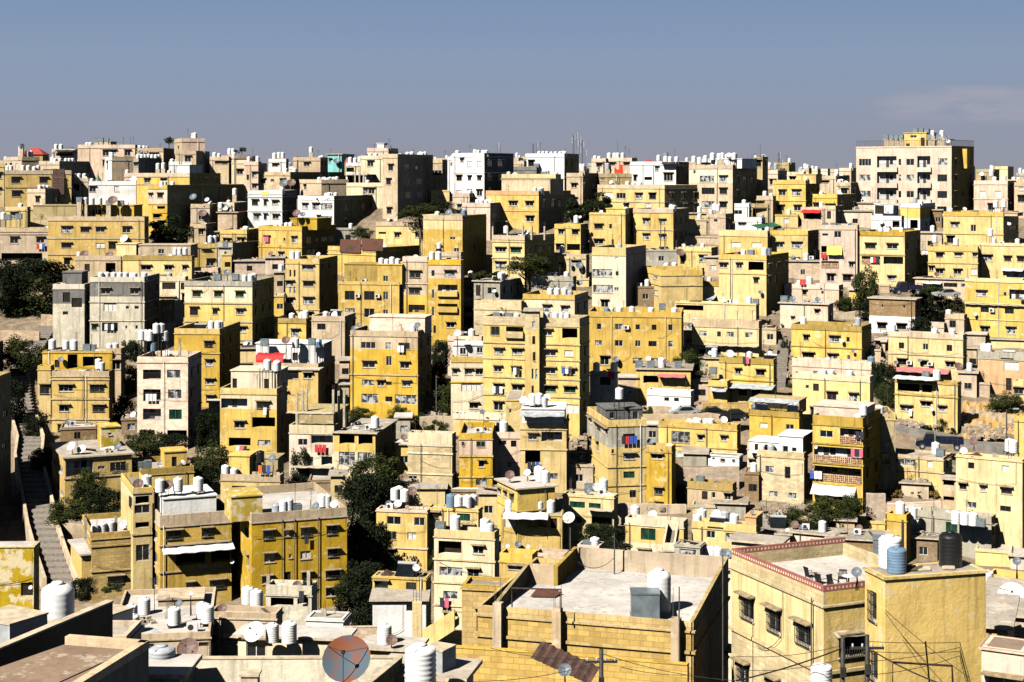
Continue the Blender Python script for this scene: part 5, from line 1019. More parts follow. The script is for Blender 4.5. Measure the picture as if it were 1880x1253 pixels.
h('K',1060,1100,1103,1003,1060,'blue grey rooftop with white cistern',T='1080/1000/g 1092/1003/w/1.6',W='1015:1075',d=160,clutter=False)
# ------------------------------------------------------------------ foreground roofs
def rot_root(name, x, y, z, an, label, cat, group=None):
    o = bpy.data.objects.new(name, None); col.objects.link(o); o.location = (x, y, z); o.rotation_euler = (0, 0, -an); tag(o, label, cat, group); return o
def local(o, w): return o.matrix_basis.inverted() @ Vector(w)
# roof house with high back parapet
H2 = h('B',877,1273,1350,1143,1253,'big block walled house with broad white roof',a=16.5,WR=11.6,d=85,gz=-47,par=.55,roof='roof_white',two=(1197,'B'),clutter=False,W='1200:1335/6/14',pipe=0,side_col='m',B='1198')
r2 = H2.root; z2 = H2.rtop
m = MB(); w_, d_ = H2.w, H2.dp
zt2 = z2 + 1.25
m.box(2.6, d_-.2, z2+.002, w_, d_+.003, zt2, 'stucco_b'); m.obj('parapet', r2)
m = MB(); m.hull([(2.4, d_-4.6, z2+.003), (2.62, d_-4.6, z2+.003), (2.62, d_+.005, z2+.003), (2.4, d_+.005, z2+.003), (2.4, d_-4.6, zt2-.15), (2.62, d_-4.6, zt2-.15), (2.62, d_+.005, zt2), (2.4, d_+.005, zt2)], 'stucco_o'); m.obj('parapet', r2)
m = MB(); m.box(.9, d_-4.6, z2+.003, 2.39, d_-4.42, zt2-.1, 'stucco_b'); m.obj('parapet', r2)
m = MB(); m.hull([(.7, .6, z2+.003), (.9, .6, z2+.003), (.9, d_-4.6, z2+.003), (.7, d_-4.6, z2+.003), (.7, .6, z2+.45), (.9, .6, z2+.45), (.9, d_-4.6, zt2-.1), (.7, d_-4.6, zt2-.1)], 'stucco_m'); m.obj('parapet', r2)
m = MB(); m.hull([(w_-.2, .2, z2+.45), (w_+.003, .2, z2+.45), (w_+.003, d_, z2+.45), (w_-.2, d_, z2+.45), (w_-.2, .2, z2+.5), (w_+.003, .2, z2+.5), (w_+.003, d_, zt2), (w_-.2, d_, zt2)], 'stucco_m'); m.obj('parapet', r2)
for x, yt_ in ((914, 1107), (1023, 1117), (1241, 1135)):
    q = H2.hit(x, yt_, 0, -.3); m = MB(); m.box(q[0]-.24, -.5, -6, q[0]+.24, -.01, q[2], 'stucco_b')
    for a_ in (-.15, .15):
        for b_ in (-.4, -.12): m.tube([(q[0]+a_, b_, q[2]), (q[0]+a_*1.2, b_, q[2]+rnd.uniform(.7, 1.6))], .012, 'steel_dark', 4)
    m.obj('column', r2)
q = H2.hit(1210, 1118, 0, 3.2); make_tank(to_world(H2, (q[0], 3.2, z2+.01)), 'v', (1.22, 1.22, 1.55), 'tall white plastic tank behind the steel box tank', 0, True)
q = H2.hit(1180, 1130, 0, 1.5)
box2 = build_tank(to_world(H2, (q[0]+.1, 1.6, z2+.12)), 'g', 1.25, 'square steel water tank on the broad white roof', 0, True, -H2.an+.25)
m = MB(); m.box(-.5, -.3, -.1, -.3, .3, -.004, 'stone_light'); m.box(.3, -.3, -.1, .5, .3, -.004, 'stone_light'); m.obj('footing', box2)
def pole_thing(pts, r, label, name='pipe_frame', cat='pipe frame', mat='rust', base=None):
    base = base if base is not None else pts[0]
    m = MB()
    for seg in (pts if isinstance(pts[0], list) else [pts]): m.tube([Vector(p)-Vector(base) for p in seg], r, mat, 6)
    o = m.obj(name); o.location = base; tag(o, label, cat); return o
a_ = [to_world(H2, (H2.hit(x, 1060, 0, d_-1.0)[0], d_-1.0, z2)) for x in (1047, 1128)]
for p, lb, hh in ((a_[0], 'thin antenna pole on broad white roof, left one', 2.6), (a_[1], 'thin rusty pole on broad white roof, right one', 2.4)): pole_thing([p, p+Vector((0, 0, hh))], .045, lb, 'roof_pole', 'pole', 'steel_dark')
cb = []
for i in range(21):
    t_ = i/20; s_ = a_[0]+(a_[1]-a_[0])*t_; cb.append(s_+Vector((0, 0, 1.0-1.2*4*t_*(1-t_)*.6)))
pole_thing(cb, .02, 'black cable sagging between two roof poles', 'cable', 'cable', 'rubber')
q0 = to_world(H2, (1.0, d_-5.0, z2)); q1 = to_world(H2, (5.2, .7, z2))
m = MB(); m.hull([(-.9, -.4, .05), (.5, -.5, .02), (.9, .3, .10), (-.5, .35, .3), (-.9, -.4, .09), (.5, -.5, .06), (.9, .3, .16), (-.5, .35, .36)], 'rug'); m.hull([(-.3, .3, .05), (.6, .5, .05), (.7, .8, .05), (-.4, .7, .05), (-.3, .3, .15), (.6, .5, .25), (.7, .8, .2), (-.4, .7, .12)], 'rug')
o = m.obj('crumpled_sheet'); qq = H2.hit(1003, 1103, 0, 4.6); o.location = to_world(H2, (qq[0], 4.6, z2+.02)); tag(o, 'crumpled brown metal sheet lying on white roof', 'metal sheet')
make_dish(to_world(H2, (H2.hit(1045, 1003, 0, d_+.4)[0], d_+.3, z2+2.9)), 's', .38, 'white dish with orange rust stain above back parapet', True, -.3, 2.6)
pole_thing([PX(940, 1122, 88), PX(940, 1080, 88), PX(1030, 1083, 86), PX(1030, 1124, 86)], .05, 'rusty pipe frame at front edge of white roof')
for x, y0, y1, Yv in ((1327, 1140, 1020, 84), (1247, 1142, 1078, 84.2)):
    pole_thing([PX(x, y0+110, Yv), PX(x, y1, Yv)], .035, 'tall thin pole rising beside dark side wall' if x > 1300 else 'thin dark rod near right corner of white roof', 'mast_pole', 'pole', 'steel_dark')
make_dish(PX(1333, 1018, 100), 'k', .36, 'grey dish on tall pole behind the white roof', True, -.2, 4)
# pale house with red lattice parapet
H3 = h('s',1343,1512,1590,1088,1253,'pale yellow house with red lattice parapet and chairs',a=67,WR=7.2,d=80,gz=-47,par=.75,roof='roof_white',clutter=False,W='1140:1373/20/34/x,1422/22/34/x,1476/25/34/x 1238:1365/18/34/x 1262:1420/20/30/x 1185:1562/40/34/x',DS='1444/1063/s/8',B='1236',two=(1236,'p'),pipe=1,hood=True,side_col='y',A=[(1530,1583,1160,.4,'stone_light',.1)])
r3 = H3.root; zt = H3.rtop+.66
for nm, (x0, y0, x1, y1) in {'left': (0, 0, H3.w, .16), 'far': (0, .16, .16, H3.dp), 'right': (H3.w-.16, .16, H3.w, H3.dp*.35)}.items():
    m = MB(); m.box(x0, y0, zt, x1, y1, zt+.30, 'lattice_red', False)
    L_ = max(x1-x0, y1-y0); n_ = int(L_/.22)
    for i in range(n_):
        s_ = .05+.22*i
        if x1-x0 > y1-y0: m.box(x0+s_, y0-.006, zt+.09, x0+s_+.10, y0+.0, zt+.21, 'stucco_c')
        elif nm == 'far': m.box(x1, y0+s_, zt+.09, x1+.006, y0+s_+.10, zt+.21, 'stucco_c')
        else: m.box(x1, y0+s_, zt+.09, x1+.006, y0+s_+.10, zt+.21, 'stucco_c')
    m.obj('lattice_rail', r3)
m = MB(); m.box(0, .17, H3.rtop+.004, .12, H3.dp, H3.rtop+.7, 'stucco_y'); m.obj('parapet', r3)
def chair(x, y, Yv, rz, label):
    r = bpy.data.objects.new('plastic_chair', None); col.objects.link(r); r.location = PX(x, y, Yv); r.rotation_euler = (0, 0, rz); tag(r, label, 'chair', 'plastic chairs on the roof terrace')
    p = 'plastic_dark'
    m = MB(); m.box(-.22, -.22, .42, .22, .22, .46, p); m.obj('seat', r)
    m = MB()
    for i in range(6): m.hull([(-.2+.07*i, .2, .46), (-.16+.07*i, .2, .46), (-.16+.07*i, .23, .46), (-.2+.07*i, .23, .46), (-.19+.066*i, .32, .9), (-.15+.066*i, .32, .9), (-.15+.066*i, .35, .9), (-.19+.066*i, .35, .9)], p)
    m.box(-.2, .31, .88, .2, .36, .95, p); m.obj('backrest', r)
    for sx in (-.2, .2):
        for sy in (-.2, .2): m = MB(); m.tube([(sx, sy, .43), (sx*1.2, sy*1.2, 0)], .022, p, 5); m.obj('leg', r)
        m = MB(); m.tube([(sx, -.2, .44), (sx*1.1, -.2, .66), (sx*1.1, .26, .68)], .02, p, 5); m.obj('armrest', r)
zf = (H3.rtop+H3.root.location.z)
def at_z(x, y, z): Yv = z/(-(y-YH)/F); return Yv
for (x, y, rz, lb) in ((1508, 1086, 2.3, 'dark plastic chair facing right, left of the group'), (1547, 1077, 3.0, 'dark plastic chair with tall slatted back, centre'), (1531, 1092, .6, 'low dark chair nearest the roof corner'), (1489, 1074, 2.0, 'dark plastic chair half hidden by lattice parapet')):
    chair(x, y, at_z(x, y, zf), rz, lb)
q = PX(1558, 1078, 83); m = MB(); m.lathe([(.32, .7), (.34, .72), (.32, .74)], 'tank_white', n=16); m.lathe([(.04, 0), (.04, .7)], 'plastic_dark', n=6)
o = m.obj('round_table'); o.location = (q.x, q.y, zf); tag(o, 'small round pale table beside plastic chairs', 'table')
# tall plain block
H4 = h('y',1588,1625,1810,1060,1253,'tall plain mustard block topped by black tank',a=75,d=77,gz=-47,par=.12,roof='roof_slab',clutter=False,pipe=0,W='1113:1603/12/46/x 1222:1605/12/46/x',hood=False)
def on4(x, off): q = H4.hit(x, 1050, 1, H4.w-off); return to_world(H4, (q[0], q[1], H4.rtop+.02))
make_tank(on4(1634, 1.7), 'w', 1.05, 'white ribbed tank behind blue tank on mustard block', .1, True)
make_tank(on4(1646, .75), 'b', (.88, .88, .82), 'blue ribbed water tank on the mustard block', 0, True)
make_tank(on4(1745, 1.2), 'k', (1.05, 1.05, 1.12), 'large black water tank on the mustard block', 0, True)
make_tank(PX(1627, 1030, 92), 'g', 1.2, 'grey steel box tank behind white ribbed tank', 0, True, -.2)
for x, y, c_, r, lb in ((1573, 1051, 'k', .26, 'grey dish on pole between lattice parapet and mustard block'), (1448, 1063, 's', .24, 'orange stained dish on pole at lattice parapet')):
    if x > 1500: make_dish(PX(x, y, 79), c_, r, lb, True, -.4, .9)
m = MB(); 
for i in range(7): a0 = rnd.uniform(-1.2, 1.2); b0 = rnd.uniform(-.4, .4); m.hull([(a0-.3, b0-.2, .02), (a0+.3, b0-.15, .02), (a0+.35, b0+.2, .12), (a0-.25, b0+.2, .05), (a0-.3, b0-.2, .07), (a0+.3, b0-.15, .07), (a0+.35, b0+.2, .17), (a0-.25, b0+.2, .1)], rnd.choice(['rust', 'stone_light', 'bark']))
o = m.obj('scrap_pile'); o.location = on4(1695, 1.0); tag(o, 'scrap wood pile between blue and black tanks', 'scrap pile')
# lower right corner
def simple_box(label, cat, name, pts, z0, z1, mat, top=None):
    m = MB(); n_ = len(pts); c0 = Vector((sum(p[0] for p in pts)/n_, sum(p[1] for p in pts)/n_, z0))
    L_ = [(p[0]-c0.x, p[1]-c0.y) for p in pts]
    for i in range(n_):
        a0, b0 = L_[i], L_[(i+1) % n_]; dd = math.dist(a0, b0); m.face([(*a0, 0), (*b0, 0), (*b0, z1-z0), (*a0, z1-z0)], mat, [(0, 0), (dd, 0), (dd, z1-z0), (0, z1-z0)])
    r = bpy.data.objects.new(name, None); col.objects.link(r); r.location = c0; tag(r, label, cat)
    m.obj('wall', r); m = MB(); m.face([(p[0], p[1], z1-z0) for p in L_], top or mat, [(p[0], p[1]) for p in L_]); m.obj('roof', r); return r
h('q',1812,1850,1862,1155,1200,'little orange house under telephone wires',d=84,gz=-44,a=20,W='1190:1858/8/14',flat=True,pipe=0,clutter=False)
h('k',1802,1880,1890,1200,1253,'rounded pinkish roof at lower right corner',d=70,gz=-44,a=28,par=.05,roof='roof_brown',pipe=0,clutter=False)
make_dish(PX(1858, 1096, 96), 'w', .85, 'very large white dish at lower right edge', True, -.3, 1.3)
make_dish(PX(1873, 1186, 76), 'k', .32, 'dark round dish cut by lower right edge', True, .1, 2)
make_dish(PX(1867, 1031, 112), 'k', .3, 'small dark dish above large white dish', True, -.3, 2)
o = simple_box('grey plastic crate below large white dish', 'crate', 'crate', [PX(x, y, Yv)[:2] for x, y, Yv in ((1822, 1120, 90), (1848, 1120, 90), (1850, 1120, 91), (1824, 1120, 91))], -(1133-YH)/F*90, -(1113-YH)/F*90, 'tank_grey')
h('b',1806,1900,1902,1135,1200,'grey flat roof below very large dish',d=92,gz=-44,flat=True,pipe=0,clutter=False,dep=8,W='')
# block walls and sheets at bottom centre
def wall_line(label, pts, h0, th, mat, name='block_wall', cat='wall', cap='stone_light'):
    """pts: (x px, y px, Y) along the top"""
    P_ = [PX(*p) for p in pts]; base = P_[0].copy(); m = MB(); u = 0; cm = MB()
    for A_, B_ in zip(P_, P_[1:]):
        A_, B_ = A_-base, B_-base; dd = (B_-A_).xy.length; nn = Vector((-(B_-A_).y, (B_-A_).x, 0)).normalized()*th
        a0, b0 = A_, B_; m.face([a0-Vector((0, 0, h0)), b0-Vector((0, 0, h0)), b0, a0], mat, [(u, -h0), (u+dd, -h0), (u+dd, 0), (u, 0)])
        m.face([b0-Vector((0, 0, h0))+nn, a0-Vector((0, 0, h0))+nn, a0+nn, b0+nn], mat, [(u, -h0), (u+dd, -h0), (u+dd, 0), (u, 0)])
        m.face([a0+nn-Vector((0, 0, h0)), a0-Vector((0, 0, h0)), a0, a0+nn], mat); m.face([b0-Vector((0, 0, h0)), b0+nn-Vector((0, 0, h0)), b0+nn, b0], mat)
        up = Vector((0, 0, .06)); e_ = nn*.15; cm.hull([a0-e_, b0-e_, b0+nn+e_, a0+nn+e_, a0-e_+up, b0-e_+up, b0+nn+e_+up, a0+nn+e_+up], cap); u += dd
    o = m.obj(name); o.location = base; cm.obj('coping', o); tag(o, label, cat); return o
wall_line('yellow block wall along the bottom centre', [(828, 1189, 82), (1000, 1200, 80), (1262, 1222, 77)], 9, .25, 'stucco_B', cap='stucco_B')
h('B',848,937,942,1077,1190,'block walled room left of broad white roof',d=93,a=10,gz=-46,par=.3,roof='roof_slab',pipe=0,clutter=False,dep=4)
m = MB()
for i in range(15):
    x0 = -1.5+.20*i; m.hull([(x0, -.55, .0), (x0+.20, -.42, .0), (x0+.20, .42, .3), (x0, .55, .4), (x0, -.55, .03+.09*(i % 2)), (x0+.24, -.55, .03+.09*((i+1) % 2)), (x0+.24, .55, .43+.09*((i+1) % 2)), (x0, .55, .43+.09*(i % 2))], 'rust')
o = m.obj('corrugated_roof'); o.location = PX(1035, 1225, 76); o.rotation_euler = (.1, .32, -.35); tag(o, 'rusty corrugated sheets sliding off bottom wall', 'metal roof')
make_dish(PX(1037, 1231, 72), 'k', .30, 'dark grey dish beside rusty corrugated sheets', True, -.1, 2)
m = MB(); m.box(-.28, -.28, -8, .28, .28, 0, 'stucco_p')
for a0 in (-.2, -.05, .12, .22): m.tube([(a0, a0*.5, 0), (a0*1.3, a0*.6, rnd.uniform(1.2, 1.9))], .014, 'steel_dark', 4)
o = m.obj('concrete_pillar'); o.location = PX(766, 1105, 98); tag(o, 'lone cream concrete pillar with steel rods', 'pillar')
# yellow outdoor staircase beside the cream house
m = MB(); 
for i in range(12): m.box(-.6, .28*i, -.2*i-.5, .6, .28*(i+1), -.2*i, 'stucco_p')
o = m.obj('outdoor_stair'); o.location = PX(838, 1137, 103); o.rotation_euler = (0, 0, 1.3); 
m2 = MB(); m2.hull([(-.75, -.1, -.5), (-.6, -.1, -.5), (-.6, 3.4, -2.9), (-.75, 3.4, -2.9), (-.75, -.1, .8), (-.6, -.1, .8), (-.6, 3.4, -1.6), (-.75, 3.4, -1.6)], 'stucco_y'); m2.obj('balustrade', o); tag(o, 'yellow outdoor staircase below cream four storey house', 'staircase')
# bottom left roofs
h('b',-60,232,236,1168,1253,'roof carrying the big white tank, lower left',d=57,gz=-38,a=2,par=.3,roof='roof_slab',clutter=False,pipe=0,W='1240:100',dep=9)
make_tank(PX(106, 1166, 60), 'v', (1.13, 1.13, 1.30), 'biggest white water tank, behind slanting brown wall', 0, True)
m = MB(); m.box(-.75, -.6, 0, .75, .6, 1.0, 'paint_white'); m.box(-.78, -.63, .96, .78, .63, 1.02, 'stone_light'); o = m.obj('white_cabinet'); o.location = PX(197, 1166, 63); o.rotation_euler = (0, 0, -.5); tag(o, 'white metal cabinet above slanting brown wall', 'cabinet')
m = MB(); m.box(-.9, -.8, 0, .9, .8, 1.1, 'sheet_grey'); m.box(-.93, -.83, 1.06, .93, .83, 1.12, 'stone_light'); o = m.obj('grey_box_tank'); o.location = PX(18, 1190, 54); o.rotation_euler = (0, 0, -.55); tag(o, 'peeling grey box tank at left edge', 'water tank')
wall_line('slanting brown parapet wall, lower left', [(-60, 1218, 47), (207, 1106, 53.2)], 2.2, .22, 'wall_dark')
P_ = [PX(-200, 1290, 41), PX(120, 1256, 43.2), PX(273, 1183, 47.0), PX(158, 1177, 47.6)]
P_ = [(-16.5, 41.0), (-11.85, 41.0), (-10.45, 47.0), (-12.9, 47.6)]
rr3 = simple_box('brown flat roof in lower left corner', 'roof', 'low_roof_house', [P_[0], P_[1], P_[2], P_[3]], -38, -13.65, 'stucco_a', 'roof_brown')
m = MB(); base = rr3.location
for (x0, y0), (x1, y1) in ((P_[1], P_[2]), (P_[2], P_[3])):
    dv = Vector((x1-x0, y1-y0)).normalized(); nn = Vector((dv.y, -dv.x)); c_ = [(x0-nn.x*.25, y0-nn.y*.25), (x0+nn.x*.02, y0+nn.y*.02), (x1+nn.x*.02, y1+nn.y*.02), (x1-nn.x*.25, y1-nn.y*.25)]
    z0 = -13.646-base.z; m.hull([(x-base.x, y-base.y, z0) for x, y in c_]+[(x-base.x, y-base.y, z0+.24) for x, y in c_], 'stucco_b')
m.obj('parapet', rr3)
m = MB(); dv = Vector((P_[2][0]-P_[1][0], P_[2][1]-P_[1][1])).normalized(); nn = Vector((dv.y, -dv.x))
for s_ in (2.6, 4.2): a0 = Vector(P_[1])+dv*s_; b0 = a0+dv*.9; m.face([(a0.x+nn.x*.03-base.x, a0.y+nn.y*.03-base.y, -15.6-base.z), (b0.x+nn.x*.03-base.x, b0.y+nn.y*.03-base.y, -15.6-base.z), (b0.x+nn.x*.03-base.x, b0.y+nn.y*.03-base.y, -14.3-base.z), (a0.x+nn.x*.03-base.x, a0.y+nn.y*.03-base.y, -14.3-base.z)], 'glass')
m.obj('window', rr3)
pole_thing([PX(90, 1262, 43), PX(200, 1212, 45.3), PX(262, 1178, 46.9)], .018, 'thin black cable lying along brown roof edge', 'cable', 'cable', 'rubber')
wall_line('cream stained terrace wall along the bottom', [(325, 1211, 63), (500, 1210, 62.5), (737, 1209, 62)], 2.4, .2, 'stucco_X')
wall_line('short terrace wall running towards the viewer', [(640, 1290, 56), (738, 1209, 61.9)], 2.4, .2, 'stucco_m')
simple_box('sunken brown terrace floor below cream stained wall', 'terrace', 'terrace_floor', [(-13.5, 50), (-4.6, 50), (-4.3, 62), (-13.2, 63.2)], -40, -20.3, 'stucco_b', 'roof_brown')
m = MB(); m.box(-.3, -.3, -2, .3, .3, 0, 'stone_light'); m.box(-.36, -.36, 0, .36, .36, .08, 'stone_light'); o = m.obj('chimney_stub'); o.location = PX(460, 1238, 60); tag(o, 'square stub before cream stained terrace wall', 'chimney')
make_dish(PX(637, 1212, 56), 'R', .84, 'largest dish, rusty orange and blue, bottom centre', True, -.12, 1.7)
make_dish(PX(345, 1192, 66), 'r', .45, 'dark brown dish beside grey tank, lower left', True, -.1, 1.2)
make_tank(PX(297, 1246, 62), 'e', (1.0, 1.0, .85), 'grey plastic tank beside brown dish, lower left', 0, True)
h('b',255,330,334,1243,1260,'pale roof under the grey plastic tank',d=60,gz=-38,flat=True,pipe=0,clutter=False,W='')
make_tank(PX(772, 1262, 59), 'w', (1.08, 1.08, 1.05), 'white ribbed tank at bottom centre edge', 0, True)
m = MB(); m.box(-.45, -.5, 0, .45, .5, 1.35, 'sheet_grey'); m.box(-.47, -.52, 1.33, .47, .52, 1.37, 'stone_light'); o = m.obj('metal_cabinet'); o.location = PX(806, 1253, 62); o.rotation_euler = (0, 0, -.5); tag(o, 'pale metal cabinet behind bottom centre tank', 'cabinet')
h('c',700,846,850,1250,1262,'pale roof at bottom centre edge',d=61,gz=-38,flat=True,pipe=0,clutter=False,W='',dep=2.5)
make_tank(PX(1508, 1268, 72), 'w', (.9, .9, .8), 'white ribbed tank before pale lattice parapet house', 0, True)
h('b',1480,1560,1562,1292,1298,'low roof at lower right below white tank',d=70,gz=-40,flat=True,pipe=0,clutter=False,W='',dep=1.5)
make_tank(PX(706, 1182, 96), 'w', .8, 'small white tank beside brown dish, bottom centre', 0, True)
make_dish(PX(719, 1176, 95), 'r', .33, 'brown dish beside small white tank, bottom centre', True, .1, 1)
h('y',668,762,770,1196,1240,'low roof slab with little white tank',d=95,gz=-46,flat=True,pipe=0,clutter=False,W='',dep=6,roof='roof_pale')
wall_line('low rough block wall right of white hut', [(630, 1153, 116), (694, 1152, 116)], 3, .25, 'stucco_R')
# utility poles and wires
def utility_pole(x, y0, Yv, label, arm=True, hh=9):
    p = PX(x, y0, Yv); r = bpy.data.objects.new('utility_pole', None); col.objects.link(r); r.location = (p.x, p.y, p.z-hh); tag(r, label, 'utility pole', 'utility poles')
    m = MB(); m.tube([(0, 0, 0), (0, 0, hh)], [.13, .09], 'steel_dark', 8); m.obj('post', r)
    if arm:
        m = MB(); m.box(-.7, -.04, hh-.6, .7, .04, hh-.5, 'steel_dark')
        for i in (-.6, -.2, .2, .6): m.lathe([(.035, hh-.5), (.05, hh-.42), (.03, hh-.36)], 'tank_grey', cx=i, n=8)
        m.obj('crossarm', r)
    m = MB(); m.box(-.12, -.2, hh-1.6, .12, -.08, hh-1.2, 'steel_dark'); m.obj('junction_box', r)
    return p
pa = utility_pole(1592, 1166, 68, 'dark utility pole before plain mustard block')
pb = utility_pole(1547, 1172, 69, 'second dark pole left of mustard block', False)
pc = utility_pole(1104, 1192, 71, 'short dark pole at bottom centre')
pd_ = utility_pole(1818, 1164, 82, 'utility pole beside little orange house')
def wire(A_, B_, sag, label, r=.014):
    pts = []
    for i in range(17): t_ = i/16; p = A_+(B_-A_)*t_; pts.append(p-Vector((0, 0, sag*4*t_*(1-t_))))
    return pole_thing(pts, r, label, 'power_cable', 'power cable', 'rubber')
wire(PX(1352, 1250, 66), PX(1547, 1190, 69), .1, 'thick cable rising from bottom to second pole', .03)
wire(PX(1610, 1200, 70), PX(1740, 1260, 66), .1, 'thick cable falling right across mustard block', .03)
k_ = 0
for (x0, y0, d0, x1, y1, d1, sg, lb) in ((1592, 1178, 68, 1818, 1176, 82, .1, 'upper level wire across mustard block'), (1592, 1196, 68, 1818, 1190, 82, .15, 'lower level wire across mustard block'), (1592, 1215, 68, 1818, 1172, 82, .2, 'wire climbing right across mustard block'),
        (1592, 1240, 68, 1818, 1180, 82, .3, 'steepest wire climbing right across mustard block'), (1104, 1210, 71, 900, 1190, 78, .2, 'thin wire left of short bottom pole'), (1104, 1200, 71, 1352, 1250, 66, .2, 'thin wire right of short bottom pole'), (1104, 1215, 71, 830, 1250, 70, .3, 'low thin wire left of short bottom pole'),
        (1547, 1185, 69, 1352, 1205, 74, .2, 'thin wire across pale wall below grilled windows'), (1547, 1210, 69, 1352, 1230, 72, .2, 'low thin wire across pale wall, near bottom'), (1625, 1125, 76, 1700, 1215, 74, .1, 'thin wire slanting down mustard block, left'), (1625, 1120, 76, 1780, 1245, 74, .1, 'long thin wire slanting down mustard block'),
        (1140, 1225, 70, 1262, 1240, 70, .1, 'short wire before dark side wall')):
    wire(PX(x0, y0, d0), PX(x1, y1, d1), sg, lb)
pole_thing([PX(1639, 1275, 67), PX(1639, 1216, 67), PX(1748, 1223, 68), PX(1750, 1275, 68)], .05, 'rusty pipe goalpost frame before mustard block')
pole_thing([PX(1699, 1178, 74), PX(1707, 1260, 74)], .04, 'thin dark rod leaning on mustard block', 'mast_pole', 'pole', 'steel_dark')
# ------------------------------------------------------------------ trees
def crown_mesh(seed, leaf, n, rx, ry, rz, cl=26, size=.3, mat='leaf_dark', col_=False):
    r = random.Random(seed); m = MB(); cen = []
    for _ in range(cl):
        while True:
            p = Vector((r.uniform(-1, 1), r.uniform(-1, 1), r.uniform(-1, 1)))
            if .25 < p.length < 1: break
        if col_: p = Vector((p.x*(1-.55*abs(p.z)), p.y*(1-.55*abs(p.z)), p.z))
        cen.append((Vector((p.x*rx, p.y*ry, p.z*rz)), r.uniform(.22, .42)))
    mr = (rx+rz)/2
    for i in range(n):
        c, q = r.choice(cen)
        d = Vector((r.gauss(0, 1), r.gauss(0, 1), r.gauss(0, .8))).normalized()*q*mr*(r.random()**.4)
        p = c+d; s = size*r.uniform(.5, 1.2)
        u = Vector((r.gauss(0, 1), r.gauss(0, 1), r.gauss(0, 1))).normalized(); v = u.cross(Vector((r.gauss(0, 1), r.gauss(0, 1), r.gauss(0, 1)))).normalized()
        m.face([p-u*s*.5, p+v*s*.28, p+u*s*.5, p-v*s*.28], mat, [(0, 0)]*4)
    return m.mesh('crown')
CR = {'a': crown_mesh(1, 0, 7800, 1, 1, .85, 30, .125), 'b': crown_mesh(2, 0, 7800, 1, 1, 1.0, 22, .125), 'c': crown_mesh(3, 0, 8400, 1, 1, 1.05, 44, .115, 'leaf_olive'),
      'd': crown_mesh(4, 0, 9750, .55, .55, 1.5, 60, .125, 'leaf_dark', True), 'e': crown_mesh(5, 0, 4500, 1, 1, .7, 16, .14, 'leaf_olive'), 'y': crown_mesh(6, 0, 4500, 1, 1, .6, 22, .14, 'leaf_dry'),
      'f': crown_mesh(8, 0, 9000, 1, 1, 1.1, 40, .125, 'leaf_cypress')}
def tree(kind, x, y, rx, ry, d, label, trunk=True, name='tree', cat='tree', grp='trees among the houses'):
    """centre px x, y ; half width px, half height px ; distance"""
    p = PX(x, y, d); k = d/F; zg = ground(d); r = bpy.data.objects.new(name, None); col.objects.link(r)
    zb = min(zg, p.z-ry*k-.2); zb = max(zb, p.z-ry*k-6); r.location = (p.x, p.y, zb); tag(r, label, cat, grp)
    h_ = p.z-zb; kz = {'a': .85, 'b': 1, 'c': 1.05, 'd': 1.5, 'e': .7, 'y': .6, 'f': 1.1}[kind]; kx = .75 if kind == 'd' else 1.05
    o = link('crown', CR[kind], r, (0, 0, h_), rnd.uniform(0, 6), (rx*k/kx, rx*k/kx, ry*k/kz/1.1))
    if trunk:
        m = MB(); w = rx*k; m.tube([(0, 0, -.5), (.05*w, 0, h_*.4), (-.03*w, .03*w, h_)], [.10*w+.06, .07*w+.05, .04*w], 'bark', 7)
        for i in range(5):
            an_ = 1.26*i+rnd.random(); z0 = h_*(.35+.1*i); m.tube([(0, 0, z0), (math.cos(an_)*w*.45, math.sin(an_)*w*.45, z0+w*.35)], [.05*w, .015*w], 'bark', 5)
        m.obj('trunk', r)
    return r
T_ = tree
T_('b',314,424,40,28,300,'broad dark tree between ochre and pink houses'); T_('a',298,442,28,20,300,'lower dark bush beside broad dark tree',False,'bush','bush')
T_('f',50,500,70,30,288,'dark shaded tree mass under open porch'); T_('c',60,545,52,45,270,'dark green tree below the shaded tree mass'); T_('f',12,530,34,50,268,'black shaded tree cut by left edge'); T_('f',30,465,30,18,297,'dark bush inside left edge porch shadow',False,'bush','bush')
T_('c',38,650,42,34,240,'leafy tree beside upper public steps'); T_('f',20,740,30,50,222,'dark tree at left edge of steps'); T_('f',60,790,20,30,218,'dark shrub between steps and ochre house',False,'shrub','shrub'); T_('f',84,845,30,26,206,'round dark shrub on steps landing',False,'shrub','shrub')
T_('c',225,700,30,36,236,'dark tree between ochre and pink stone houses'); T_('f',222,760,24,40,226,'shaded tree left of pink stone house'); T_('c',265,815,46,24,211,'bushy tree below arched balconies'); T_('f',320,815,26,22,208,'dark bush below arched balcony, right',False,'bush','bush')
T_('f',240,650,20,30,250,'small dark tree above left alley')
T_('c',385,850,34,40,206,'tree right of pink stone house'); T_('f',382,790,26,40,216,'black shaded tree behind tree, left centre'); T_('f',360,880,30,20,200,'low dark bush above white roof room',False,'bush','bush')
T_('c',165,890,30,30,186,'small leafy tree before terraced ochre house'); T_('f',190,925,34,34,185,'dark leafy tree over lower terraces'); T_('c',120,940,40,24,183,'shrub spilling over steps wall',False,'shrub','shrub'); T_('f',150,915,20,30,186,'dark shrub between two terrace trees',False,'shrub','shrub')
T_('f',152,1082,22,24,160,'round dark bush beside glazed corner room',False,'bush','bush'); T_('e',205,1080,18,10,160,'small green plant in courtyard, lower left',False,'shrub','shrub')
T_('c',695,870,50,38,197,'large olive green tree, centre left'); T_('f',676,925,46,66,190,'tall dark ivy clad tree, upper part'); T_('f',672,1015,46,70,176,'tall dark ivy clad tree, middle part'); T_('f',662,1108,50,46,160,'dark leafy tree at foot of ivy column'); T_('f',690,900,56,34,196,'shaded underside thicket of olive tree',False,'thicket','bush')
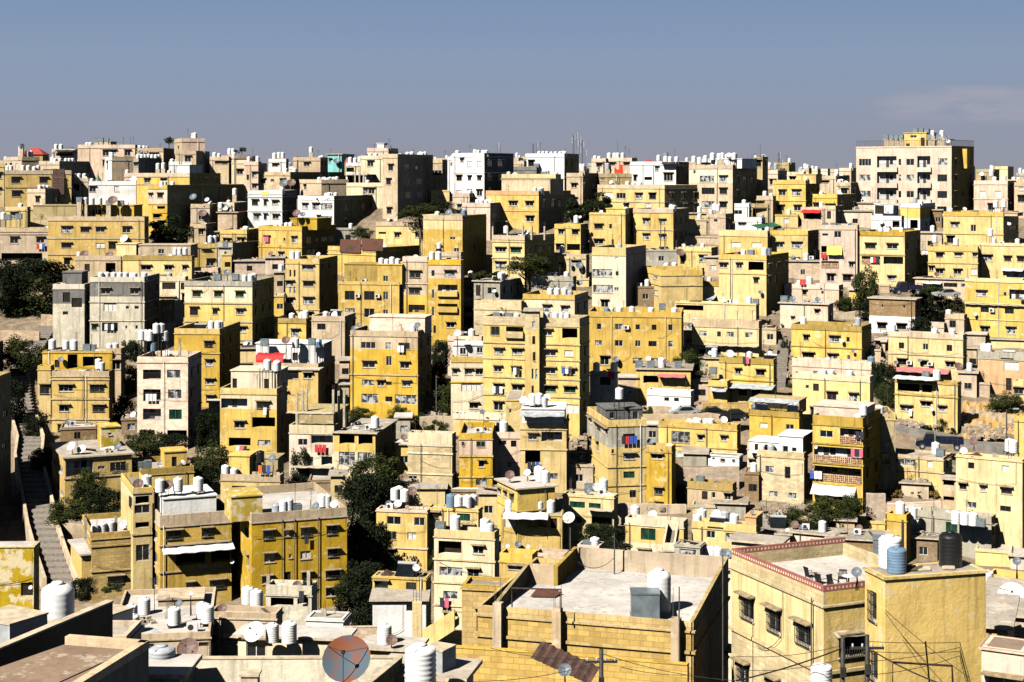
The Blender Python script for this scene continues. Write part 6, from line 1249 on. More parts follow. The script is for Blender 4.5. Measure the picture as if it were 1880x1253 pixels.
T_('f',668,1070,46,44,162,'dark ivy clad tree, lowest part above foreground roofs'); T_('c',645,1075,30,22,163,'leafy branches before large ochre house',False,'bush','bush')
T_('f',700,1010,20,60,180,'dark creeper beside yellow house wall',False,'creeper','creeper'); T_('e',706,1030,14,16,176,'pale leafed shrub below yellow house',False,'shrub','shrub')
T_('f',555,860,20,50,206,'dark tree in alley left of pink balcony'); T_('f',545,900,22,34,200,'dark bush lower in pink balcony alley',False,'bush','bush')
T_('c',660,762,28,14,220,'leafy shrub behind open concrete bays',False,'shrub','shrub'); T_('c',735,765,22,22,224,'green bush at foot of tall yellow house',False,'bush','bush'); T_('c',775,775,20,16,222,'round green bush beside stone blocks',False,'bush','bush')
T_('c',825,730,34,32,228,'leafy tree left of small cream house'); T_('f',810,650,20,30,243,'dark creeper hanging below peach rooftop',False,'creeper','creeper'); T_('f',800,700,18,40,236,'dark tree in alley, centre'); T_('e',802,785,22,14,218,'scrubby bush above stone block house',False,'bush','bush')
T_('c',968,487,40,20,276,'green tree below unfinished column house'); T_('e',900,507,30,10,274,'low shrubs above grey rooftop house',False,'shrub','shrub')
T_('b',1100,378,34,26,309,'dark tree beside long yellow house'); T_('a',1068,388,32,24,308,'wide dark tree right of orange parapet'); T_('f',1060,440,14,30,304,'black tree beside one tank house')
T_('c',770,390,36,16,300,'green tree behind long shaded house'); T_('c',665,428,22,12,296,'small green bush below shaded house',False,'bush','bush'); T_('f',806,385,26,18,305,'dark tree near grey tower foot'); T_('e',842,392,20,10,312,'bush below pale lower annex',False,'bush','bush')
T_('c',1592,530,28,42,271,'tall dark green tree before laundry house'); T_('f',1592,572,26,24,268,'shaded lower crown beside salmon house',False,'bush','bush'); T_('c',1548,557,16,16,270,'round bush left of tall dark tree',False,'bush','bush')
T_('f',1700,555,34,34,266,'dark tree right of brown brick house'); T_('c',1712,540,26,16,265,'leafy crown over parked pickup'); T_('c',1752,562,26,18,264,'bush before parked silver car',False,'bush','bush'); T_('f',1690,600,20,20,258,'shaded bush behind white ground floor',False,'bush','bush')
T_('c',1262,665,26,24,240,'dark tree left of corrugated porch'); T_('c',1272,700,24,26,236,'lower crown of tree beside corrugated porch',False,'bush','bush'); T_('e',1442,640,8,20,252,'green creeper in stepped alley',False,'creeper','creeper'); T_('c',1452,715,8,14,238,'small creeper lower in stepped alley',False,'creeper','creeper')
T_('f',1620,700,24,40,234,'dark tree left of three bay house'); T_('c',1628,725,20,22,230,'green shrub left of white tarp',False,'shrub','shrub')
T_('c',1461,955,34,22,186,'olive bush above rubble slope',False,'bush','bush'); T_('f',1440,960,30,14,187,'dark bush at left of rubble slope',False,'bush','bush'); T_('c',1520,935,42,22,189,'dark green tree below white awning'); T_('c',1560,930,28,24,189,'green bush right of awning tree',False,'bush','bush'); T_('f',1500,975,24,16,184,'shaded bush over stone retaining wall',False,'bush','bush')
T_('c',1284,843,13,10,214,'round shrub under sheet roof',False,'shrub','shrub'); T_('e',1188,755,11,10,224,'small shrub left of long yellow house',False,'shrub','shrub'); T_('f',1250,910,12,24,198,'dark tree in alley beside ochre block')
T_('f',1108,985,38,24,172,'dark tree before crowded pale terrace'); T_('c',1100,975,30,14,173,'green bush under crowded pale terrace',False,'bush','bush'); T_('f',1120,1010,40,20,166,'black shaded bush behind white roof',False,'bush','bush')
T_('c',1843,741,32,22,228,'spiky tree on dry slope, right edge'); T_('f',1733,782,13,18,222,'dark shrub beside navy truck',False,'shrub','shrub'); T_('f',1702,788,9,9,222,'small dark shrub above navy truck',False,'shrub','shrub'); T_('f',1753,793,9,10,221,'small dark shrub right of truck',False,'shrub','shrub')
T_('y',1640,905,16,8,200,'dry weeds before curtained veranda house',False,'shrub','shrub'); T_('e',1685,906,12,6,200,'green weeds before curtained veranda house',False,'shrub','shrub'); T_('y',1712,907,14,8,200,'orange dry bush beside red roofed porch',False,'shrub','shrub'); T_('y',1680,790,12,7,223,'dry shrub below white tarp house',False,'shrub','shrub')
T_('c',310,258,9,7,378,'small roof tree on the skyline'); T_('c',445,275,7,5,380,'distant dark tree top on skyline'); T_('e',432,279,9,4,380,'distant flat tree top on skyline')
T_('f',1175,420,14,20,322,'dark tree between two yellow houses'); T_('f',570,1080,16,12,150,'dark shrub before concrete frame',False,'shrub','shrub'); T_('c',800,1030,12,26,168,'green creeper left of cream storeys',False,'creeper','creeper')
# ------------------------------------------------------------------ the public steps on the left
ST = [(112, 1098), (92, 1040), (78, 990), (70, 950), (60, 900), (52, 862), (56, 830), (44, 790), (36, 745), (32, 700), (60, 655), (88, 610)]
sm_ = MB(); pts = []
for x, y in ST: Yv = D(y); p = PX(x, y, Yv); pts.append(Vector((p.x, p.y, ground(Yv)+.9)))
for A_, B_ in zip(pts, pts[1:]):
    n_ = max(2, int((B_.z-A_.z)/.26)); dv = (B_-A_); w_ = 1.45
    for i in range(n_):
        t0, t1 = i/n_, (i+1)/n_; a0, b0 = A_+dv*t0, A_+dv*t1; z_ = A_.z+dv.z*t1
        sm_.box(a0.x-w_, a0.y, z_-2.5, a0.x+w_, b0.y+.02, z_, 'step_stone')
o = sm_.obj('steps'); o['kind'] = 'structure'
for sgn, lb in ((-1, 'stone parapet on left side of public steps'), (1, 'stone parapet on right side of public steps')):
    m = MB(); b_ = pts[0]
    for A_, B_ in zip(pts[:7], pts[1:8]):
        a0, b0 = A_-b_+Vector((sgn*1.7, 0, 0)), B_-b_+Vector((sgn*1.7, 0, 0)); q = Vector((.18, 0, 0))
        m.hull([a0-q-Vector((0, 0, 2)), a0+q-Vector((0, 0, 2)), b0+q-Vector((0, 0, 2)), b0-q-Vector((0, 0, 2)), a0-q+Vector((0, 0, 1)), a0+q+Vector((0, 0, 1)), b0+q+Vector((0, 0, 1)), b0-q+Vector((0, 0, 1))], 'stucco_b')
    o = m.obj('stair_wall'); o.location = b_; tag(o, lb, 'wall', 'stair walls')
# alley steps on the right
sm_ = MB(); A_ = PX(1432, 728, 238); A_.z = ground(238)+.6; B_ = PX(1440, 655, 256); B_.z = ground(256)+.6; n_ = 26
for i in range(n_): a0 = A_+(B_-A_)*(i/n_); b0 = A_+(B_-A_)*((i+1)/n_); sm_.box(a0.x-.8, a0.y, b0.z-2, a0.x+.8, b0.y+.02, b0.z, 'step_stone')
o = sm_.obj('steps'); o['kind'] = 'structure'
# ------------------------------------------------------------------ retaining walls, slope, road
def rwall(label, x0, x1, yt, yb, mat='stucco_R', dd=0, th=.6):
    Yv = D(yb)+dd; a0, b0 = PX(x0, yt, Yv), PX(x1, yt, Yv); zb = ground(Yv)-2; hh = a0.z-zb
    if hh < 2.2: hh = 2.2
    m = MB(); w_ = b0.x-a0.x; n_ = max(2, int(w_/2)); r = random.Random(int(x0))
    hs = [r.uniform(-.25, .1) for _ in range(n_+1)]
    for i in range(n_):
        xa, xb = w_*i/n_, w_*(i+1)/n_; m.hull([(xa, 0, -hh), (xb, 0, -hh), (xb, th, -hh), (xa, th, -hh), (xa, 0, hs[i]), (xb, 0, hs[i+1]), (xb, th, hs[i+1]), (xa, th, hs[i])], mat)
    m.uv = [(c_[0]+c_[1], c_[2]) for f in m.f for c_ in (m.v[k] for k in f)]
    o = m.obj('retaining_wall'); o.location = a0; tag(o, label, 'wall'); return o
rwall('rubble retaining wall below small white house',1255,1357,858,900); rwall('stone wall under yellow house and parked cars',1180,1290,745,770); rwall('patched yellow stone wall above parked cars',1285,1375,738,762,'stucco_B')
rwall('broad stone retaining wall below awning bushes',1400,1600,950,985,dd=2); rwall('pink block wall in front of veranda house',1630,1728,922,955,'stucco_K'); rwall('tall rough pier right of awning house',1592,1626,905,960,'stucco_R',dd=-2)
rwall('stone wall along lower steps, left',85,155,962,985,'stucco_b'); rwall('low beige wall at upper steps, left',0,72,608,640,'stucco_R'); rwall('brown terrace wall above public steps',75,100,577,610,'stucco_R')
rwall('crumbling wall left of crowded pale terrace',1130,1160,925,960); rwall('low stone wall behind crowded roofs, right centre',1150,1260,925,945,'stucco_b'); rwall('cream wall above row of parked cars',1180,1360,760,800,'stucco_b')
rwall('concrete wall in shade, left of yellow tanks house',1040,1085,830,860,'stucco_b'); rwall('small beige wall beside scrubby bush',770,835,765,800,'stucco_b'); rwall('stone terrace edge below yellow rear houses',1440,1620,572,600,'stucco_b',dd=3)
rwall('rocky bank behind navy truck',1640,1765,770,790,'stucco_R',dd=2)
m = MB(); q0 = [(1640, 792), (1700, 806), (1790, 828), (1860, 840)]
for (x0, y0), (x1, y1) in zip(q0, q0[1:]):
    a0, b0 = PX(x0, y0, D(y0)), PX(x1, y1, D(y1)); a0.z = ground(a0.y)+.7; b0.z = ground(b0.y)+.7; dv = Vector((0, 5, 0))
    m.hull([a0-Vector((0, 0, 1.5)), b0-Vector((0, 0, 1.5)), b0+dv-Vector((0, 0, 1.5)), a0+dv-Vector((0, 0, 1.5)), a0, b0, b0+dv, a0+dv], 'asphalt')
o = m.obj('road'); o['kind'] = 'structure'
m = MB(); r_ = random.Random(5); nx, ny = 22, 14
g_ = [[None]*nx for _ in range(ny)]
for j in range(ny):
    for i in range(nx):
        y = 812-72*j/(ny-1); Yv = D(y); x = 1762+125*i/(nx-1); g_[j][i] = Vector(((x-940)/F*Yv, Yv, ground(Yv)+.5+r_.uniform(-.25, .3) - (1.2 if i in (0, nx-1) or j in (0, ny-1) else 0)))
for j in range(ny-1):
    for i in range(nx-1): m.face([g_[j][i], g_[j][i+1], g_[j+1][i+1], g_[j+1][i]], 'dry_grass')
o = m.obj('dry_slope'); o['kind'] = 'structure'
rk = MB(); r_ = random.Random(9)
def rocks(x0, x1, y0, y1, n):
    for _ in range(n):
        x, y = r_.uniform(x0, x1), r_.uniform(y0, y1); Yv = D(y); p = Vector(((x-940)/F*Yv, Yv, ground(Yv)+.5)); s = r_.uniform(.08, .38)
        pts8 = [p+Vector((a*s*r_.uniform(.6, 1.2), b*s*r_.uniform(.6, 1.2), c_*s*r_.uniform(.4, .9))) for c_ in (-1, 1) for a, b in ((-1, -1), (1, -1), (1, 1), (-1, 1))]
        rk.hull(pts8, 'rubble')
rocks(1640, 1770, 772, 794, 120); rocks(1770, 1865, 790, 815, 120); rocks(1140, 1240, 915, 945, 120); rocks(1370, 1480, 935, 965, 120); rocks(1400, 1460, 560, 700, 60); rocks(1590, 1640, 600, 700, 50); rocks(780, 830, 760, 800, 60); rocks(740, 800, 1130, 1150, 80); rocks(1040, 1080, 790, 880, 60)
o = rk.obj('rubble'); tag(o, 'loose rubble and stones between the houses', 'rubble', None, 'stuff')
# ------------------------------------------------------------------ vehicles
def car(x, y, Yv, rz, label, paint, truck=False, L_=4.3, W_=1.7):
    p = PX(x, y, Yv); r = bpy.data.objects.new('truck' if truck else 'parked_car', None); col.objects.link(r); r.location = p; r.rotation_euler = (0, 0, rz); tag(r, label, 'truck' if truck else 'car', None if truck else 'cars parked between the houses')
    m = MB(); w = W_/2
    def sec(x_, z0, z1, ww): return [(x_, -ww, z0), (x_, ww, z0), (x_, ww, z1), (x_, -ww, z1)]
    if truck:
        prof = [(-L_/2, .55, .95, w*.95), (-L_/2+.25, .4, 1.15, w), (-L_/2+.95, .4, 1.25, w), (-L_/2+1.3, .4, 2.05, w*.93), (-L_/2+2.3, .4, 2.1, w*.93), (-L_/2+2.35, .4, 1.2, w)]
    else: prof = [(-L_/2, .35, .6, w*.85), (-L_/2+.3, .25, .78, w), (-L_/2+1.1, .25, .88, w), (-L_/2+1.75, .25, 1.38, w*.86), (-L_/2+2.9, .25, 1.4, w*.86), (-L_/2+3.7, .25, .95, w), (L_/2, .35, .8, w*.88)]
    for a_, b_ in zip(prof, prof[1:]):
        A_, B_ = sec(*a_), sec(*b_); m.hull([A_[0], B_[0], B_[1], A_[1], A_[3], B_[3], B_[2], A_[2]], paint)
    m.obj('body', r)
    g = MB()
    if truck:
        for s_ in (-1, 1): g.face([(-L_/2+1.35, s_*(w*.97), 1.35), (-L_/2+2.15, s_*(w*.97), 1.35), (-L_/2+2.15, s_*(w*.94+.01), 1.95), (-L_/2+1.5, s_*(w*.94+.01), 1.95)], 'glass')
        g.face([(-L_/2+1.02, -w*.85, 1.35), (-L_/2+1.02, w*.85, 1.35), (-L_/2+1.27, w*.8, 1.98), (-L_/2+1.27, -w*.8, 1.98)], 'glass')
        b = MB(); b.box(-L_/2+2.5, -w-.05, .85, L_/2, w+.05, .95, 'paint_navy')
        for s_ in (-1, 1): b.box(-L_/2+2.5, s_*(w+.05), .95, L_/2, s_*w, 1.5, 'paint_navy')
        b.box(L_/2-.06, -w, .95, L_/2, w, 1.5, 'paint_navy'); b.box(-L_/2+2.5, -w, .95, -L_/2+2.56, w, 1.9, 'paint_navy')
        for i in range(5): b.box(-L_/2+2.6+.65*i, -w-.07, .95, -L_/2+2.66+.65*i, -w-.05, 1.9, 'steel_dark')
        b.box(-L_/2+2.5, -w-.06, 1.84, L_/2, -w-.02, 1.9, 'steel_dark'); b.obj('cargo_bed', r)
    else:
        for s_ in (-1, 1): g.face([(-L_/2+1.3, s_*(w*.99), .92), (-L_/2+3.4, s_*(w*.99), .98), (-L_/2+2.95, s_*(w*.88+.01), 1.33), (-L_/2+1.8, s_*(w*.88+.01), 1.31)], 'glass')
        g.face([(-L_/2+1.08, -w*.82, .9), (-L_/2+1.08, w*.82, .9), (-L_/2+1.7, w*.76, 1.36), (-L_/2+1.7, -w*.76, 1.36)], 'glass'); g.face([(-L_/2+3.68, -w*.82, .98), (-L_/2+3.68, w*.82, .98), (-L_/2+2.97, w*.76, 1.38), (-L_/2+2.97, -w*.76, 1.38)], 'glass')
    g.obj('windows', r)
    for sx in (-L_/2+.85, L_/2-.85):
        for sy in (-1, 1):
            k = MB(); R_ = .42 if truck else .32; n = 14; c0 = [(sx+R_*math.cos(2*math.pi*i/n), sy*(w-.02), R_+R_*math.sin(2*math.pi*i/n)) for i in range(n)]; c1 = [(a, b+sy*.08, c) for a, b, c in c0]
            k.face(c1, 'rubber'); 
            for i in range(n): k.face([c0[i], c0[(i+1) % n], c1[(i+1) % n], c1[i]], 'rubber')
            c2 = [(sx+R_*.5*math.cos(2*math.pi*i/n), sy*(w+.065), R_+R_*.5*math.sin(2*math.pi*i/n)) for i in range(n)]; k.face(c2, 'paint_silver'); k.obj('wheel', r)
    for sy in (-.6, .6): k = MB(); k.box(-L_/2-.02, sy*w-.12, .6 if not truck else .8, -L_/2+.05, sy*w+.12, .74 if not truck else .98, 'tank_white'); k.obj('headlight', r)
car(1725,825,211,-.25,'dark navy flatbed truck on the sloping road','paint_navy',True,6.0,2.0)
car(1664,541,263,.1,'dark blue pickup among trees, upper right','paint_navy',True,4.8,1.8)
car(1737,546,262,.05,'silver car behind bush, upper right','paint_silver')
car(1348,771,221,0,'black car at right end above long roof','paint_black'); car(1306,766,222,.05,'dark car left of other parked black car','paint_black'); car(1257,764,222,.0,'small car almost hidden above brick parapet','paint_silver')
# ------------------------------------------------------------------ minaret, masts, signs
p = PX(180, 352, 347); k = 347/F; r = bpy.data.objects.new('minaret', None); col.objects.link(r); r.location = (p.x, p.y, p.z-3); tag(r, 'short white minaret with green balcony and dome', 'minaret')
m = MB(); m.lathe([(1.0, 0), (1.0, 3.0)], 'tank_white', n=14); m.obj('shaft', r)
m = MB(); m.lathe([(.9, 2.6), (1.15, 2.9), (1.15, 3.4), (.85, 3.5)], 'minaret_green', n=14); m.obj('balcony', r)
m = MB(); m.lathe([(.75, 3.3), (.75, 4.6), (.95, 4.7), (.95, 4.9)], 'tank_white', n=14); m.obj('lantern', r)
m = MB(); m.lathe([(.9, 4.9), (.7, 5.4), (.35, 5.9), (.1, 6.5), (.04, 7.6)], 'minaret_green', n=14); m.obj('dome', r)
m = MB()
for i in range(10): an_ = .628*i; m.tube([(1.1*math.cos(an_), 1.1*math.sin(an_), 3.4), (1.1*math.cos(an_), 1.1*math.sin(an_), 3.9)], .03, 'minaret_green', 4)
m.obj('railing', r)
def mast(x, y0, y1, Yv, label, panels=2, lattice=True):
    a0, b0 = PX(x, y1, Yv), PX(x, y0, Yv); hh = b0.z-a0.z; r = bpy.data.objects.new('antenna_mast', None); col.objects.link(r); r.location = a0; tag(r, label, 'antenna mast', 'antenna masts on the skyline')
    m = MB()
    if lattice:
        for a_, b_ in ((-.18, -.1), (.18, -.1), (0, .2)): m.tube([(a_, b_, 0), (a_*.7, b_*.7, hh)], .025, 'steel_dark', 4)
        n_ = int(hh/.6)
        for i in range(n_): z0 = hh*i/n_; z1 = hh*(i+1)/n_; m.tube([(-.18, -.1, z0), (.18, -.1, z1)], .025, 'steel_dark', 3); m.tube([(.18, -.1, z0), (0, .2, z1)], .025, 'steel_dark', 3)
    else: m.tube([(0, 0, 0), (0, 0, hh)], .035, 'steel_dark', 6)
    m.obj('pole', r)
    for i in range(panels):
        k = MB(); s_ = -1 if i % 2 else 1; z_ = hh*(.9-.16*i); k.box(s_*.3-.07, -.06, z_-.9, s_*.3+.07, .06, z_+.5, 'tank_grey'); k.box(0, -.03, z_-.2, s_*.3, .03, z_-.1, 'steel_dark'); k.obj('panel', r)
    return r
mast(1053,247,284,370,'lattice mast with high white panels, skyline centre',2); mast(1058,245,275,372,'second thin pole beside lattice mast, skyline centre',1,False); mast(1064,253,284,368,'pole with long white panel, skyline centre',2,False); mast(1069,258,318,350,'tall dark lattice mast rising before skyline houses',2); mast(1074,277,300,365,'short pole right of tall dark mast',1,False)
mast(979,264,282,375,'skyline ladder mast above row of tanks',0); mast(985,262,280,375,'white rod beside skyline ladder mast',1,False); mast(1430,280,312,366,'floodlight mast left of yellow turret house',1); mast(1434,296,312,366,'short mast beside the floodlight mast',1,False)
mast(913,264,280,372,'thin pole on white tower, left',1,False); mast(919,267,282,372,'thin pole on white tower, right',0,False); mast(245,248,268,380,'lone thin aerial on wide pinkish house',0,False); mast(1134,258,282,372,'lone thin aerial on pink skyline house',0,False); mast(1239,271,300,368,'thin mast above white skyline house',0,False); mast(464,272,296,372,'thin aerial left of tall skyline tanks',0,False)
mast(1843,372,460,300,'tall pale lattice mast at right edge',1); mast(1858,272,300,368,'distant mast at far right skyline',0,False) if False else None
utl = [(1848, 752, 815, 216, 'wooden lamp pole on dry slope, right edge'), (801, 690, 772, 226, 'thin street pole before small cream house'), (148, 400, 462, 300, 'street lamp pole before wide ochre house'), (206, 385, 465, 301, 'black pole across wide ochre house'), (1400, 745, 790, 222, 'pole beside bright yellow porch house'), (1213, 405, 470, 300, 'thin pole in front of ochre curtained windows')]
for x, y0, y1, Yv, lb in utl:
    a0, b0 = PX(x, y1, Yv), PX(x, y0, Yv); m = MB(); m.tube([(0, 0, -3), (0, 0, b0.z-a0.z)], .09, 'steel_dark', 6); o = m.obj('street_pole'); o.location = a0; tag(o, lb, 'pole', 'street poles')
    if 'lamp' in lb: m = MB(); hh = b0.z-a0.z; m.tube([(0, 0, hh-.1), (.4, -.3, hh+.15), (1.0, -.6, hh+.2)], .04, 'steel_dark', 5); m.box(.7, -.75, hh+.1, 1.4, -.5, hh+.25, 'tank_grey'); m.obj('lamp_head', o)
# orange seat shaped thing on a roof
m = MB(); m.box(-.9, -.4, 0, .9, .4, .9, 'sign_red'); m.box(.1, .1, .9, .9, .4, 1.9, 'sign_red'); m.box(-.9, -.45, .75, -.6, .4, 1.3, 'sign_red'); m.box(-.5, -.42, .2, .4, -.402, .32, 'orange_cloth')
o = m.obj('orange_armchair'); o.location = PX(1136, 319, 352); tag(o, 'bright orange armchair shaped sign on skyline roof', 'sign')
sg = next(H for H in HOUSES if 'yellow sign' in H.ref); q = sg.hit(486, 356, 0, -.03)
m = MB(); m.box(q[0]-.65, -.05, q[2]-.4, q[0]+.65, -.005, q[2]+.38, 'sign_yellow')
for j in range(2):
    for i in range(7): w_ = .05+.04*((i*3+j) % 3); m.box(q[0]-.5+.145*i, -.055, q[2]+.1-.28*j, q[0]-.5+.145*i+w_, -.051, q[2]+.16-.28*j+.03*(i % 2), 'sign_ink')
m.obj('sign', sg.root)
# red hipped roofs
for (x0, x1, yt_, yb_, Yv, lb) in ((35, 80, 272, 284, 378, 'red hipped roof on the far left skyline'), (1728, 1757, 866, 882, 203, 'red hipped porch roof beside pale yellow house'), (632, 642, 290, 300, 352, 'tiny red roof peak before white parapet'), (434, 452, 306, 313, 356, 'small dull red roof left of narrow pinkish house'), (1184, 1200, 292, 297, 366, 'dull red roof strip on right skyline')):
    a0, b0 = PX(x0, yb_, Yv), PX(x1, yb_, Yv); w_ = (b0.x-a0.x)/2; hh = PX(x0, yt_, Yv).z-a0.z; r = bpy.data.objects.new('tiled_roof', None); col.objects.link(r); r.location = ((a0.x+b0.x)/2, Yv+w_, a0.z); tag(r, lb, 'roof', 'red roofs')
    m = MB(); c_ = [(-w_, -w_, 0), (w_, -w_, 0), (w_, w_, 0), (-w_, w_, 0)]; t_ = [(-w_*.3, 0, hh), (w_*.3, 0, hh)]
    m.face([c_[0], c_[1], t_[1], t_[0]], 'roof_red'); m.face([c_[1], c_[2], t_[1]], 'roof_red'); m.face([c_[2], c_[3], t_[0], t_[1]], 'roof_red'); m.face([c_[3], c_[0], t_[0]], 'roof_red'); m.face(c_[::-1], 'roof_red'); m.obj('tiles', r)
    m = MB(); m.box(-w_*.9, -w_*.9, -2.6, w_*.9, w_*.9, -.01, 'stucco_m'); m.obj('wall', r)
# red canopy
rc = next(H for H in HOUSES if 'red canopy and white' in H.ref)
m = MB(); r_ = random.Random(2); n_ = 14; pr = []
for i in range(n_+1):
    u = i/n_*3.9; pr.append([(u, 0, 1.75+r_.uniform(-.06, .06)), (u, -1.0, 1.55+r_.uniform(-.08, .05)), (u, -1.25, .9+r_.uniform(-.12, .1)), (u, -1.25, .25+r_.uniform(-.08, .08))])
for i in range(n_):
    for j in range(3): m.face([pr[i][j], pr[i+1][j], pr[i+1][j+1], pr[i][j+1]], 'tarp_red', smooth=True)
q = rc.hit(466, 665, 0, 0); o = m.obj('red_canopy'); fm = MB()
for u in (0, 3.9): fm.tube([(u, -1.25, 0), (u, -1.2, 1.5), (u, 0, 1.75)], .03, 'steel_dark', 4)
fm.obj('frame', o); o.location = to_world(rc, (.1, 2.2, rc.rtop)); o.rotation_euler = (0, 0, -rc.an); tag(o, 'bright red fabric canopy on white terrace house', 'canopy')
# ------------------------------------------------------------------ tower block with balconies
H5 = h('k',1572,1747,1788,268,460,'tall pale apartment tower on right skyline',W='298:1588/21/11/n,1628/36/22/bwr,1652/5/10/n,1671/14/10/n,1696/24/22/bwr,1731/17/11/n 327:1588/20/10/n,1628/36/21/bwr,1652/5/10/n,1671/13/10/n,1696/24/21/bwr,1730/17/11/n 357:1588/20/10/n,1628/36/21/bwr,1652/5/10/n,1671/13/10/n,1696/24/21/bwr,1730/17/11/n 385:1588/20/9/n,1628/36/20/bwr,1696/24/20/bwr,1729/17/11/n 413:1726/11/10/n',
  d=322,par=.25,clutter=False,band='k',side_col='o',P=[(1660,1701,245,2,5,'y','251:1677/13/5/n 267:1667/7/6/n,1694/8/8/d')],T='1692/236/g/1.1/3 1682/236/g/1.1/3 1702/237/g/1.1/3 1712/240/w/1.2/2 1729/240/w/1.3/2 1708/247/g/1.1/2 1725/247/g/1.2/2 1628/248/g/1/2 1637/248/g/1/2 1646/248/g/1/2 1655/248/g/1/2',DS='1741/260/w/4/1 1740/251/k/3/1',name='apartment_tower',cat='apartment tower',pipe=0,gz=-12)
r5 = H5.root
for (x0, x1) in ((1622, 1660), (1702, 1742)):
    m = MB(); a0 = H5.hit(x0, 258, 0, 2.0); b0 = H5.hit(x1, 258, 0, 2.0)
    m.box(a0[0], 2.0, a0[2], b0[0], 5.0, a0[2]+.2, 'stucco_y'); 
    for x_ in (a0[0]+.1, (a0[0]+b0[0])/2, b0[0]-.3): m.box(x_, 2.1, H5.rtop, x_+.25, 2.35, a0[2], 'stucco_y')
    m.obj('roof_frame', r5)
m = MB(); z0 = H5.rtop+.15
for (x0, y0, x1, y1) in ((0, .05, H5.w, .05), (H5.w-.05, 0, H5.w-.05, H5.dp)):
    L_ = max(x1-x0, y1-y0); n_ = int(L_/.35)
    for i in range(n_+1): t_ = i/n_; m.box(x0+(x1-x0)*t_-.02, y0+(y1-y0)*t_-.02, z0, x0+(x1-x0)*t_+.02, y0+(y1-y0)*t_+.02, z0+1.15, 'steel_dark')
    m.box(x0-.02, y0-.02, z0+1.12, x1+.02, y1+.02, z0+1.18, 'steel_dark')
m.obj('railing', r5)
m = MB(); m.box(H5.w+.003, 5.2, H5.zr-4.2, H5.w+1.1, 7.0, H5.zr-.3, 'stucco_Y'); m.obj('lit_strip_fin', r5)  # fin added to catch the sun, standing for a lit strip of a recess
for y_, hh in ((298, 0), (327, 0), (357, 0), (385, 0)):
    for x0, x1 in ((1609, 1647), (1683, 1709)):
        a0 = H5.hit(x0, y_+13, 0, -.5); b0 = H5.hit(x1, y_+13, 0, -.5); m = MB(); m.box(a0[0], -.55, a0[2]-.55, b0[0], -.003, a0[2]+.35, 'stucco_k'); m.obj('balcony', r5)
# ------------------------------------------------------------------ dark building at the left edge, and houses added to shade the steps
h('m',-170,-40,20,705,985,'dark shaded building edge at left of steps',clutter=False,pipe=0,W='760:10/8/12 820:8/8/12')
h('m',-260,-130,-60,880,1080,'brown house added beyond left frame edge for shade',clutter=False,pipe=0)
h('a',-150,-30,6,640,760,'dark house added at left edge to shade upper steps',clutter=False,pipe=0)
h('m',-60,0,72,455,520,'shaded porch block at far left edge',clutter=False,pipe=0) if False else None
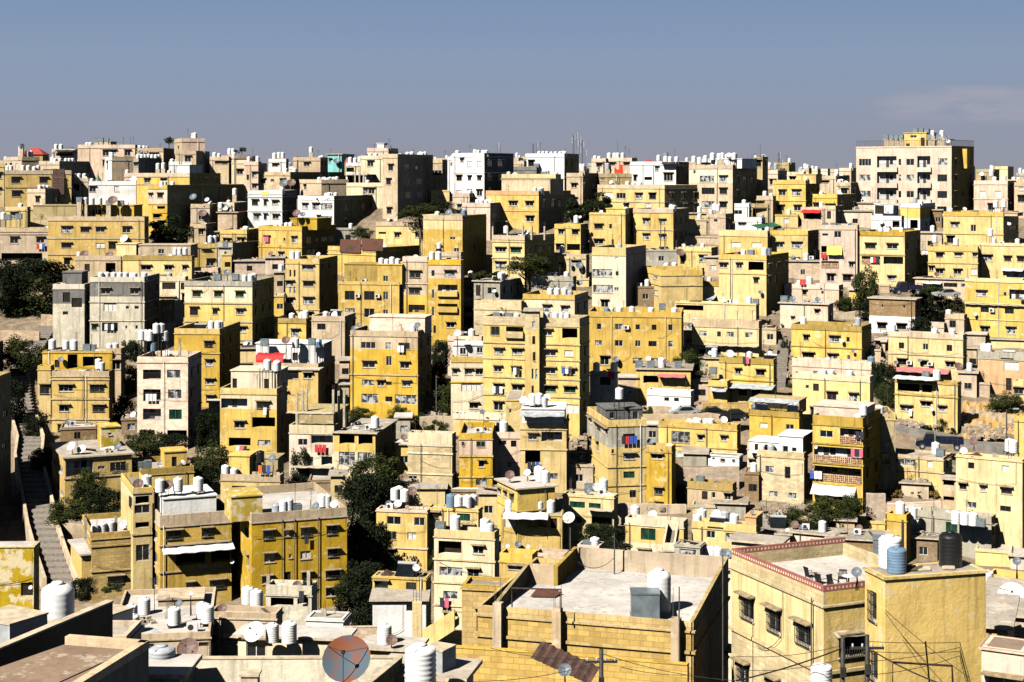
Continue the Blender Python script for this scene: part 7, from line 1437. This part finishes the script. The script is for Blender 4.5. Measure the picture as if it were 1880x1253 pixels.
# ------------------------------------------------------------------ small rooms that fill the alleys
for a_, w_, d_, dep_, fl_, cl_, t_ in (
    (('p', 55.0, 89.0, 89.0, 383.7, 414, 'small pale yellow outhouse beside cream crenellated house at left edge'), '399:73/8/8/n', 317.87, 3.55, False, False, '76'),
    (('n', 111.0, 177.0, 177.0, 783.4, 816, 'small brown outhouse beside lower storeys of left ochre house'), '800:142/12/11/n', 217.15, 4.33, False, True, ''),
    (('n', 223.0, 257.0, 257.0, 767.5, 798, 'small brown room beside brown shaded house left of pink stone'), '784:241/12/11/n', 220.25, 3.45, False, True, ''),
    (('g', 279.0, 321.0, 321.0, 594.8, 636, 'small grey room beside low brown hut behind terraced tanks'), '617:300/11/9/n', 255.22, 3.6, False, False, ''),
    (('p', 383.0, 401.0, 401.0, 738.6, 756, 'small pale yellow low wall beside cream topped yellow house with white loggia'), '', 228.34, 3.01, True, False, ''),
    (('s', 383.0, 401.0, 401.0, 426.5, 444, 'small block outhouse beside rooftop room by big pink dish'), '', 308.04, 5.94, True, False, ''),
    (('y', 407.0, 425.0, 425.0, 466.5, 504, 'small yellow hut beside pink parapet house above grey roofs, left'), '486:418/9/8/n', 291.52, 3.51, False, True, ''),
    (('R', 431.0, 489.0, 489.0, 480.0, 504, 'small stone room beside low house with dark glass balustrade'), '493:458/9/8/n', 290.98, 4.47, True, True, ''),
    (('p', 439.0, 473.0, 473.0, 640.5, 666, 'small pale yellow hut beside ochre house behind pink stone building'), '', 248.22, 5.51, True, True, ''),
    (('k', 487.0, 521.0, 521.0, 474.1, 504, 'small pinkish hut beside low house with dark glass balustrade'), '490:505/9/8/n', 290.96, 5.24, True, True, ''),
    (('y', 503.0, 521.0, 521.0, 542.1, 582, 'small yellow room beside cream house with green glass windows'), '563:514/10/9/n', 268.69, 5.39, False, False, ''),
    (('b', 503.0, 521.0, 521.0, 500.9, 540, 'small cream hut beside tall yellow house with paired slit windows'), '521:514/10/9/n', 280.55, 4.6, True, False, '516'),
    (('n', 567.0, 609.0, 609.0, 881.4, 894, 'small brown room beside pink house with red laundry balcony'), '', 200.81, 5.05, False, False, ''),
    (('p', 607.0, 633.0, 633.0, 874.1, 912, 'small pale yellow hut beside pink house with red laundry balcony'), '898:622/14/12/n', 198.98, 3.22, True, True, ''),
    (('g', 615.0, 665.0, 665.0, 419.9, 450, 'small grey hut beside white house with long brown shaded side'), '436:639/9/8/n', 306.37, 4.81, False, False, '644'),
    (('b', 623.0, 641.0, 641.0, 706.9, 738, 'small beige room beside blank beige house with faded columns'), '731:634/12/10/n', 229.7, 5.29, True, False, ''),
    (('R', 623.0, 641.0, 641.0, 662.6, 690, 'small stone hut beside blank beige house with faded columns'), '682:634/11/10/n', 240.56, 4.17, True, False, ''),
    (('g', 703.0, 729.0, 729.0, 1023.3, 1050, 'small grey low wall beside yellow house with three white roof tanks'), '', 178.65, 3.93, False, False, ''),
    (('p', 727.0, 817.0, 817.0, 897.4, 930, 'small pale yellow outhouse beside pale stone block house with bare columns'), '', 197.09, 4.86, True, False, ''),
    (('y', 727.0, 753.0, 753.0, 816.8, 858, 'small yellow hut beside pale stone block house with bare columns'), '844:742/13/12/n', 207.78, 3.15, True, True, ''),
    (('p', 791.0, 825.0, 825.0, 349.4, 366, 'small pale yellow room beside skyline house with three tall tanks, centre'), '362:809/8/7/n', 334.55, 5.15, False, False, ''),
    (('n', 815.0, 881.0, 881.0, 899.2, 924, 'small brown low wall beside pale stone block house with bare columns'), '', 197.78, 5.47, False, False, ''),
    (('n', 847.0, 873.0, 873.0, 509.3, 546, 'small brown outhouse beside unfinished grey rooftop house, centre'), '529:862/10/9/n', 278.37, 5.23, False, False, '864'),
    (('y', 879.0, 913.0, 913.0, 907.1, 966, 'small yellow room beside yellow house with row of four tanks'), '936:897/14/12/n', 192.05, 3.25, True, True, ''),
    (('g', 879.0, 897.0, 897.0, 494.3, 510, 'small grey low wall beside peach topped yellow house with white loggias'), '', 288.38, 3.6, False, True, ''),
    (('n', 911.0, 929.0, 929.0, 407.6, 426, 'small brown outhouse beside pale pink house before bright yellow house'), '', 313.98, 3.82, True, False, ''),
    (('y', 1015.0, 1041.0, 1041.0, 466.8, 504, 'small yellow hut beside cream yellow house with unfinished roof columns'), '486:1030/9/8/n', 291.42, 5.82, True, False, '1032'),
    (('b', 1039.0, 1089.0, 1089.0, 853.9, 900, 'small cream hut beside corner house with wide glass window'), '878:1063/13/12/n', 202.45, 4.25, False, True, ''),
    (('R', 1039.0, 1065.0, 1065.0, 390.1, 408, 'small stone outhouse beside yellow house with stepped roof, right centre'), '', 319.73, 4.75, True, False, ''),
    (('p', 1055.0, 1081.0, 1081.0, 511.5, 528, 'small pale yellow low wall beside grey parapet house with four tanks'), '', 283.09, 4.41, False, True, ''),
    (('R', 1135.0, 1169.0, 1169.0, 694.1, 738, 'small stone hut beside rubble terrace with red cloth, right centre'), '718:1153/12/10/n', 232.36, 3.11, True, False, ''),
    (('n', 1167.0, 1201.0, 1201.0, 525.9, 564, 'small brown hut beside narrow yellow house with two small windows'), '545:1185/10/9/n', 273.63, 5.07, False, True, '1188'),
    (('g', 1183.0, 1209.0, 1209.0, 780.8, 816, 'small grey outhouse beside grey house with long row of side windows'), '798:1198/12/11/n', 217.66, 4.88, True, False, ''),
    (('g', 1183.0, 1249.0, 1249.0, 459.2, 486, 'small grey outhouse beside pinkish house with long enclosed glass windows'), '475:1214/9/8/n', 295.18, 5.73, False, True, ''),
    (('g', 1255.0, 1297.0, 1297.0, 834.2, 858, 'small grey outhouse beside ochre block with barred window, right centre'), '', 208.91, 5.65, True, False, ''),
    (('s', 1255.0, 1273.0, 1273.0, 603.8, 636, 'small block hut beside long balcony house with lilac recess'), '626:1266/11/9/n', 253.0, 3.72, False, True, ''),
    (('b', 1255.0, 1321.0, 1321.0, 434.0, 450, 'small beige hut beside ochre house with three curtained windows'), '', 305.73, 5.78, False, False, ''),
    (('y', 1263.0, 1297.0, 1297.0, 392.7, 414, 'small yellow outhouse beside ochre house with three curtained windows'), '405:1281/9/8/n', 316.88, 3.64, True, False, '1284'),
    (('s', 1271.0, 1313.0, 1313.0, 928.5, 948, 'small block low wall beside low sand house with ochre parapet'), '', 193.39, 4.76, False, False, ''),
    (('R', 1271.0, 1305.0, 1305.0, 701.2, 738, 'small stone outhouse beside shabby white house with two windows'), '721:1289/12/10/n', 232.43, 5.6, True, False, ''),
    (('g', 1279.0, 1297.0, 1297.0, 657.5, 684, 'small grey room beside low house under white slab roof'), '', 244.34, 5.02, True, False, ''),
    (('p', 1295.0, 1321.0, 1321.0, 659.0, 702, 'small pale yellow outhouse beside cramped yellow rooms beside porch roof'), '682:1310/11/10/n', 240.02, 5.16, True, True, '1312'),
    (('b', 1295.0, 1321.0, 1321.0, 473.1, 510, 'small beige hut beside low yellow rooms with rusty dish'), '492:1310/9/8/n', 289.36, 4.79, True, False, ''),
    (('g', 1311.0, 1369.0, 1369.0, 926.3, 954, 'small grey low wall beside low sand house with ochre parapet'), '', 193.34, 3.62, True, False, ''),
    (('n', 1367.0, 1393.0, 1393.0, 867.5, 924, 'small brown hut beside peeling narrow wall beside small square windows'), '896:1382/14/12/n', 198.78, 3.37, False, False, '1384'),
    (('s', 1399.0, 1425.0, 1425.0, 602.5, 624, 'small block room beside long balcony house with lilac recess'), '619:1414/11/9/n', 255.78, 4.91, False, True, ''),
    (('y', 1423.0, 1465.0, 1465.0, 394.0, 420, 'small yellow outhouse beside white walled terrace above green awning'), '406:1444/9/8/n', 316.47, 5.71, False, True, '1448'),
    (('R', 1447.0, 1505.0, 1505.0, 480.8, 516, 'small stone outhouse beside yellow house right of white shutters'), '500:1474/9/8/n', 286.85, 3.47, True, True, '1480'),
    (('n', 1519.0, 1625.0, 1625.0, 994.8, 1050, 'small brown hut beside salmon rooftop room left of red parapet'), '1026:1566/15/13/n', 178.13, 4.73, True, True, ''),
    (('b', 1535.0, 1569.0, 1569.0, 957.7, 996, 'small cream outhouse beside salmon rooftop room left of red parapet'), '979:1553/14/13/n', 186.63, 5.47, True, True, ''),
    (('k', 1543.0, 1601.0, 1601.0, 388.6, 408, 'small pinkish outhouse beside brown walled yard left of white sheds'), '406:1570/9/8/n', 315.1, 3.45, True, True, ''),
    (('n', 1559.0, 1585.0, 1585.0, 1045.4, 1068, 'small brown low wall beside salmon rooftop room left of red parapet'), '', 175.43, 4.54, True, False, ''),
    (('y', 1559.0, 1577.0, 1577.0, 533.7, 570, 'small yellow hut beside salmon wall house left of tall tree'), '554:1570/10/9/n', 270.97, 4.48, True, True, '1572'),
    (('y', 1567.0, 1625.0, 1625.0, 958.2, 978, 'small yellow low wall beside yellow house with three brick lattice balconies'), '', 188.68, 5.55, False, False, ''),
    (('k', 1575.0, 1609.0, 1609.0, 373.7, 384, 'second small pinkish outhouse beside brown walled yard left of white sheds'), '', 326.21, 4.11, True, True, ''),
    (('b', 1599.0, 1617.0, 1617.0, 641.7, 666, 'small beige hut beside pink block parapet with water tank'), '', 247.93, 3.74, False, True, ''),
    (('b', 1607.0, 1625.0, 1625.0, 628.4, 642, 'small cream low wall beside brown brick house with white ground floor'), '', 252.49, 5.75, True, False, ''),
    (('R', 1615.0, 1633.0, 1633.0, 523.1, 540, 'small stone low wall beside yellow house with laundry and brick lattice'), '', 279.62, 5.68, False, False, ''),
    (('b', 1655.0, 1705.0, 1705.0, 889.9, 918, 'small beige low wall beside yellow house with curtained veranda strip'), '', 199.35, 3.5, True, True, ''),
    (('n', 1671.0, 1721.0, 1721.0, 990.9, 1032, 'small brown outhouse beside long grey house with row of tanks'), '1012:1695/15/13/n', 181.5, 4.66, True, True, ''),
    (('p', 1687.0, 1705.0, 1705.0, 468.8, 504, 'small pale yellow outhouse beside pale yellow house with four hooded windows'), '488:1698/9/8/n', 290.77, 5.72, False, True, ''),
    (('b', 1687.0, 1729.0, 1729.0, 428.6, 450, 'small beige room beside square yellow block before tower block'), '447:1708/9/8/n', 302.42, 5.38, True, False, '1712'),
    (('k', 1759.0, 1793.0, 1793.0, 686.1, 720, 'small pinkish room beside house with white tarp over pergola'), '709:1777/12/10/n', 234.29, 4.86, True, False, '1780'),
    (('b', 1775.0, 1793.0, 1793.0, 640.7, 684, 'small cream room beside unfinished orange and grey house, right edge'), '664:1786/11/10/n', 244.15, 3.65, True, False, ''),
    (('b', 1775.0, 1809.0, 1809.0, 615.4, 636, 'small cream room beside beige rooftop hut with dark window'), '', 254.15, 5.31, True, False, ''),
    (('p', 1791.0, 1857.0, 1857.0, 1012.4, 1038, 'small pale yellow hut beside long grey house with row of tanks'), '', 179.19, 5.7, False, False, ''),
    (('R', 1791.0, 1817.0, 1817.0, 703.2, 732, 'small stone outhouse beside unfinished orange and grey house, right edge'), '', 234.48, 5.3, False, True, ''),
    (('p', 1807.0, 1881.0, 1881.0, 625.5, 642, 'small pale yellow low wall beside beige rooftop hut with dark window'), '', 253.17, 5.25, True, False, ''),
    (('k', 1855.0, 1881.0, 1881.0, 1022.8, 1044, 'small pinkish low wall beside long grey house with row of tanks'), '', 178.54, 3.48, True, False, ''),
    (('g', 727.0, 753.0, 753.0, 767.6, 804, 'small grey room beside pale stone block house with bare columns'), '788:742/12/11/n', 219.05, 3.75, True, False, ''),
    (('s', 1263.0, 1297.0, 1297.0, 402.5, 432, 'small block room beside ochre house with three curtained windows'), '418:1281/9/8/n', 311.79, 4.59, False, True, '1284'),
    (('n', 1711.0, 1729.0, 1729.0, 386.6, 420, 'small brown outhouse beside square yellow block before tower block'), '404:1722/9/8/n', 315.74, 4.01, True, False, ''),
):
    h(*a_, W=w_, d=d_, dep=dep_, flat=fl_, par=.3, pipe=0, clutter=cl_, name='hut', cat='hut', gz=ground(d_)-.3, T=t_)

# ------------------------------------------------------------------ far houses peeping over the skyline
r_ = random.Random(77); x = -8
CN = {'b': 'beige', 'c': 'cream', 'w': 'white', 'm': 'brown', 'k': 'pinkish', 'g': 'grey', 'p': 'pale yellow'}
while x < 1890:
    w = r_.uniform(16, 44); top = r_.uniform(287, 311); d_ = r_.uniform(400, 470)
    if x > 1440: top = max(top, r_.uniform(300, 318))
    nh = min((H for H in HOUSES if H.yt < 360), key=lambda H: abs((H.xl+H.xr)/2-x-w/2)+abs(H.yt-300)*.3); c_ = r_.choice('bbccwmkgp')
    lb = f"distant {CN[c_]} house behind {nh.ref}"; k = 2
    while lb in LABELS: lb = f"{ORD[k-1]} distant {CN[c_]} house behind {nh.ref}"; k += 1
    tk = ' '.join(f'{x+r_.uniform(.1, .9)*w:.0f}/{top-r_.uniform(4, 9):.0f}' for _ in range(r_.randint(0, 4)))
    h(c_, x, x+w*.7, x+w, top, 345, lb, d=d_, gz=-5, T=tk, pipe=0, clutter=r_.random() < .7, side_col=r_.choice(['m', None]))
    x += w*r_.uniform(.75, 1.15)
for H in HOUSES: furnish(H)
flush_tanks()
for o_ in bpy.data.objects:
    if o_.parent is None and 'category' in o_ and 'kind' not in o_ and 'wall' in o_.name: o_['kind'] = 'thing'
S.render.resolution_x = 1024; S.render.resolution_y = 682
S.cycles.max_bounces = 4; S.cycles.diffuse_bounces = 0; S.cycles.glossy_bounces = 2
print('HOUSES', len(HOUSES), 'OBJECTS', len(bpy.data.objects))
